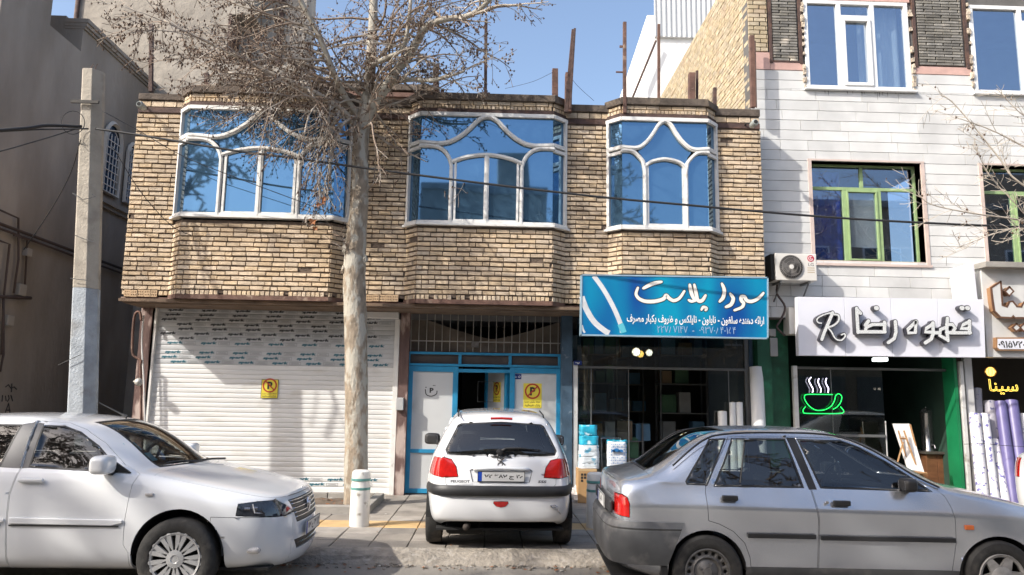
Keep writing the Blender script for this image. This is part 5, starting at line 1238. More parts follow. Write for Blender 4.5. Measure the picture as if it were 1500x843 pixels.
# ============================================================ bollards, pole, cables
bolm = mat('bollard_white', (.66, .65, .62), .7, var=.08, scale=6, bump=.2, bscale=60, spots=(.30, .27, .23), spotscale=9, spotlo=.60, spothi=.70); tealb = mat('bollard_teal', (.10, .27, .25), .5, var=.3, scale=20)
bx, by = G(523.5, 773, .1); by += .115
bo1 = thing('bollard', 'white bollard with two teal bands in front of the plane tree', 'bollard', (bx, by, .1), group='white bollards along the kerb')
b = MB(); b.lathe([(.118, .1), (.117, .3), (.114, .565), (.110, .59), (.110, .61), (.106, .615)], (bx, by, 0), 28); b.lathe([(.106, .615), (.108, .66), (.109, .66), (.109, .66)], (bx, by, 0), 28)
b.lathe([(.112, .655), (.112, .70), (.104, .735), (.08, .75), (.001, .752)], (bx, by, 0), 28); b.build('shaft', bolm, bo1, smooth='auto')
for z_ in (.54, .645):
    b = MB(); b.lathe([(.1145, z_-.018), (.1165, z_-.016), (.1165, z_+.010), (.1145, z_+.012)], (bx, by, 0), 28); b.build('band', tealb, bo1, smooth='auto')
bo2 = bo1.copy(); COL.objects.link(bo2); x2_, y2_ = G(881, 775, .1); bo2.location = (x2_-.05, y2_+.115, .1); bo2['label'] = 'white bollard half hidden behind the tail of the silver sedan'
for c_ in list(bo1.children): c2 = c_.copy(); COL.objects.link(c2); c2.parent = bo2
# pole
YP = 10.75
po = thing('concrete_pole', 'tapering concrete utility pole with its lower half painted pale blue', 'utility pole', (P(115, 700, YP)[0], YP, .1))
prof = [(104, 133, 700), (106, 137, 560), (100, 138, 610), (108, 139, 420), (113, 142, 280), (118, 147, 160), (121, 150, 105)]
A_ = [P(101, 640, YP), P(137, 640, YP)]; B_ = [P(124, 104, YP), P(150, 104, YP)]
cl = A_[0][0]+(B_[0][0]-A_[0][0])*0
def pole_part(z0, z1, m_, nm, ex=0.):
    b = MB(); rings = []
    for z in (z0, z1):
        t = (z-A_[0][1])/(B_[0][1]-A_[0][1]); xl = A_[0][0]+(B_[0][0]-A_[0][0])*t-ex; xr_ = A_[1][0]+(B_[1][0]-A_[1][0])*t+ex; dpt = .11-.002*z; c_ = .03
        rings.append([(xl+c_, YP-dpt-ex, z), (xr_-.1, YP-dpt-ex, z), (xr_, YP-dpt+.13, z), (xr_, YP+dpt, z), (xl, YP+dpt, z), (xl, YP-dpt+c_-ex, z)])
    n = 6; b.add(rings[0]+rings[1], [(k, (k+1) % n, n+(k+1) % n, n+k) for k in range(n)]+[tuple(range(n))[::-1], tuple(range(n, 2*n))]); return b.build(nm, m_, po, bev=.008)
zpb = P(120, 423, YP)[1]; zpt = P(137, 104, YP)[1]
pconc = mat('pole_concrete', (.40, .36, .30), .92, var=.14, scale=4, bump=.5, bscale=30, spots=(.28, .25, .21), spotscale=3)
pole_part(.1, zpb, mat('pole_blue_paint', (.34, .375, .41), .85, var=.18, scale=5, bump=.6, bscale=25, spots=(.26, .27, .275), spotscale=4, spotlo=.5, spothi=.7), 'painted_shaft')
pole_part(zpb+.001, zpt, pconc, 'upper_shaft')
b = MB(); z_ = P(131, 155, YP)[1]; x_ = P(131, 155, YP)[0]; b.box(x_-.19, x_+.21, YP-.16, YP-.13, z_-.022, z_+.022); b.build('crossarm', mat('dark_arm', (.06, .055, .05), .8, var=.2), po)
for px, dx in ((133, -.02), (139, .05)):
    x_, z_ = P(px, 105, YP); b = MB(); b.tube([(x_, YP, z_-.02), (x_+.005, YP, z_+.08), (x_+.03, YP, z_+.12)], .006, 4); b.build('rebar', rust, po)
for l_ in ([(106, 283), (122, 293), (140, 288), (135, 285)], [(110, 345), (122, 350), (138, 355)], [(103, 408), (128, 411)], [(85, 535), (118, 520)]):
    b = MB(); b.tube([(P(x, y, YP-.15)[0], YP-.15, P(x, y, YP-.15)[1]) for x, y in l_], .006, 4); b.build('tie_wire', steelg, po)
cable = mat('black_cable', (.02, .02, .022), .6, var=0)
def wire(name, lab, l_, r_, Ys, seg=5):
    n = len(l_); pts = []
    for k, (x, y) in enumerate(l_):
        Y = Ys[0]+(Ys[1]-Ys[0])*k/(n-1) if len(Ys) == 2 else Ys[k]; q = P(x, y, Y); pts.append((q[0], Y, q[1]))
    b = MB(); b.tube(smooth_pts(pts, 5), r_, seg); return tag(b.build(name, cable, smooth=True), lab, 'cable')
wire('power_cable', 'thick black bundled cable sagging across the bays to the marble wall', [(140, 189), (190, 196), (270, 209), (350, 222), (430, 232), (560, 250), (700, 268), (800, 280), (900, 291), (1010, 301), (1120, 311), (1250, 321), (1400, 329), (1560, 335)], .017, (10.6, 10.3))
wire('power_cable', 'thick twisted black cable coming to the pole from the grey building', [(-80, 196), (0, 191), (40, 188), (70, 184), (120, 186)], .026, (9.6, 10.55))
wire('power_cable', 'black cable running just under the twisted one towards the pole', [(-80, 198), (0, 193), (60, 190), (130, 189)], .012, (9.7, 10.5))
wire('drop_wire', 'thin black wire dropping from the pole to the gas regulator', [(118, 205), (105, 250), (85, 290), (60, 330), (35, 366)], .008, (10.6, 12.2))
wire('drop_wire', 'thin black wire slanting down over the widest blue window', [(150, 163), (200, 190), (270, 230), (350, 262), (430, 292), (500, 318)], .006, (10.6, 11.2))
wire('drop_wire', 'thin black wire sloping away from the pole past the grey wall', [(-60, 235), (0, 222), (60, 205), (112, 189)], .009, (9.4, 10.5))
wire('drop_wire', 'thin black wire crossing the brick corner below the camera', [(165, 215), (205, 280), (250, 330), (280, 345)], .006, (10.8, 11.3))
wire('drop_wire', 'short thin wire from a roof stub towards the parapet', [(833, 108), (845, 125), (870, 148)], .004, (11.4, 11.5), 4)
wire('drop_wire', 'pale thin wire rising to the brown stub above the middle bay', [(740, 130), (780, 120), (810, 106)], .004, (12.2, 11.7), 4)
b = MB(); ring = [P(107+17*math.cos(t), 180+17*math.sin(t), 10.5) for t in [2*math.pi*k/20 for k in range(20)]]; b.tube([(x, 10.5, z) for x, z in ring], .006, 4, closed=True); tag(b.build('cable_loop', cable), 'loop of spare cable hanging beside the pole top', 'cable')
# ============================================================ trees
bark = mat('plane_bark', (.27, .22, .165), .92, var=.35, scale=11, bump=1.0, bscale=30, spots=(.40, .375, .32), spotscale=8, spotlo=.47, spothi=.56, streak=2.0)
bark_hi = mat('pale_bark', (.42, .39, .33), .85, var=.2, scale=6, bump=.5, bscale=25, spots=(.30, .25, .19), spotscale=6, spotlo=.52, spothi=.62)
twig_m = mat('twig_brown', (.25, .19, .145), .9, var=.3, scale=3, spots=(.46, .41, .35), spotscale=2.5, spotlo=.5, spothi=.62)
twig_p = mat('twig_pale', (.42, .37, .31), .9, var=.2, scale=3)
bud_m = mat('bud_brown', (.10, .06, .04), .9, var=.4, scale=9)
leaf_m = mat('dead_leaf', (.26, .10, .035), .8, var=.3, scale=20)
def grow(mb, buds, p, d, L, r, depth, droop, rnd, kids, bud=.6, minr=.0042):
    n = max(3, int(L/.11)); pts = [p.copy()]; q = p.copy(); dd = d.normalized(); st = L/n
    for i in range(n):
        dd = (dd+Vector((rnd.uniform(-1, 1), rnd.uniform(-1, 1), rnd.uniform(-1, 1)))*.17+Vector((0, 0, -droop))*.1).normalized()
        q = q+dd*st; pts.append(q.copy())
    rs = [max(minr, r*(1-.75*i/n)) for i in range(n+1)]
    mb.tube(pts, rs, 5 if r > .015 else 3, cap=False)
    if depth == 0:
        for i in range(1, n+1):
            if rnd.random() < bud:
                s_ = rnd.uniform(.007, .017); c = pts[i]+Vector((rnd.uniform(-.02, .02), rnd.uniform(-.02, .02), rnd.uniform(-.02, .01)))
                buds.add([c+Vector((s_, 0, 0)), c+Vector((-s_, s_*.4, 0)), c+Vector((0, -s_, s_*.5)), c+Vector((0, 0, s_*1.6)), c+Vector((0, 0, -s_*1.3))], [(0, 1, 3), (1, 2, 3), (2, 0, 3), (1, 0, 4), (2, 1, 4), (0, 2, 4)])
        return
    k = kids[len(kids)-depth]
    for j in range(k):
        t = (j+.7+rnd.uniform(-.4, .4))/k*.92+.08; i = min(n-1, int(t*n)); b = pts[i]; ax = (pts[i+1]-pts[i]).normalized()
        sd = Vector((rnd.uniform(-1, 1), rnd.uniform(-1, 1), rnd.uniform(-.7, .9))); sd = (sd-ax*sd.dot(ax)); sd.normalize()
        nd = (ax*rnd.uniform(.35, .9)+sd*rnd.uniform(.6, 1.0)).normalized()
        grow(mb, buds, b, nd, L*rnd.uniform(.30, .52)*(1-.35*t), max(minr, rs[i]*.55), depth-1, droop*1.1, rnd, kids, bud, minr)
def limb(par, pts, rs, m_, name='limb', seg=10):
    p = smooth_pts(pts, 5); n = len(p); rr = []
    for i in range(n):
        t = i/(n-1)*(len(rs)-1); k = min(int(t), len(rs)-2); rr.append((rs[k]+(rs[k+1]-rs[k])*(t-k))*(1+.05*mnoise.noise(Vector((i*.7, 3, 1)))))
    b = MB(); b.tube(p, rr, seg); b.build(name, m_, par, smooth=True); return [Vector(q) for q in p], rr
YT = 11.05
tr1 = thing('plane_tree', 'bare plane tree with mottled trunk and dense twigs before the brick building', 'tree', (-1.98, YT, .1))
pp3 = lambda l: [(P(x, y, Y)[0], Y, P(x, y, Y)[1]) for x, y, Y in l]
tk = [(521, 748, YT), (521, 735, YT), (522, 640, YT), (522, 560, YT), (521, 480, YT), (519, 405, YT), (522, 350, YT-.02), (527, 290, YT-.05), (528, 230, YT-.05), (531, 180, YT-.05), (539, 140, YT-.1), (543, 95, YT-.15), (546, 40, YT-.2), (548, -20, YT-.2), (552, -90, YT-.2), (558, -170, YT-.2)]
tpts, trs = limb(tr1, pp3(tk), [.20, .17, .165, .165, .165, .168, .15, .128, .12, .115, .09, .08, .07, .062, .05, .03], bark, 'trunk', 14)
for (x, y, s_) in ((508, 365, .09), (534, 380, .06), (503, 395, .05), (538, 275, .05), (512, 330, .06)):
    b = bmesh.new(); bmesh.ops.create_icosphere(b, subdivisions=3, radius=1); q = P(x, y, YT-.08)
    for v in b.verts: k = 1+mnoise.noise(v.co*2.5)*.5; v.co = Vector((q[0]+v.co.x*s_*k*.7, YT-.07+v.co.y*s_*k*.7, q[1]+v.co.z*s_*1.1*k))
    me = bpy.data.meshes.new('burl'); b.to_mesh(me); b.free(); me.materials.append(bark); me.transform(Matrix.Translation(-tr1.location)); o = bpy.data.objects.new('burl', me); COL.objects.link(o); o.parent = tr1
L1 = limb(tr1, pp3([(530, 190, YT-.05), (545, 155, YT-.15), (567, 126, YT-.25), (580, 104, YT-.3), (598, 84, YT-.4), (611, 61, YT-.5), (625, 40, YT-.6), (650, 29, YT-.7), (690, 22, YT-.8), (722, -6, YT-.9), (760, -60, YT-1)]), [.09, .085, .08, .07, .065, .058, .052, .045, .04, .035, .025], bark_hi)
L2 = limb(tr1, pp3([(532, 175, YT), (510, 150, YT-.2), (490, 110, YT-.5), (470, 60, YT-.7), (440, 0, YT-.9), (400, -70, YT-1.2)]), [.06, .05, .045, .04, .035, .02], bark_hi)
L3 = limb(tr1, pp3([(538, 130, YT-.1), (545, 98, YT-.3), (565, 86, YT-.5), (590, 70, YT-.6), (600, 20, YT-.7), (605, -60, YT-.8)]), [.05, .04, .035, .03, .03, .02], bark_hi)
L4 = limb(tr1, pp3([(533, 150, YT-.1), (571, 124, YT-.2), (602, 117, YT-.3), (635, 118, YT-.5), (680, 105, YT-.7)]), [.05, .04, .035, .025, .015], bark_hi)
L5 = limb(tr1, pp3([(530, 200, YT), (500, 160, YT-.3), (450, 130, YT-.6), (380, 100, YT-.8), (300, 60, YT-1.0), (240, 30, YT-1.2)]), [.05, .04, .033, .027, .02, .01], twig_p)
L6 = limb(tr1, pp3([(531, 170, YT), (490, 140, YT+.2), (430, 120, YT+.5), (350, 110, YT+.8), (290, 95, YT+1)]), [.045, .035, .03, .022, .012], twig_p)
rnd = random.Random(42); mbA, mbB, bd = MB(), MB(), MB()
def sprout(lp, lr, n, t0, t1, Lr, dirf, kids=(6, 4), droop=.6, m_=None):
    for k in range(n):
        t = t0+(t1-t0)*(k+rnd.random()*.8)/n; i = min(len(lp)-2, int(t*(len(lp)-1))); p = lp[i]; d = Vector(dirf())
        tgt = mbB if rnd.random() < .22 else mbA
        grow(tgt, bd, p, d, rnd.uniform(*Lr), max(.009, min(.022, lr[i]*.5)), 2, droop, rnd, kids)
U_ = rnd.uniform
NN = 1
left = lambda: (U_(-1, -.3), U_(-.55, .7), U_(-.1, .5)); alld = lambda: (U_(-1, 1), U_(-.7, .8), U_(-.1, .8)); right = lambda: (U_(.1, .9), U_(-.6, .6), U_(-.2, .7)); down = lambda: (U_(-.7, .5), U_(-.8, -.05), U_(-.5, .2))
sprout(tpts, trs, 30, .57, .99, (1.1, 2.1), alld, (8, 6), .5)
sprout(L2[0], L2[1], 26, .1, 1, (1.2, 2.2), left, (8, 6), .5)
sprout(L5[0], L5[1], 18, .15, 1, (.8, 1.6), left, (8, 5), .6)
sprout(L6[0], L6[1], 12, .1, 1, (.7, 1.5), left, (8, 5), .6)
sprout(L1[0], L1[1], 26, .15, 1, (.7, 1.5), lambda: (U_(-.6, .9), U_(-.6, .6), U_(-.3, .9)), (6, 4), .6)
sprout(L3[0], L3[1], 14, .2, 1, (.8, 1.5), alld, (6, 4), .5)
sprout(L4[0], L4[1], 9, .4, 1, (.6, 1.3), right, (5, 4), .3)
sprout(L5[0], L5[1], 7, .05, .5, (1.0, 1.7), down, (6, 4), 2.2)
sprout(tpts, trs, 5, .55, .66, (1.1, 1.8), lambda: (U_(-.8, -.2), U_(-.8, -.3), U_(-.2, .2)), (6, 4), 2.4)
for a, c_ in (((512, 372), (495, 330)), ((510, 368), (488, 300)), ((508, 372), (520, 322)), ((540, 278), (560, 250)), ((510, 368), (470, 350))):   # shoots round the burl
    q, q2 = P(*a, YT-.15), P(*c_, YT-.2); grow(mbA, bd, Vector((q[0], YT-.15, q[1])), Vector((q2[0]-q[0], -.05, q2[1]-q[1])), math.hypot(q2[0]-q[0], q2[1]-q[1]), .007, 1, .2, rnd, (4,), .3)
mbA.build('twigs', twig_m, tr1, kind='stuff'); mbB.build('twigs', twig_p, tr1, kind='stuff'); bd.build('buds', bud_m, tr1, kind='stuff')
for x, y, s_ in ((474, 292, .05), (466, 300, .05), (458, 325, .07), (462, 335, .05), (529, 68, .05), (473, 297, .04)):
    q = P(x, y, YT-.7); b = MB(); a = rnd.uniform(0, 3); pts = [(s_*r_*math.cos(t+a), s_*r_*math.sin(t+a)) for t, r_ in ((0, 1), (.6, .45), (1.2, .9), (1.9, .4), (2.6, .8), (3.4, .5), (4.1, .9), (4.9, .4), (5.6, .8))]
    b.add([(q[0]+u, YT-.7+.4*u*v/s_, q[1]+v) for u, v in pts]+[(q[0], YT-.7+.01, q[1])], [(k, (k+1) % 9, 9) for k in range(9)]); b.build('dead_leaf', leaf_m, tr1)
# tree whose branches enter at the right
tr2 = thing('street_tree', 'bare pale twigged tree reaching in before the marble building', 'tree', (9.4, 9.6, .1))
t2 = limb(tr2, [(9.4, 9.6, 0), (9.35, 9.6, 2), (9.3, 9.55, 3.2), (9.2, 9.5, 4.6), (9.3, 9.5, 6), (9.2, 9.4, 7.4)], [.15, .13, .11, .09, .06, .03], bark, 'trunk', 12)
mbC, bC = MB(), MB(); rnd = random.Random(9)
for l_, r_ in (([(1560, 300), (1490, 265), (1466, 235), (1430, 190), (1395, 150), (1378, 140)], .016), ([(1560, 330), (1480, 320), (1420, 312), (1365, 300), (1345, 285)], .014), ([(1560, 250), (1500, 215), (1450, 190), (1400, 172)], .014),
               ([(1560, 365), (1500, 335), (1450, 345), (1400, 365)], .01), ([(1560, 200), (1500, 170), (1460, 130)], .012), ([(1540, 330), (1480, 290), (1445, 250), (1430, 215)], .01)):
    Yq = 10.2+rnd.uniform(-.2, .3); lp, lr = limb(tr2, [(9.25, 9.5, 4.2+rnd.uniform(-.3, .8))]+[(P(x, y, Yq)[0], Yq, P(x, y, Yq)[1]) for x, y in l_], [.03, r_, r_*.8, r_*.6, r_*.4], twig_p, 'branch', 6)
    for k in range(12):
        i = int(len(lp)*(.25+.72*k/12)); i = min(i, len(lp)-2)
        grow(mbC, bC, lp[i], (lp[i+1]-lp[i]).normalized()*.6+Vector((U_(-.5, .3), U_(-.4, .4), U_(-.6, .8))), U_(.25, .6), .006, 1, -.2, rnd, (6,), .06, .0034)
for k in range(26):
    i = int(len(t2[0])*(.5+.5*k/26)); i = min(i, len(t2[0])-1); grow(mbC, bC, t2[0][i], Vector((U_(-.2, 1), U_(-1, 1), U_(.1, .8))), U_(1, 2), .015, 2, .1, rnd, (6, 4), .1, .004)
mbC.build('twigs', twig_p, tr2, kind='stuff'); bC.build('buds', bud_m, tr2, kind='stuff')
# street trees on the far side of the road, behind the camera: they shade the parked cars
def side_tree(x, y, hgt, seed, lab, np=20, sp=1., lo=.38, tw=.016, kd=(8, 6)):
    rn = random.Random(seed); t = thing('street_tree', lab, 'tree', (x, y, .1), group='bare trees along the opposite pavement')
    lp, lr = limb(t, [(x, y, 0), (x+.1, y, 2), (x-.05, y+.1, 4), (x+.1, y, hgt*.6), (x, y, hgt*.95)], [.24, .2, .17, .12, .04], bark, 'trunk', 10)
    m1 = MB(); b1 = MB()
    for k in range(np):
        i = min(len(lp)-1, int(len(lp)*(lo+(.98-lo)*k/np))); a = k*2.4
        grow(m1, b1, lp[i], Vector((math.cos(a), math.sin(a), .5)), rn.uniform(2.0, 3.4)*sp, .08, 2, .1, rn, kd, .0, tw)
    m1.build('twigs', twig_m, t, kind='stuff')
side_tree(-10.9, -1.9, 15.3, 3, 'tall dense bare street tree across the road', 34, 1.05, .55, .03, (9, 6))
side_tree(-18.0, -1.9, 14.6, 4, 'slender bare street tree across the road beyond the tallest one', 24, .5, .6, .035, (8, 5))
side_tree(3.5, -2.0, 9.0, 5, 'lower bare street tree across the road')
side_tree(10.5, -2.0, 8.6, 6, 'lowest bare street tree across the road')
# buildings across the road
dkw = mat('dark_window', (.05, .06, .07), .25, var=0)
def opposite(x0, x1, h, m_, lab, wm):
    t = thing('opposite_building', lab, 'building', ((x0+x1)/2, -13, 0)); b = MB(); b.box(x0, x1, -19, -9.2, 0, h); wl_ = b.build('wall', m_, t)
    n = max(2, int((x1-x0)/3)); fl = int((h-3.4)/3.1)
    for f in range(fl):
        for k in range(n):
            cx = x0+(k+.5)*(x1-x0)/n; z = 4.2+f*3.1; b = MB(); b.box(cx-.9, cx+.9, -9.19, -9.12, z, z+1.6); fr = b.build('window', upvc, t)
            b = MB(); b.box(cx-.82, cx-.02, -9.119, -9.11, z+.08, z+1.52); b.box(cx+.02, cx+.82, -9.119, -9.11, z+.08, z+1.52); b.build('pane', dkw, fr)
    for k in range(n):
        cx = x0+(k+.5)*(x1-x0)/n; w_ = (x1-x0)/n*.42; b = MB(); b.box(cx-w_, cx+w_, -9.19, -9.15, .1, 2.9); b.build('shop_shutter', steelg, t)
    b = MB(); b.box(x0, x1, -9.35, -9.0, h, h+.3); b.build('parapet_cap', conc, t)
    b = MB(); xm_ = x0+(x1-x0)*.62; b.box(xm_, xm_+(x1-x0)*.25, -14, -11, h, h+2.4); b.build('stair_house', m_, t)
opposite(-40, -22, 10.5, gpl, 'three storey grey block across the road', None); opposite(-21.9, -10, 7.5, ybrick, 'low yellow brick house across the road', None)
opposite(-9.9, -3.2, 8.6, gpl, 'small grey house beside the tall beige block across the road', None); opposite(-3.1, 2.4, 10.6, mat('beige_render', (.40, .35, .28), .9, var=.1), 'beige rendered block facing the brick building across the road', None)
opposite(2.5, 13, 7.2, gpl, 'low grey house across the road', None); opposite(13.1, 30, 10.8, mat('tan_render', (.36, .28, .2), .9, var=.1), 'tan rendered block across the road', None)
# ============================================================ parked cars
def car_paint(name, col, metal=0., rough=.28, var=.03):
    return mat(name, col, rough, metal, var=var, scale=2, coat=1.0 if not metal else .6, local=True, spots=tuple(c*.82 for c in col), spotscale=2.6, spotlo=.6, spothi=.85)
white_c = mat('white_car_paint', (.74, .75, .76), .25, var=.02, scale=2, coat=1.0, local=True); silver_c = car_paint('silver_car_paint', (.56, .58, .62), .75, .24, .06)
rubber = mat('tyre_rubber', (.028, .027, .026), .85, var=.3, scale=20, bump=.2, local=True, spots=(.08, .07, .06), spotscale=5); blackp = mat('black_trim', (.022, .022, .023), .5, var=.2, scale=8, local=True)
greyp = mat('grey_bumper', (.075, .077, .08), .6, var=.2, scale=6, local=True, spots=(.16, .155, .15), spotscale=5, spotlo=.55); under = mat('car_underside', (.012, .012, .012), .9, var=0)
car_gl = glass('car_glass', (.50, .55, .54), 1.0, .01); car_gl_c = glass('windscreen_glass', (.74, .79, .77), 1.0, .01); car_gl_d = glass('tinted_car_glass', (.10, .11, .12), 1.0, .02)
seat_m = mat('seat_cloth', (.045, .045, .05), .9, var=.2, scale=9, local=True); hub_m = mat('hubcap_silver', (.50, .50, .50), .35, metal=.5, var=.06, scale=9, local=True); steelw = mat('steel_wheel', (.17, .165, .16), .5, metal=.4, var=.3, scale=12, local=True)
red_l = mat('red_lens', (.45, .008, .006), .12, var=.15, scale=25, coat=1, local=True); clear_l = mat('clear_lens', (.45, .43, .42), .15, var=.2, scale=30, coat=1, local=True); amber_l = mat('amber_lens', (.6, .13, .02), .2, var=.1, local=True, coat=1)
dark_l = mat('dark_lens', (.03, .033, .04), .08, var=.4, scale=20, coat=1, local=True); plate_m = mat('number_plate', (.66, .66, .64), .4, var=.04, local=True); chrome = mat('car_chrome', (.6, .6, .62), .15, metal=1, var=0)
def cage(stations, regions, creases=(), levels=3):
    """stations: rows of (x, y, z) from the tail to the nose, half a car; regions[i][j] numbers the faces"""
    bm_ = bmesh.new(); n = len(stations[0]); rows_ = []
    for sd in (1, -1):
        rr = []
        for st in stations: rr.append([bm_.verts.new((x, y*sd, z)) for x, y, z in st])
        rows_.append(rr)
        for i in range(len(stations)-1):
            for j in range(n-1):
                vs = [rr[i][j], rr[i+1][j], rr[i+1][j+1], rr[i][j+1]]
                if sd < 0: vs = vs[::-1]
                f = bm_.faces.new(vs); f.material_index = regions(i, j)
    bmesh.ops.remove_doubles(bm_, verts=bm_.verts, dist=.0008)
    bmesh.ops.dissolve_degenerate(bm_, dist=.0005, edges=bm_.edges)
    cl = bm_.edges.layers.float.new('crease_edge')
    for e in bm_.edges:
        a, c = e.verts
        for sd in (1, -1):
            for j, i0, i1, wgt in creases:
                def near(v, st): return abs(v.co.x-st[j][0]) < .002 and abs(v.co.y-st[j][1]*sd) < .002 and abs(v.co.z-st[j][2]) < .002
                for i in range(i0, i1):
                    if (near(a, stations[i]) and near(c, stations[i+1])) or (near(c, stations[i]) and near(a, stations[i+1])): e[cl] = wgt
    me = bpy.data.meshes.new('shell'); bm_.to_mesh(me); bm_.free()
    o = bpy.data.objects.new('shell', me); COL.objects.link(o); md = o.modifiers.new('s', 'SUBSURF'); md.levels = levels; md.render_levels = levels; md.boundary_smooth = 'PRESERVE_CORNERS'
    ev = o.evaluated_get(bpy.context.evaluated_depsgraph_get()); m2 = bpy.data.meshes.new_from_object(ev); bpy.data.objects.remove(o)
    b = bmesh.new(); b.from_mesh(m2); bmesh.ops.recalc_face_normals(b, faces=b.faces); return b
def cut(b, poly, ax, flt=None, closed=True):
    """cut the shell along an outline seen along axis ax ('y': points are (x,z), 'x': (y,z), 'z': (x,y))"""
    I = {'y': (0, 2, 1), 'x': (1, 2, 0), 'z': (0, 1, 2)}[ax]; n = len(poly)
    for k in range(n if closed else n-1):
        p, q = poly[k], poly[(k+1) % n]; lo = (min(p[0], q[0])-.004, min(p[1], q[1])-.004); hi = (max(p[0], q[0])+.004, max(p[1], q[1])+.004)
        fs = []
        for f in b.faces:
            if flt and not flt(f): continue
            us = [v.co[I[0]] for v in f.verts]; vs = [v.co[I[1]] for v in f.verts]
            if max(us) < lo[0] or min(us) > hi[0] or max(vs) < lo[1] or min(vs) > hi[1]: continue
            fs.append(f)
        if not fs: continue
        co = Vector((0, 0, 0)); co[I[0]] = p[0]; co[I[1]] = p[1]; no = Vector((0, 0, 0)); no[I[0]] = -(q[1]-p[1]); no[I[1]] = q[0]-p[0]
        if no.length < 1e-7: continue
        g = fs+list({e for f in fs for e in f.edges})+list({v for f in fs for v in f.verts})
        bmesh.ops.bisect_plane(b, geom=g, plane_co=co, plane_no=no.normalized(), dist=1e-5)
def inside(p, poly):
    x, y = p; c = False; n = len(poly); j = n-1
    for i in range(n):
        xi, yi = poly[i]; xj, yj = poly[j]
        if (yi > y) != (yj > y) and x < (xj-xi)*(y-yi)/(yj-yi+1e-12)+xi: c = not c
        j = i
    return c
def take(b, faces, name, m_, par, gap=.003, thick=.012, push=0., ring=None, label=None, gring=.012, flat=False):
    """lift a set of faces out of the shell as a panel of its own, its edges turned inwards"""
    if not faces: return None
    nb = bmesh.new(); mp = {}
    for f in faces:
        vs = []
        for v in f.verts:
            if v.index not in mp: mp[v.index] = nb.verts.new(v.co)
            vs.append(mp[v.index])
        try: nf = nb.faces.new(vs); nf.smooth = True; nf.normal_update()
        except ValueError: pass
    bmesh.ops.remove_doubles(nb, verts=nb.verts, dist=.0022)
    nb.normal_update()
    def inset(th):
        r = bmesh.ops.inset_region(nb, faces=list(nb.faces), thickness=th, depth=0, use_boundary=True, use_even_offset=False)
        return r['faces']
    if ring:
        rf = inset(gring); rb = bmesh.new(); m2 = {}
        for f in rf:
            if not f.is_valid: continue
            vs = []
            for v in f.verts:
                if v not in m2: m2[v] = rb.verts.new(v.co+v.normal*.001)
                vs.append(m2[v])
            try: rb.faces.new(vs).smooth = True
            except ValueError: pass
        me = bpy.data.meshes.new('seal'); rb.to_mesh(me); rb.free(); me.materials.append(ring); ro = bpy.data.objects.new('seal', me); COL.objects.link(ro)
        bmesh.ops.delete(nb, geom=[f for f in rf if f.is_valid], context='FACES')
    elif gap > 0:
        rf = inset(gap); bmesh.ops.delete(nb, geom=[f for f in rf if f.is_valid], context='FACES')
    nb.normal_update()
    if push:
        for v in nb.verts: v.co = v.co+v.normal*push
    if thick > 0:
        be = [e for e in nb.edges if e.is_boundary]; nm = {v: v.normal.copy() for v in nb.verts}
        r = bmesh.ops.extrude_edge_only(nb, edges=be)
        for v in r['geom']:
            if isinstance(v, bmesh.types.BMVert):
                src = min((e.other_vert(v) for e in v.link_edges), key=lambda q: (q.co-v.co).length); v.co = v.co-nm.get(src, Vector((0, 0, 1)))*thick
        for e in be:
            if e.is_valid: e.smooth = False
        for f in nb.faces: f.smooth = True
    me = bpy.data.meshes.new(name); nb.to_mesh(me); nb.free(); me.materials.append(m_); o = bpy.data.objects.new(name, me); COL.objects.link(o); o.parent = par
    if label: o['label'] = label
    if ring: ro.parent = o
    return o
def loft_bar(par, path, prof, m_, name, label=None):
    """bar swept along a plan path (x,y,z offset): prof = (out, z) section"""
    n = len(path); vs = []
    for i in range(n):
        a = Vector(path[max(i-1, 0)][:2]); c = Vector(path[min(i+1, n-1)][:2]); t = (c-a).normalized(); nn = Vector((t.y, -t.x)); zo = path[i][2] if len(path[i]) > 2 else 0; sh_ = path[i][3] if len(path[i]) > 3 else 0
        for o_, z in prof: vs.append((path[i][0]+nn.x*o_+sh_*(z-.45), path[i][1]+nn.y*o_, z+zo))
    k = len(prof); fs = [(i*k+j, i*k+(j+1) % k, (i+1)*k+(j+1) % k, (i+1)*k+j) for i in range(n-1) for j in range(k)]+[tuple(range(k)), tuple(range((n-1)*k, n*k))[::-1]]
    b = MB(); b.add(vs, fs); o = b.build(name, m_, par, rel=False, label=label, fix=True, smooth='auto'); return o
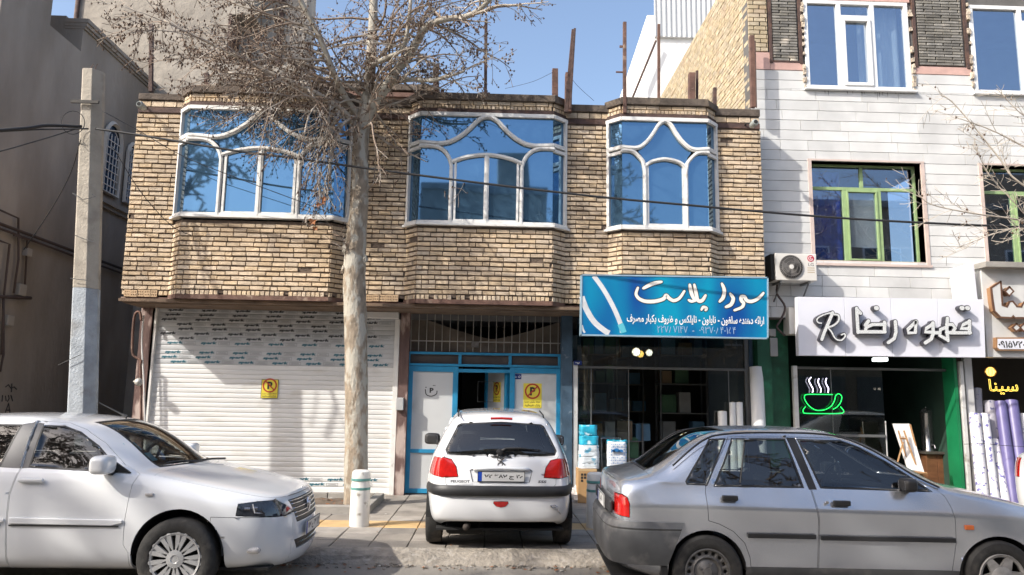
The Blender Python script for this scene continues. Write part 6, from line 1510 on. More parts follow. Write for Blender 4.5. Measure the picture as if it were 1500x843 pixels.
def wheel(par, x, y, r, kind, side, wd=.175):
    """side -1: outer face towards -y"""
    w_ = thing('wheel', None, None); w_.parent = par; w_.location = (x, y, r); w_.rotation_euler = (0, random.uniform(0, 1), 0 if side < 0 else math.pi)
    w_.rotation_mode = 'XYZ' if side < 0 else 'ZYX'
    rr = r*.655 if kind != 'plain' else r*.6
    b = MB(); b.lathe([(rr, .0), (rr+.01, -.008), (r*.80, -.012), (r*.93, -.006), (r*.985, .012), (r, .04), (r, wd-.04), (r*.985, wd-.012), (rr, wd)], (0, 0, 0), 40, ax='y')
    for q in (.055, .085, .115): pass
    tr_ = b.build('tyre', rubber, w_, rel=False, smooth='auto', fix=True)
    b = MB(); b.lathe([(rr, .004), (rr-.012, .0), (rr-.02, .03), (rr-.03, .12)], (0, 0, 0), 36, ax='y'); b.lathe([(rr-.03, .12), (.001, .12)], (0, 0, 0), 36, ax='y'); b.build('rim', steelw if kind == 'steel' else blackp, w_, rel=False, smooth='auto')
    b = MB()
    if kind == 'steel':
        n = 16; R1, R2 = rr*.70, rr*.86
        b.lathe([(rr-.018, .035), (rr*.90, .030)], (0, 0, 0), 48, ax='y')
        for k in range(n):       # band with round holes
            a0, a1 = 2*math.pi*k/n, 2*math.pi*(k+1)/n; am = (a0+a1)/2; rc = (R1+R2)/2; hr = (R2-R1)*.52
            outer = []; hole = []
            for q in range(16):
                t = 2*math.pi*q/16; dx, dz = math.cos(t), math.sin(t)
                hole.append((rc+hr*dx, am+hr*dz/rc))
                s_ = min(1/max(abs(dx), 1e-6), 1/max(abs(dz), 1e-6)); outer.append((rc+dx*s_*(rr*.90-rr*.66)/2*1.0+(rr*.78-rc), am+dz*s_*(a1-a0)/2))
            vs = [(r_*math.cos(a), .030, r_*math.sin(a)) for r_, a in outer]+[(r_*math.cos(a), .034, r_*math.sin(a)) for r_, a in hole]
            b.add(vs, [(q, (q+1) % 16, 16+(q+1) % 16, 16+q) for q in range(16)])
        b.lathe([(rr*.66, .030), (rr*.6, .022), (rr*.5, .045), (rr*.34, .028), (rr*.2, .02), (rr*.18, .004), (.001, .004)], (0, 0, 0), 32, ax='y')
        for k in range(4): a = math.pi/2*k+.5; b.lathe([(.012, .02), (.012, .008), (.001, .006)], (rr*.36*math.cos(a), 0, rr*.36*math.sin(a)), 8, ax='y')
        b.build('wheel_disc', steelw, w_, rel=False, smooth='auto', fix=True)
    elif kind == 'cover9':
        for k in range(9):
            a = 2*math.pi*k/9
            for dd in (-.085, .085):
                p = [(rr*.30, a+dd*.55), (rr*.62, a+dd*1.5), (rr*.94, a+dd*1.75)]; ws = (.020, .028, .036); L_ = []
                pts3 = [(q*math.cos(t), q*math.sin(t)) for q, t in p]; b.stroke(smooth_pts(pts3, 3), [.024, .026, .029, .031, .033, .034, .036][:7], -.004, .02)
            t = a; b.stroke([(rr*.3*math.cos(t), rr*.3*math.sin(t)), (rr*.9*math.cos(t), rr*.9*math.sin(t))], .03, .006, .02)
        b.lathe([(rr*.99, .0), (rr*.97, -.008), (rr*.90, -.002), (rr*.88, .02)], (0, 0, 0), 40, ax='y'); b.lathe([(rr*.36, .02), (rr*.34, -.006), (rr*.16, -.012), (rr*.14, -.006), (.001, -.006)], (0, 0, 0), 24, ax='y')
        b.build('hubcap', hub_m, w_, rel=False, smooth='auto', fix=True)
    elif kind == 'cover3':
        for k in range(6):
            a = 2*math.pi*k/6; b.stroke([(rr*.3*math.cos(a), rr*.3*math.sin(a)), (rr*.95*math.cos(a), rr*.95*math.sin(a))], [.10, .05], -.002, .02)
        b.lathe([(rr*1.0, .0), (rr*.97, -.01), (rr*.86, .0), (rr*.85, .02)], (0, 0, 0), 40, ax='y'); b.lathe([(rr*.5, .02), (rr*.46, -.004), (rr*.3, -.014), (.001, -.018)], (0, 0, 0), 24, ax='y')
        b.build('hubcap', mat('worn_hubcap', (.30, .29, .28), .5, metal=.3, var=.3, scale=14, local=True), w_, rel=False, smooth='auto', fix=True)
    else:
        b.lathe([(rr*.95, .03), (.001, .02)], (0, 0, 0), 24, ax='y'); b.build('hubcap', hub_m, w_, rel=False, smooth='auto')
    return w_
def seats(par, rowsx, yw, zs, zh):
    for x, ys_ in rowsx:
        for y in ys_:
            b = MB(); b.box(x-.25, x+.25, y-.24, y+.24, zs-.2, zs); b.build('seat', seat_m, par, rel=False, bev=.05)
            T = Matrix.Translation((x-.25, y, zs)) @ Matrix.Rotation(math.radians(-14), 4, 'Y'); b = MB(); b.box(-.07, .07, -.23, .23, -.05, zh-zs-.17, 0, T); o = b.build('seat_back', seat_m, par, rel=False, bev=.05)
            T2 = Matrix.Translation((x-.30-(zh-zs)*.12, y, zh-.08)); b = MB(); b.box(-.04, .05, -.12, .12, -.09, .09, 0, T2); b.build('headrest', seat_m, par, rel=False, bev=.04)
def simple_plate(par, loc, rot, w_, h_, txt, blue=True):
    T = Matrix.Translation(loc) @ Matrix.Rotation(rot[2], 4, 'Z') @ Matrix.Rotation(rot[0], 4, 'X')
    b = MB(); b.box(-w_/2, w_/2, -.006, 0, -h_/2, h_/2, 0, T); o = b.build('number_plate', plate_m, par, rel=False)
    if blue: b = MB(); b.box(-w_/2, -w_/2+.045, -.0075, -.0061, -h_/2, h_/2, 0, T); b.build('blue_strip', mat('plate_blue', (.01, .06, .4), .4, var=0), o, rel=False)
    b = MB()
    for s_, u0, u1 in txt: text_into(b, shape(s_), u0*w_, u1*w_, -h_*.3, h_*.3, -.0066, T=T, bold=.04)
    b.build('plate_number', blk, o, rel=False)
    b = MB(); e = .006
    for q in ((-w_/2, w_/2, h_/2-e, h_/2), (-w_/2, w_/2, -h_/2, -h_/2+e), (-w_/2, -w_/2+e, -h_/2+e, h_/2-e), (w_/2-e, w_/2, -h_/2+e, h_/2-e)): b.box(q[0], q[1], -.009, -.0076, q[2], q[3], 0, T)
    b.build('plate_border', blk, o, rel=False)
REG = {'side': 0, 'hood': 1, 'ws': 2, 'roof': 3, 'rg': 4, 'trunk': 5, 'rear': 6, 'nose': 7, 'rail': 8, 'glassband': 9, 'low': 10}
def build_car(root, st, regf, creases, paint, arches, side_panels, windows, extra_cut=(), glass_m=None, levels=3, front_cut=(), rear_cut=(), inner=True, boot_lid=None, pillars=()):
    """side_panels: ordered (name, outline in x-z, label); windows: outlines in x-z"""
    b = cage(st, lambda i, j: REG[regf(i, j)], creases, levels)
    sidef = lambda f: f.material_index in (0, 8, 9, 10) or abs(f.calc_center_median().y) > .45
    for poly in arches: cut(b, poly, 'y', sidef)
    for _, poly, _l in side_panels: cut(b, poly, 'y', sidef)
    for poly in windows: cut(b, poly, 'y', sidef)
    for poly in pillars: cut(b, poly[0], 'y', sidef)
    for nm, poly, ax, flt, m_, kw in list(front_cut)+list(rear_cut): cut(b, poly, ax, flt)
    b.normal_update(); b.verts.index_update(); b.faces.ensure_lookup_table(); b.verts.ensure_lookup_table()
    used = set(); C = {f: f.calc_center_median() for f in b.faces}
    out = {}
    for f in b.faces:
        c = C[f]
        if sidef(f) and any(inside((c.x, c.z), p) for p in arches): used.add(f)
    def grab(test):
        fs = [f for f in b.faces if f not in used and test(f, C[f])]; used.update(fs); return fs
    for nm, poly, ax, flt, m_, kw in list(front_cut)+list(rear_cut):
        I = {'y': (0, 2), 'x': (1, 2), 'z': (0, 1)}[ax]
        fs = grab(lambda f, c: flt(f) and inside((c[I[0]], c[I[1]]), poly))
        if ax == 'y' or kw.get('split'):
            kw = {k: v for k, v in kw.items() if k != 'split'}
            for sd in (-1, 1): take(b, [f for f in fs if C[f].y*sd > 0], nm, m_, root, **kw)
        else: take(b, fs, nm, m_, root, **kw)
    for poly in windows:
        fs = grab(lambda f, c: sidef(f) and inside((c.x, c.z), poly))
        for sd in (-1, 1): take(b, [f for f in fs if C[f].y*sd > 0], 'side_window', glass_m or car_gl, root, thick=0, push=-.006, ring=blackp, gring=.014)
    for poly, nm, m_ in pillars:
        fs = grab(lambda f, c: sidef(f) and inside((c.x, c.z), poly))
        for sd in (-1, 1): take(b, [f for f in fs if C[f].y*sd > 0], nm, m_, root, gap=0, thick=0, push=-.001)
    for nm, poly, lab in side_panels:
        fs = grab(lambda f, c: sidef(f) and inside((c.x, c.z), poly))
        for sd in (-1, 1): out.setdefault(nm, []).append(take(b, [f for f in fs if C[f].y*sd > 0], nm, paint, root, label=lab))
    take(b, grab(lambda f, c: f.material_index == 2), 'windscreen', car_gl_c, root, thick=0, push=-.004, ring=blackp, gring=.02)
    take(b, grab(lambda f, c: f.material_index == 4), 'rear_window', glass_m or car_gl, root, thick=0, push=-.004, ring=blackp, gring=.025)
    take(b, grab(lambda f, c: f.material_index == 1), 'bonnet', paint, root)
    take(b, grab(lambda f, c: f.material_index == 5), 'boot_lid', paint, root)
    take(b, grab(lambda f, c: True), 'body_shell', paint, root, gap=.001, thick=.02)
    if inner:                      # dark inner skin just under the panels, so that the gaps read dark
        nb = bmesh.new(); mp = {}
        for f in b.faces:
            c = C[f]
            if f.material_index in (2, 4) or any(inside((c.x, c.z), p) for p in arches) or (sidef(f) and any(inside((c.x, c.z), p) for p in windows)): continue
            vs = []
            for v in f.verts:
                if v.index not in mp: mp[v.index] = nb.verts.new(v.co-v.normal*.016)
                vs.append(mp[v.index])
            try: nb.faces.new(vs)
            except ValueError: pass
        me = bpy.data.meshes.new('inner_skin'); nb.to_mesh(me); nb.free(); me.materials.append(under); o = bpy.data.objects.new('inner_skin', me); COL.objects.link(o); o.parent = root
    b.free(); return out
def arch(cx, cz, r, ry=None, n=22, zb=-.2):
    ry = ry or r; return [(cx+r*math.cos(t), cz+ry*math.sin(t)) for t in [math.pi*k/n for k in range(n+1)]]+[(cx-r, zb), (cx+r, zb)]
def well(par, x, y0, y1, r, z):
    b = MB(); n = 16; pts = [(x+r*math.cos(t), z+r*math.sin(t)) for t in [math.pi*k/n for k in range(n+1)]]
    b.add([(p[0], y, p[1]) for y in (y0, y1) for p in pts], [(k, k+1, n+2+k, n+1+k) for k in range(n)]); b.build('wheel_well', under, par, rel=False)
def mirror_unit(par, x, y, z, m_, sd, s_=1., dark_back=True):
    b = bmesh.new(); bmesh.ops.create_icosphere(b, subdivisions=4, radius=1)
    for v in b.verts: v.co = Vector([.56*math.copysign(abs(q)**.55, q) for q in v.co])
    for v in b.verts: v.co = Vector((x+v.co.x*.13*s_, y+sd*(.09*s_+v.co.y*.19*s_), z+v.co.z*.13*s_+.0*v.co.y))
    me = bpy.data.meshes.new('door_mirror'); b.to_mesh(me); b.free(); me.materials.append(m_); me.polygons.foreach_set('use_smooth', [True]*len(me.polygons)); o = bpy.data.objects.new('door_mirror', me); COL.objects.link(o); o.parent = par
    q = MB(); q.box(x-.068*s_, x-.062*s_, y+sd*.09*s_-.075*s_, y+sd*.09*s_+.075*s_, z-.045*s_, z+.045*s_); q.build('mirror_glass', chrome, o, rel=False)
    q = MB(); q.tube([(x+.03, y+sd*.03, z-.05*s_), (x+.03, y-sd*.02, z-.07*s_)], .03*s_, 6); q.build('mirror_foot', blackp, o, rel=False)
    return o
def handle(par, x0, x1, y, z, m_, sd, h_=.022):
    b = MB(); e = .012; b.box(x0, x1, min(y, y+sd*.035), max(y, y+sd*.035), z-h_, z+h_); b.build('door_handle', m_, par, rel=False, bev=.01)
def under_plate(root, x0, x1, w_, z=.2):
    b = MB(); b.box(x0, x1, -w_, w_, z, z+.02); b.box((x0+x1)/2-1.0, (x0+x1)/2+.9, -w_+.1, w_-.1, z+.021, z+.12); b.build('floor_pan', under, root, rel=False)

# ------------------------------------------------------------ silver saloon
random.seed(2)
def sections(rows_): return rows_
PX0, PYs = .93, 6.2
def silver():
    root = thing('silver_sedan', 'dusty silver four door sedan with a steel rear wheel and black door handles', 'car', (0, 0, 0), -.045); pv = Vector((1.785, 6.2, 0)); root.location = pv-(Matrix.Rotation(-.045, 3, 'Z') @ Vector((.85, -.80, 0)))
    W = .80
    #            j:  0           1           2           3          4           5           6           7           8          9
    def row(x, ys, zs, dx=None): dx = dx or [0]*10; return [(x+dx[k], ys[k], zs[k]) for k in range(10)]
    Z0 = [.30, .33, .45, .60, .77, .90, .945, .962, .972, .98]
    S_ = [row(.115, [0]*10, Z0, [.03, .02, 0, 0, 0, .005, .015, .03, .03, .03]),
          row(.12, [.30, .34, .36, .36, .36, .36, .34, .32, .2, 0], Z0, [.03, .02, 0, 0, 0, .005, .015, .03, .03, .03]),
          row(.14, [.60, .66, .69, .70, .70, .69, .66, .60, .40, 0], Z0, [.03, .02, 0, 0, 0, .005, .015, .025, .02, .01]),
          row(.22, [.66, .75, .775, .785, .785, .76, .715, .64, .42, 0], [.27, .30, .44, .60, .78, .915, .965, .985, 1.0, 1.005]),
          row(.43, [.68, .775, .785, .795, .808, .748, .738, .66, .44, 0], [.22, .27, .42, .60, .79, .93, .985, 1.01, 1.03, 1.04], [0, 0, 0, 0, 0, 0, 0, 0, -.01, -.03]),
          row(.55, [.69, .775, .785, .797, .808, .748, .738, .68, .56, 0], [.20, .26, .42, .60, .79, .93, .975, 1.085, 1.10, 1.12], [0, 0, 0, 0, 0, 0, 0, .02, .0, -.03]),
          row(.85, [.69, .775, .785, .797, .808, .748, .738, .62, .53, 0], [.20, .25, .42, .60, .79, .93, .965, 1.30, 1.33, 1.36], [0, 0, 0, 0, 0, 0, 0, .03, .0, -.05]),
          row(1.08, [.69, .775, .785, .797, .808, .748, .738, .585, .49, 0], [.20, .25, .42, .60, .785, .93, .955, 1.355, 1.395, 1.41], [0, 0, 0, 0, 0, 0, 0, 0, 0, -.06]),
          row(1.55, [.69, .775, .785, .797, .808, .748, .738, .575, .48, 0], [.20, .25, .42, .60, .78, .92, .945, 1.372, 1.41, 1.432]),
          row(2.00, [.69, .775, .785, .797, .808, .748, .738, .575, .48, 0], [.20, .25, .42, .60, .775, .915, .94, 1.355, 1.39, 1.412], [0, 0, 0, 0, 0, 0, 0, 0, .02, .12]),
          row(2.28, [.69, .775, .785, .797, .804, .748, .738, .615, .53, 0], [.20, .25, .42, .60, .77, .91, .935, 1.245, 1.28, 1.31], [0, 0, 0, 0, 0, 0, 0, 0, .03, .2]),
          row(2.58, [.69, .775, .785, .795, .80, .748, .738, .672, .60, 0], [.20, .25, .42, .60, .765, .905, .93, 1.055, 1.075, 1.11], [0, 0, 0, 0, 0, 0, 0, 0, .05, .27]),
          row(2.78, [.69, .775, .785, .795, .80, .748, .738, .705, .64, 0], [.20, .25, .42, .60, .76, .90, .925, .955, .962, .965], [0, 0, 0, 0, 0, 0, 0, 0, .06, .28]),
          row(2.90, [.69, .775, .785, .795, .80, .748, .738, .70, .62, 0], [.20, .25, .42, .60, .757, .89, .917, .938, .947, .95], [0, 0, 0, 0, 0, 0, 0, 0, .03, .22]),
          row(3.18, [.69, .775, .80, .80, .785, .748, .73, .68, .55, 0], [.20, .25, .42, .60, .75, .855, .878, .893, .91, .925], [0, 0, 0, 0, 0, 0, 0, 0, .01, .05]),
          row(3.50, [.67, .76, .785, .785, .77, .74, .71, .66, .5, 0], [.20, .24, .42, .58, .73, .79, .81, .825, .84, .855]),
          row(3.78, [.60, .69, .72, .72, .71, .69, .66, .60, .45, 0], [.21, .24, .40, .55, .67, .71, .73, .745, .76, .775], [0, 0, 0, 0, 0, 0, 0, .01, .02, .03]),
          row(3.87, [.45, .52, .55, .55, .55, .54, .52, .46, .34, 0], [.22, .25, .38, .52, .63, .66, .68, .70, .71, .72], [0, .02, .04, .04, .02, .01, 0, 0, .01, .02]),
          row(3.89, [0]*10, [.22, .25, .38, .52, .63, .66, .68, .70, .71, .72], [0, .02, .05, .05, .03, .02, .01, .01, .01, .01])]
    def rf(i, j):
        if i < 2: return 'rear' if j < 7 else 'trunk'
        if i >= 16: return 'nose'
        if j >= 7:
            if i < 4: return 'trunk' if j == 8 or j == 7 else 'side'
            if i in (4, 5, 6): return 'rg' if j == 8 else 'rail'
            if i in (7, 8): return 'roof'
            if i in (9, 10, 11): return 'ws' if j == 8 else 'rail'
            if i >= 13: return 'hood'
            return 'nose' if i > 16 else 'roof'
        if i >= 13 and j == 6: return 'hood' if j == 6 and i > 12 else 'side'
        return 'side'
    ra = arch(.85, .30, .31, .305); fa = arch(3.175, .30, .32, .30)
    fdoor = [(1.735, .20), (1.735, .30), (1.75, .70), (1.72, .93), (1.70, 1.0), (1.60, 1.345), (2.08, 1.342), (2.20, 1.295), (2.40, 1.18), (2.60, 1.04), (2.76, .93), (2.79, .90), (2.82, .82), (2.835, .72), (2.835, .55), (2.80, .35), (2.79, .20)]
    rdoor = [(1.728, .20), (1.728, .30), (1.743, .70), (1.713, .93), (1.693, 1.0), (1.593, 1.345), (1.10, 1.338), (.86, .95), (.85, .90), (.862, .68), (.95, .655), (1.06, .60), (1.15, .51), (1.19, .40), (1.21, .20)]
    fwin = [(1.795, .945), (1.675, 1.325), (2.05, 1.322), (2.19, 1.272), (2.39, 1.16), (2.57, 1.035), (2.70, .932)]
    rwin = [(.925, .945), (1.125, 1.325), (1.575, 1.328), (1.66, .945)]
    qwin = [(.705, .955), (.695, .98), (.76, 1.075), (.935, 1.318), (1.075, 1.325), (.87, .95)]
    tl = [(.08, .70), (.08, .865), (.185, .868), (.22, .845), (.235, .80), (.235, .69)]
    sidef = lambda f: abs(f.calc_center_median().y) > .5
    bpil = [(1.59, 1.335), (1.70, .935), (1.76, .935), (1.66, 1.335)]
    pan = build_car(root, S_, rf, [(4, 2, 15, .95), (6, 4, 13, .5), (3, 3, 15, .15)], silver_c, [ra, fa], [('front_door', fdoor, None), ('rear_door', rdoor, None)], [fwin, rwin, qwin],
              rear_cut=[('rear_light', tl, 'y', lambda f: abs(f.calc_center_median().y) > .55 and f.calc_center_median().x < .3, red_l, dict(gap=.004, thick=.02, push=.004))], pillars=[(bpil, 'pillar_trim', blackp), ([(1.16, .325), (2.86, .325), (2.86, .05), (1.16, .05)], 'sill', greyp)])
    # bumpers
    prof = [(-.03, .33), (.02, .33), (.032, .37), (.038, .46), (.036, .585), (.03, .6), (.036, .615), (.012, .66), (-.03, .665)]
    loft_bar(root, [(.575, -.800, 0, .42), (.42, -.795, 0), (.28, -.785, 0), (.19, -.75, 0), (.13, -.69, 0), (.10, -.60, .0), (.085, -.45, 0), (.08, -.2, 0), (.08, .2, 0), (.085, .45, 0), (.10, .60, 0), (.13, .69, 0), (.19, .75, 0), (.28, .785, 0), (.42, .795, 0), (.575, .80, 0, .42)][::-1], [(o_, z) for o_, z in prof], greyp, 'rear_bumper')
    loft_bar(root, [(3.50, -.79, 0), (3.65, -.775, 0), (3.78, -.72, 0), (3.86, -.60, 0), (3.92, -.3, 0), (3.93, 0, 0), (3.92, .3, 0), (3.86, .60, 0), (3.78, .72, 0), (3.65, .775, 0), (3.50, .79, 0)], [(0, .22), (.03, .23), (.05, .35), (.05, .5), (.02, .56), (0, .57)], greyp, 'front_bumper')
    for sd in (-1, 1):
        wheel(root, .85, sd*.80, .283, 'steel', sd); wheel(root, 3.175, sd*.80, .283, 'cover3', sd)
        well(root, .85, sd*.79, sd*.5, .305, .3); well(root, 3.175, sd*.79, sd*.5, .31, .3)
        b = MB(); ye = sd*.806; b.box(1.17, 1.715, *sorted((ye, ye+sd*.014)), .555, .592); b.build('door_moulding', blackp, root, rel=False, bev=.005)
        b = MB(); b.box(1.75, 2.82, *sorted((ye, ye+sd*.014)), .548, .585); b.build('door_moulding', blackp, root, rel=False, bev=.005)
        for dr, x0, x1, z in ((pan['rear_door'][0 if sd < 0 else 1], .97, 1.10, .862), (pan['front_door'][0 if sd < 0 else 1], 1.86, 2.0, .838)):
            if dr: handle(dr, x0, x1, sd*.793, z, blackp, sd, .021)
        b = MB(); b.lathe([(.001, 0), (.013, 0), (.013, .02)], (1.815, sd*.812, .84), 10, ax='y'); b.build('door_lock', chrome, root, rel=False)
        mirror_unit(root, 2.47, sd*.74, .99, blackp, sd, .75)
        b = MB(); b.box(2.905, 2.975, *sorted((sd*.795, sd*.812)), .648, .685); b.build('side_indicator', amber_l, root, rel=False, bev=.006)
        # lamp lower half and rubber gutter
        b = MB(); pts = [(3.74, .60), (3.86, .60), (3.86, .70), (3.74, .72)]
        b = MB(); b.tube([(1.145, sd*.73, .975), (.97+.25, sd*.625, 1.295)], .007, 4); b.build('window_divider', blackp, root, rel=False)
        g = [(.60, sd*.70, 1.10), (.86, sd*.632, 1.30), (1.08, sd*.600, 1.362), (1.55, sd*.590, 1.380), (1.98, sd*.592, 1.362), (2.27, sd*.628, 1.255), (2.57, sd*.685, 1.065), (2.77, sd*.715, .965)]
        b = MB(); b.tube(smooth_pts(g, 5), .008, 4); b.build('roof_gutter', blackp, root, rel=False)
        b = MB(); b.box(.055, .215, *sorted((sd*.75, sd*.7985)), .692, .742); b.build('reversing_lens', clear_l, root, rel=False, bev=.006) if False else None
        b = MB(); b.box(.48, .53, *sorted((sd*.62, sd*.80)), .10, .32); b.build('mud_flap', blackp, root, rel=False)
        b = MB(); b.lathe([(.001, -.015), (.02, -.01), (.02, 0)], (0, 0, 0), 6, ax='x') if False else None
    b = MB(); b.box(.09, .118, -.60, .60, .70, .80); b.build('tail_panel', blackp, root, rel=False, bev=.01)
    simple_plate(root, (.085, 0, .75), (0, 0, -math.pi/2), .52, .11, [('۲۸ ب ۶۴۱', -.35, .25)])
    under_plate(root, .1, 3.8, .66, .2); seats(root, ((1.15, (-.35, 0, .35)), (2.05, (-.36, .36))), .2, .50, 1.14)
    b = MB(); b.box(2.45, 2.75, -.66, .66, .62, .90); b.build('dashboard', blackp, root, rel=False, bev=.04)
    b = MB(); c_ = Vector((2.32, .36, .90)); b.tube([c_+Vector((.06*math.sin(t), .17*math.cos(t), .16*math.sin(t))) for t in [2*math.pi*k/20 for k in range(20)]], .014, 6, closed=True); b.tube([c_, c_+Vector((.25, 0, -.12))], .02, 6); b.build('steering_wheel', blackp, root, rel=False)
    b = MB(); b.box(.55, .95, -.62, .62, .93, .95); b.build('parcel_shelf', seat_m, root, rel=False)
    b = MB(); b.box(3.86, 3.90, -.35, .35, .56, .64); b.build('grille', blackp, root, rel=False)
    for sd in (-1, 1): b = MB(); b.box(3.78, 3.875, *sorted((sd*.38, sd*.66)), .57, .68); b.build('headlight', clear_l, root, rel=False, bev=.02)
    return root
silver()

# ------------------------------------------------------------ white saloon
def white_saloon():
    X0 = -6.07; root = thing('white_sedan', 'glossy white four door sedan with chrome slatted grille and silver wheel covers', 'car', (X0, 6.33+.87, 0))
    def row(x, ys, zs, dx=None): dx = dx or [0]*10; return [(x+dx[k], ys[k], zs[k]) for k in range(10)]
    N = [.20, .26, .40, .55, .67, .735, .76, .772, .782, .786]
    S_ = [row(.03, [0]*10, [.3, .33, .5, .68, .86, .98, 1.02, 1.04, 1.05, 1.05]), row(.05, [.5, .6, .64, .65, .64, .62, .58, .5, .3, 0], [.3, .33, .5, .68, .86, .98, 1.02, 1.04, 1.05, 1.05]),
          row(.2, [.65, .78, .82, .83, .82, .78, .72, .62, .4, 0], [.26, .3, .48, .66, .86, 1.0, 1.04, 1.06, 1.07, 1.08]),
          row(.55, [.70, .82, .86, .865, .85, .81, .76, .68, .5, 0], [.22, .26, .45, .64, .85, .99, 1.03, 1.06, 1.08, 1.09]),
          row(.85, [.70, .83, .865, .87, .855, .82, .78, .69, .58, 0], [.2, .24, .43, .62, .84, .985, 1.01, 1.17, 1.18, 1.2], [0]*8+[-.02, -.1]),
          row(1.2, [.70, .83, .865, .87, .855, .82, .785, .63, .53, 0], [.2, .24, .43, .62, .83, .98, 1.0, 1.33, 1.36, 1.38], [0]*8+[-.02, -.1]),
          row(1.6, [.70, .83, .865, .87, .855, .82, .785, .60, .48, 0], [.2, .24, .43, .62, .83, .975, .998, 1.385, 1.42, 1.435]),
          row(2.15, [.70, .83, .865, .87, .855, .82, .785, .595, .47, 0], [.2, .24, .43, .62, .82, .97, .994, 1.385, 1.425, 1.445]),
          row(2.62, [.70, .83, .865, .87, .855, .82, .785, .605, .48, 0], [.2, .24, .43, .62, .82, .965, .988, 1.345, 1.385, 1.405], [0]*8+[.04, .24]),
          row(2.86, [.70, .83, .865, .87, .855, .82, .785, .66, .55, 0], [.2, .24, .43, .62, .815, .96, .982, 1.20, 1.24, 1.28], [0]*8+[.06, .32]),
          row(3.08, [.70, .83, .865, .87, .855, .82, .785, .715, .62, 0], [.2, .24, .43, .62, .81, .955, .977, 1.03, 1.05, 1.10], [0]*8+[.06, .36]),
          row(3.20, [.70, .83, .865, .87, .855, .82, .785, .735, .65, 0], [.2, .24, .43, .62, .81, .95, .972, .985, .99, .99], [0]*8+[.06, .34]),
          row(3.32, [.70, .83, .865, .87, .855, .82, .78, .72, .62, 0], [.2, .24, .43, .62, .81, .94, .962, .975, .985, .985], [0]*8+[.03, .26]),
          row(3.60, [.68, .82, .86, .87, .855, .81, .765, .70, .55, 0], [.2, .24, .43, .62, .79, .88, .905, .92, .932, .938], [0]*8+[.01, .08]),
          row(3.95, [.66, .80, .84, .85, .835, .79, .74, .67, .5, 0], [.2, .24, .43, .60, .72, .80, .835, .852, .868, .875]),
          row(4.22, [.60, .72, .765, .775, .76, .72, .67, .61, .46, 0], [.2, .25, .42, .57, .68, .745, .775, .795, .810, .818]),
          row(4.35, [.48, .58, .62, .63, .61, .58, .55, .50, .38, 0], N, [0, .03, .03, .02, .0, -.02, -.03, -.035, -.03, -.03]),
          row(4.42, [.25, .31, .34, .34, .33, .31, .29, .27, .2, 0], N, [0, .035, .04, .02, .0, -.03, -.045, -.055, -.06, -.06]),
          row(4.435, [0]*10, N, [0, .035, .045, .03, .0, -.03, -.045, -.055, -.06, -.06])]
    def rf(i, j):
        if i < 2: return 'rear'
        if i >= 15 and j < 5: return 'nose'
        if j >= 7:
            if i < 3: return 'trunk'
            if i in (3, 4, 5): return 'rg' if j == 8 and i != 3 else 'rail'
            if i in (6, 7): return 'roof'
            if i in (8, 9, 10): return 'ws' if j == 8 else 'rail'
            if i >= 12: return 'hood' if i < 17 or j < 9 else 'nose'
            return 'roof'
        if i >= 12 and j >= 5: return 'hood' if j == 6 else 'side'
        return 'side'
    ra = arch(.93, .335, .37, .365); fa = arch(3.60, .335, .362, .365)
    fdoor = [(2.265, .2), (2.265, .36), (2.245, .8), (2.275, 1.0), (2.235, 1.375), (2.50, 1.36), (2.66, 1.31), (2.86, 1.20), (3.08, 1.03), (3.235, .965), (3.20, .88), (3.18, .62), (3.18, .42), (3.22, .36), (3.22, .2)]
    rdoor = [(2.258, .2), (2.258, .36), (2.238, .8), (2.268, 1.0), (2.228, 1.375), (1.6, 1.375), (1.15, 1.10), (1.12, 1.0), (1.14, .80), (1.30, .62), (1.36, .45), (1.40, .36), (1.40, .2)]
    fwin = [(2.325, 1.005), (2.30, 1.34), (2.48, 1.335), (2.63, 1.29), (2.82, 1.18), (3.0, 1.035), (3.05, .985), (3.05, .975)]
    rwin = [(1.22, 1.01), (1.24, 1.06), (1.62, 1.33), (1.75, 1.342), (2.13, 1.342), (2.10, 1.008)]
    pil = [(2.10, 1.006), (2.13, 1.345), (2.228, 1.36), (2.262, 1.0)]; pil2 = [(2.275, 1.0), (2.24, 1.36), (2.30, 1.352), (2.325, 1.004)]
    hl = [(4.045, .738), (4.04, .645), (4.20, .632), (4.37, .612), (4.41, .625), (4.36, .70), (4.30, .75), (4.18, .75)]
    front = lambda f: f.calc_center_median().x > 4.1 and f.normal.x > .2
    grl = [(-.44, .728), (.44, .728), (.36, .535), (-.36, .535)]
    low = [(-.42, .395), (.42, .395), (.36, .315), (-.36, .315)]
    pan = build_car(root, S_, rf, [(4, 2, 15, .25), (6, 3, 13, .4)], white_c, [ra, fa], [('front_door', fdoor, None), ('rear_door', rdoor, None), ('front_bumper', [(3.85, .64), (4.7, .61), (4.7, .05), (3.85, .05)], None)], [fwin, rwin],
        front_cut=[('headlight', hl, 'y', lambda f: abs(f.calc_center_median().y) > .36 and f.calc_center_median().x > 3.9, dark_l, dict(gap=.004, thick=.03, push=.0)), ('grille_opening', grl, 'x', front, blackp, dict(gap=.004, thick=.008, push=-.008)), ('lower_intake', low, 'x', front, blackp, dict(gap=.004, thick=.008, push=-.008))], pillars=[(pil, 'pillar_trim', mat('dark_pillar', (.10, .10, .105), .4, var=.1, local=True)), (pil2, 'pillar_trim', mat('dark_pillar', (.1, .1, .1)))])
    # chrome slats and badge laid on the surface of the nose
    gp_ = [c for c in root.children if c.name.split('.')[0] in ('grille_opening', 'lower_intake', 'body_shell')]
    bpy.context.view_layer.update()
    def nose(y, z):
        best = 4.2
        for o in gp_:
            h, p, n_, _ = o.ray_cast(Vector((5.2, y, z)), Vector((-1, 0, 0)))
            if h: best = max(best, p.x)
        return best
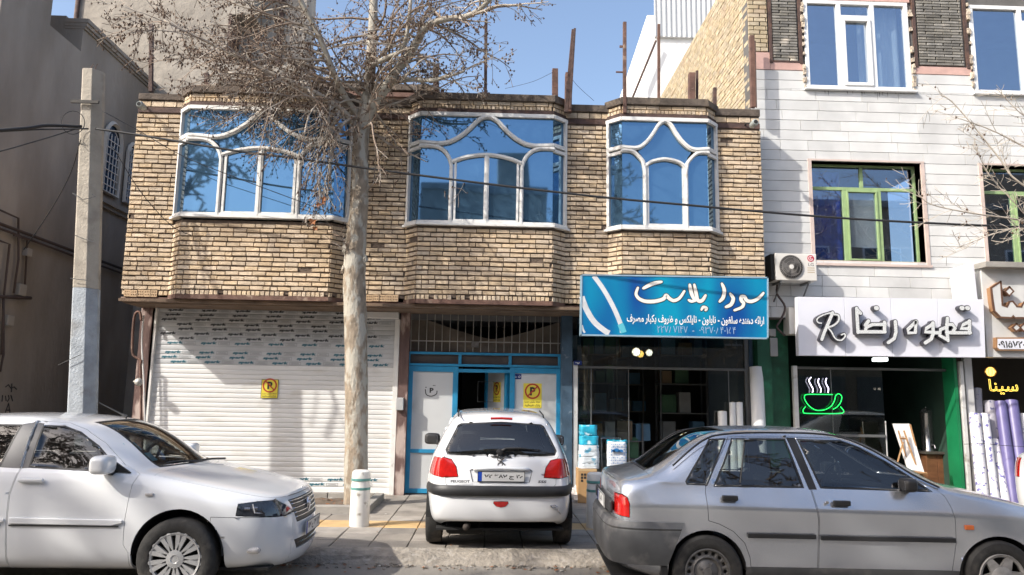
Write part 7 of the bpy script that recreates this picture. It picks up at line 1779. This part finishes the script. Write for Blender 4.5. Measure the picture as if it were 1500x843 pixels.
    for k, z in enumerate((.575, .612, .65, .688, .715)):
        hw = .355+.06*(z-.535)/.2; b = MB(); b.tube([(nose(y, z)+.004, y, z) for y in [hw*(2*q/16-1) for q in range(17)]], .0075, 4); b.build('grille_slat', chrome, root, rel=False, smooth=True)
    xb = nose(0, .645)+.012
    b = MB(); b.tube([(xb, .055*math.cos(t), .645+.06*math.sin(t)) for t in [2*math.pi*q/18 for q in range(18)]], .010, 6, closed=True)
    b.tube([(xb+.004, -.03, .675), (xb+.004, -.028, .64), (xb+.004, 0, .615), (xb+.004, .028, .64), (xb+.004, .03, .675)], .009, 5); b.tube([(xb+.004, 0, .615), (xb+.004, 0, .68)], .007, 5); b.tube([(xb+.004, -.035, .685), (xb+.004, .035, .685)], .008, 5); b.build('round_badge', chrome, root, rel=False, smooth=True)
    b = MB(); b.tube([(nose(y, .355)+.003, y, .355) for y in [.36*(2*q/12-1) for q in range(13)]], .007, 4); b.build('intake_slat', chrome, root, rel=False)
    simple_plate(root, (4.485, 0, .465), (0, 0, math.pi/2), .52, .115, [('۲۷ ع ۱۱۷', -.36, .26), ('۲۲', .30, .46)])
    silver_trim = mat('lamp_inner', (.3, .3, .32), .2, metal=.8, var=.1)
    for sd in (-1, 1):
        wheel(root, .93, sd*.865, .315, 'cover9', sd, .195); wheel(root, 3.60, sd*.865, .315, 'cover9', sd, .195)
        well(root, .93, sd*.85, sd*.55, .365, .335); well(root, 3.60, sd*.85, sd*.55, .362, .335)
        ye = sd*.869
        for x0, x1 in ((1.42, 2.235), (2.275, 3.165)): b = MB(); b.prism([(x0, .575), (x1-.08, .568), (x1, .59), (x1, .615), (x0, .625)], *sorted((ye, ye+sd*.016))); b.build('door_moulding', white_c, root, rel=False, bev=.006); 
        for x0, x1 in ((1.42, 2.235), (2.275, 3.165)): b = MB(); b.box(x0, x1-.03, *sorted((ye, ye+sd*.010)), .558, .567); b.build('moulding_edge', blackp, root, rel=False)
        for dr, x0, x1, z in ((pan['rear_door'][0 if sd < 0 else 1], 1.30, 1.50, .925), (pan['front_door'][0 if sd < 0 else 1], 2.30, 2.50, .912)):
            if dr: handle(dr, x0, x1, sd*.838, z, white_c, sd, .016)
        mirror_unit(root, 2.98, sd*.80, 1.045, white_c, sd, 1.05); b = MB(); b.prism([(3.0, .985), (3.16, .975), (3.03, 1.06)], *sorted((sd*.775, sd*.80))); b.build('mirror_sail', blackp, root, rel=False)
        b = MB(); b.box(3.32, 3.385, *sorted((sd*.84, sd*.866)), .80, .825); b.build('side_indicator', clear_l, root, rel=False, bev=.006)
        b = MB(); b.box(4.12, 4.235, *sorted((sd*.60, sd*.768)), .34, .39); b.build('fog_light', clear_l, root, rel=False, bev=.02)
        b = MB()
        for q in range(2): b.tube([(4.10+.05*q, sd*(.79-.035*q), .70), (4.14+.05*q, sd*(.776-.04*q), .698)], .012, 6)
        b.build('lamp_reflector', silver_trim, root, rel=False)
        for q in range(3): b = MB(); x_ = 4.16+.055*q; yy = sd*(.772-.065*q-.02*q*q); b.tube([(x_, yy, .735), (x_+.02, yy-sd*.004, .665), (x_+.07, yy-sd*.05, .655)], .005, 4); b.build('light_strip', mat('light_strip', (.5, .5, .52), .3, var=0), root, rel=False)
    # wipers, aerial, papers behind the screen
    b = MB(); b.tube([(3.45, -.1, 1.02), (3.32, -.35, 1.03), (3.18, -.62, 1.0)], .010, 4); b.build('wiper', blackp, root, rel=False); b = MB(); b.tube([(3.5, .45, 1.0), (3.48, .15, 1.02), (3.44, -.05, 1.02)], .010, 4); b.build('wiper', blackp, root, rel=False)
    b = MB(); b.box(3.22, 3.40, -.66, .66, .975, .995); b.build('scuttle', blackp, root, rel=False) if False else None
    b = MB(); b.tube([(2.72, 0, 1.40), (2.66, 0, 1.43), (2.45, 0, 1.53)], [.02, .008, .004], 6); b.build('aerial', blackp, root, rel=False)
    under_plate(root, .2, 4.3, .7, .2); seats(root, ((1.5, (-.37, 0, .37)), (2.35, (-.38, .38))), .2, .52, 1.20)
    b = MB(); b.box(2.95, 3.3, -.7, .7, .7, .965); b.build('dashboard', blackp, root, rel=False, bev=.05)
    b = MB(); c_ = Vector((2.78, .38, .98)); b.tube([c_+Vector((.08*math.sin(t), .18*math.cos(t), .165*math.sin(t))) for t in [2*math.pi*k/20 for k in range(20)]], .015, 6, closed=True); b.build('steering_wheel', blackp, root, rel=False)
    for (x, y, z, a) in ((3.0, -.45, 1.16, 0), (3.12, -.40, 1.07, 0)):
        b = MB(); b.box(x-.004, x+.004, y-.10, y+.10, z-.05, z+.05, 0, Matrix.Translation((x, y, z)) @ Matrix.Rotation(math.radians(-50), 4, 'Y') @ Matrix.Translation((-x, -y, -z))); b.build('windscreen_paper', mat('teal_paper', (.15, .4, .45), .6, var=.3, scale=20), root, rel=False)
    return root
white_saloon()

# ------------------------------------------------------------ white hatchback seen from behind
def hatch():
    root = thing('white_hatchback', 'white hatchback with red tail lights parked nose in towards the blue gate', 'car', (.155, 7.78, .1), math.radians(90+1.2))
    def row(x, ys, zs, dx=None): dx = dx or [0]*10; return [(x+dx[k], ys[k], zs[k]) for k in range(10)]
    Z0 = [.30, .315, .42, .56, .66, .80, .89, .915, .935, .945]; D0 = [.05, .03, .0, .0, .035, .06, .085, .10, .11, .10]
    S_ = [row(.0, [0]*10, Z0, D0), row(.006, [.34, .36, .37, .37, .37, .37, .36, .36, .3, 0], Z0, D0), row(.03, [.54, .60, .63, .64, .63, .62, .60, .585, .535, 0], Z0, D0),
          row(.10, [.60, .68, .71, .715, .705, .69, .665, .64, .575, 0], [.28, .30, .42, .56, .67, .81, .91, .945, .955, .965], [.05, .03, .0, .0, .02, .03, .02, .02, .02, .02]),
          row(.25, [.63, .725, .755, .76, .75, .73, .70, .61, .52, 0], [.24, .27, .41, .56, .70, .84, .94, 1.12, 1.135, 1.15], [0, 0, 0, 0, 0, 0, 0, -.02, -.05, -.07]),
          row(.42, [.65, .765, .79, .795, .785, .76, .72, .575, .47, 0], [.22, .26, .41, .57, .72, .86, .955, 1.27, 1.295, 1.315], [0, 0, 0, 0, 0, 0, 0, -.02, -.08, -.13]),
          row(.62, [.68, .80, .825, .828, .81, .78, .74, .55, .44, 0], [.2, .25, .41, .58, .73, .875, .955, 1.33, 1.365, 1.385], [0, 0, 0, 0, 0, 0, 0, -.06, -.18, -.24]),
          row(1.0, [.69, .80, .825, .828, .81, .78, .74, .545, .43, 0], [.2, .24, .41, .58, .73, .875, .945, 1.355, 1.395, 1.415]),
          row(1.6, [.69, .80, .825, .828, .81, .78, .74, .545, .43, 0], [.2, .24, .41, .58, .73, .87, .93, 1.365, 1.41, 1.43]),
          row(2.1, [.69, .80, .825, .828, .81, .78, .74, .56, .44, 0], [.2, .24, .41, .58, .73, .865, .92, 1.32, 1.36, 1.385], [0]*8+[.03, .15]),
          row(2.45, [.69, .80, .825, .828, .81, .775, .74, .64, .54, 0], [.2, .24, .41, .58, .73, .86, .91, 1.13, 1.16, 1.20], [0]*8+[.05, .25]),
          row(2.75, [.69, .80, .825, .828, .81, .77, .735, .69, .62, 0], [.2, .24, .41, .58, .73, .85, .90, .93, .94, .95], [0]*8+[.06, .32]),
          row(2.95, [.68, .79, .82, .825, .80, .755, .72, .68, .58, 0], [.2, .24, .41, .58, .73, .82, .865, .89, .90, .91], [0]*8+[.03, .2]),
          row(3.35, [.64, .75, .79, .79, .76, .71, .67, .62, .5, 0], [.2, .24, .41, .56, .66, .73, .77, .79, .81, .82]),
          row(3.68, [.5, .6, .64, .64, .61, .56, .52, .48, .35, 0], [.22, .25, .38, .50, .58, .62, .645, .66, .67, .68]),
          row(3.80, [0]*10, [.22, .25, .38, .50, .58, .61, .62, .63, .64, .65], [0, .02, .03, .03, 0, -.02, -.03, -.04, -.04, -.04])]
    def rf(i, j):
        if i >= 13: return 'nose'
        if j >= 7:
            if i < 3: return 'rear'
            if i in (3, 4): return 'rg' if j == 8 else 'rail'
            if i in (5, 6, 7, 8): return 'roof'
            if i in (9, 10): return 'ws' if j == 8 else 'rail'
            if i >= 12: return 'hood'
            return 'roof'
        return 'side' if i > 2 else 'rear'
    ra = arch(.60, .31, .345, .34); fa = arch(3.04, .31, .345, .34)
    rear = lambda f: f.calc_center_median().x < .42 and f.normal.x < -.18
    tlr = [(.455, .735), (.475, .83), (.53, .905), (.62, .925), (.74, .915), (.78, .84), (.78, .745), (.62, .725)]
    tll = [(-a, c) for a, c in tlr]
    gls = [(-.575, .955), (-.60, 1.0), (-.475, 1.245), (-.44, 1.262), (0, 1.285), (.44, 1.262), (.475, 1.245), (.60, 1.0), (.575, .955), (.3, .94), (-.3, .94)]
    hat = [(-.60, .915), (-.585, .67), (-.56, .645), (.56, .645), (.585, .67), (.60, .915), (.63, .96), (.52, 1.26), (.50, 1.345), (-.50, 1.345), (-.52, 1.26), (-.63, .96)]
    rec = [(-.33, .80), (-.28, .825), (.28, .825), (.33, .80), (.30, .69), (-.30, .69)]
    refl = [(-.075, .505), (.075, .505), (.08, .485), (.05, .455), (0, .445), (-.05, .455), (-.08, .485)]
    q1 = [(.75, .95), (.80, 1.24), (1.0, 1.32), (1.02, .95)]; fwin = [(1.08, .95), (1.06, 1.32), (1.85, 1.32), (2.1, 1.27), (2.45, 1.06), (2.62, .93)]
    fdoor = [(1.04, .2), (1.04, .9), (1.02, 1.345), (1.9, 1.345), (2.15, 1.29), (2.5, 1.08), (2.72, .91), (2.7, .5), (2.62, .2)]
    root.scale = (1, .96, 1)
    build_car(root, S_, rf, [(6, 4, 12, .4)], white_c, [ra, fa], [('side_door', fdoor, None)], [q1, fwin],
        rear_cut=[('rear_light', tlr, 'x', rear, red_l, dict(gap=.004, thick=.02, push=.006)), ('rear_light', tll, 'x', rear, red_l, dict(gap=.004, thick=.02, push=.006)), ('rear_window', gls, 'x', rear, car_gl, dict(thick=0, push=.003, ring=blackp, gring=.02)),
                  ('rear_reflector', refl, 'x', rear, red_l, dict(gap=.003, thick=.01, push=.004)), ('plate_recess', rec, 'x', rear, white_c, dict(gap=.002, thick=.02, push=-.012)), ('tailgate', hat, 'x', rear, white_c, dict(gap=.003, thick=.02))])
    pr = [(-.02, .555), (.02, .555), (.036, .575), (.04, .60), (.036, .63), (.02, .655), (-.02, .655)]
    loft_bar(root, [(.40, .765), (.28, .745), (.17, .715), (.10, .685), (.05, .63), (.02, .54), (.005, .36), (0, .15), (0, -.15), (.005, -.36), (.02, -.54), (.05, -.63), (.10, -.685), (.17, -.715), (.28, -.745), (.40, -.765)], pr, blackp, 'bumper_strip')
    b = MB(); b.tube([(.045+.05*abs(y), y, .825-.03*abs(y)) for y in [.30*(2*q/10-1) for q in range(11)]], .016, 8); b.build('tailgate_handle', white_c, root, rel=False, smooth=True)
    simple_plate(root, (.035, 0, .745), (0, 0, -math.pi/2), .50, .105, [('۲۶ ج ۳۸۷ ۷۲', -.36, .46)])
    TT = lambda y, z, x: Matrix.Translation((x, y, z)) @ Matrix.Rotation(-math.pi/2, 4, 'Z')
    dg = mat('badge_dark', (.06, .06, .065), .3, metal=.4, var=0)
    b = MB(); text_into(b, 'PEUGEOT', -.10, .10, -.013, .013, 0, T=TT(.43, .695, .016), bold=.04); b.build('maker_lettering', dg, root, rel=False)
    b = MB(); text_into(b, 'SSS', -.045, .045, -.013, .013, 0, T=TT(-.43, .70, .016), bold=.04, shear=.3); b.build('trim_lettering', dg, root, rel=False)
    b = MB()   # rearing animal badge in strokes
    for l_ in ([(-.02, .045), (.01, .05), (.03, .035), (.012, .03), (.0, .01), (.015, -.01), (.005, -.045)], [(.0, .01), (-.03, .015), (-.04, .03)], [(.0, -.002), (-.03, -.012), (-.035, -.035)], [(.012, .03), (-.012, .028)], [(.01, -.01), (.035, -.02), (.04, -.045)]):
        n0 = len(b.v); b.stroke(smooth_pts(l_, 3), .010, -.006, 0)
    b.v = [tuple(TT(0, .885, .082) @ Vector(p)) for p in b.v]; b.build('round_badge', chrome, root, rel=False, fix=True)
    b = MB(); b.box(.17, .22, -.10, .10, 1.335, 1.352, 0, None); b.build('high_brake_light', red_l, root, rel=False, bev=.006) if False else None
    b = MB(); b.tube([(.245, -.12, 1.318), (.243, 0, 1.322), (.245, .12, 1.318)], .013, 8); b.build('high_brake_light', red_l, root, rel=False)
    b = MB(); b.tube([(.092, .02, .985), (.11, -.05, 1.02), (.105, -.2, 1.025), (.108, -.42, 1.005)], [.02, .013, .011, .006], 6); b.build('rear_wiper', blackp, root, rel=False, smooth=True)
    b = MB(); b.lathe([(.001, -.02), (.03, -.015), (.034, .0)], (.09, .02, .985), 10, ax='x'); b.build('wiper_pivot', blackp, root, rel=False)
    for sd in (-1, 1):
        wheel(root, .60, sd*.79, .29, 'plain', sd); wheel(root, 3.04, sd*.815, .29, 'plain', sd); well(root, .6, sd*.79, sd*.5, .345, .31); well(root, 3.04, sd*.79, sd*.5, .345, .31)
        mirror_unit(root, 2.42, sd*.77, .99, blackp, sd, 1.0)
        b = MB(); b.tube([(.30, sd*.47, 1.335), (.45, sd*.475, 1.36), (.9, sd*.48, 1.395)], .009, 5); b.build('roof_strip', blackp, root, rel=False)
    b = MB(); b.tube([(.9, .28, .22), (.25, .34, .235), (.08, .36, .24)], .035, 10); b.build('exhaust_pipe', mat('rusty_exhaust', (.05, .04, .035), .8, var=.3), root, rel=False, smooth=True)
    b = MB(); b.box(.22, .5, .18, .58, .14, .29); b.build('silencer', under, root, rel=False, bev=.05)
    b = MB(); b.tube([(0.012, -.52, .465), (.005, -.57, .47), (.012, -.60, .455), (.005, -.60, .42), (.01, -.63, .39)], .006, 5); b.tube([(.01, -.52, .465), (.01, -.545, .445), (.01, -.59, .45)], .006, 5); b.build('towing_hook', chrome, root, rel=False)
    under_plate(root, .15, 3.6, .68, .2); seats(root, ((1.15, (-.34, .34)), (2.0, (-.35, .35))), .2, .5, 1.12)
    b = MB(); b.box(.35, .85, -.6, .6, .90, .92); b.build('parcel_shelf', seat_m, root, rel=False)
    b = MB(); b.box(2.35, 2.75, -.68, .68, .65, .90); b.build('dashboard', blackp, root, rel=False, bev=.04)
    return root
hatch()
# ------------------------------------------------------------ tail of a further white car at the picture edge
def tail_car():
    (x_, z_) = P(1532, 735, 8.6); root = thing('white_estate_car', 'white car with a red tail light, cut by the picture edge behind the silver sedan', 'car', (x_, 8.5, .1))
    def row(x, ys, zs, dx=None): dx = dx or [0]*10; return [(x+dx[k], ys[k], zs[k]) for k in range(10)]
    Z0 = [.3, .33, .45, .60, .75, .86, .93, .96, .98, .99]
    S_ = [row(0, [0]*10, Z0), row(.02, [.5, .6, .63, .64, .63, .6, .56, .5, .3, 0], Z0), row(.14, [.62, .74, .78, .79, .78, .75, .7, .6, .4, 0], [.26, .3, .44, .6, .77, .89, .97, 1.0, 1.01, 1.02]),
          row(.5, [.66, .78, .81, .82, .81, .78, .73, .6, .5, 0], [.22, .26, .42, .6, .78, .91, .96, 1.2, 1.22, 1.24]), row(.9, [.66, .78, .81, .82, .81, .78, .74, .56, .46, 0], [.2, .25, .42, .6, .78, .91, .95, 1.36, 1.4, 1.42]),
          row(2.2, [.66, .78, .81, .82, .81, .78, .74, .56, .46, 0], [.2, .25, .42, .6, .78, .91, .94, 1.37, 1.41, 1.43], [0]*8+[.05, .2]), row(2.9, [.66, .78, .81, .82, .8, .77, .73, .68, .6, 0], [.2, .25, .42, .6, .76, .88, .92, .95, .96, .97], [0]*8+[.05, .25]),
          row(3.7, [.6, .7, .73, .73, .71, .68, .64, .58, .4, 0], [.22, .26, .4, .54, .64, .7, .73, .75, .77, .78]), row(3.85, [0]*10, [.22, .26, .4, .54, .62, .66, .68, .69, .7, .7])]
    tl = [(-.05, .70), (-.05, .93), (.10, .93), (.17, .86), (.17, .70)]
    build_car(root, S_, lambda i, j: 'rg' if i in (2, 3) and j == 8 else 'ws' if i == 5 and j == 8 else 'side', [], white_c, [arch(.7, .31, .35, .34), arch(3.1, .31, .35, .34)], [], [[(.85, .97), (1.02, 1.32), (2.1, 1.32), (2.6, .98)]], levels=2,
        rear_cut=[('rear_light', tl, 'y', lambda f: abs(f.calc_center_median().y) > .5 and f.calc_center_median().x < .3, red_l, dict(gap=.003, thick=.02, push=.004))])
    for sd in (-1, 1): wheel(root, .7, sd*.81, .29, 'plain', sd); wheel(root, 3.1, sd*.81, .29, 'plain', sd); well(root, .7, sd*.79, sd*.5, .34, .31)
    under_plate(root, .1, 3.7, .66, .2)
tail_car()
# ============================================================ litter, dust and stains on the ground
random.seed(77)
b = MB()
def bit(x, y, z, s_, mi):
    a = random.uniform(0, 6.28); p = [(x+s_*r_*math.cos(a+t), y+s_*r_*math.sin(a+t), z+random.uniform(.002, s_*.35)) for t, r_ in ((0, 1), (1.1, .7), (2.2, .9), (3.3, .6), (4.6, .9))]
    b.add(p, [(0, 1, 2, 3, 4)], mi)
for k in range(260):
    if random.random() < .5: x, y, z = random.uniform(-3.8, 2.2), random.gauss(7.62, .1), .004
    elif random.random() < .6: x, y, z = random.uniform(-3.7, -1.65), random.uniform(10.4, 11.6), .13
    else: x, y, z = random.uniform(-4, 3), random.uniform(8.1, 12.2), .104
    bit(x, y, z, random.uniform(.008, .035), 0 if random.random() < .7 else 1)
b.build('leaf_litter', [leaf_m, mat('paper_bits', (.5, .48, .44), .9, var=.2)], kind='stuff', label='brown leaves and scraps along the kerb and round the tree')
b = MB()
for k in range(420):
    x, y = random.uniform(-4, 3), random.gauss(7.66, .07); s_ = random.uniform(.004, .016); b.box(x-s_, x+s_, y-s_, y+s_, -.004, s_*1.2, j=s_*.5)
b.build('kerb_grit', kerb_m, kind='stuff')
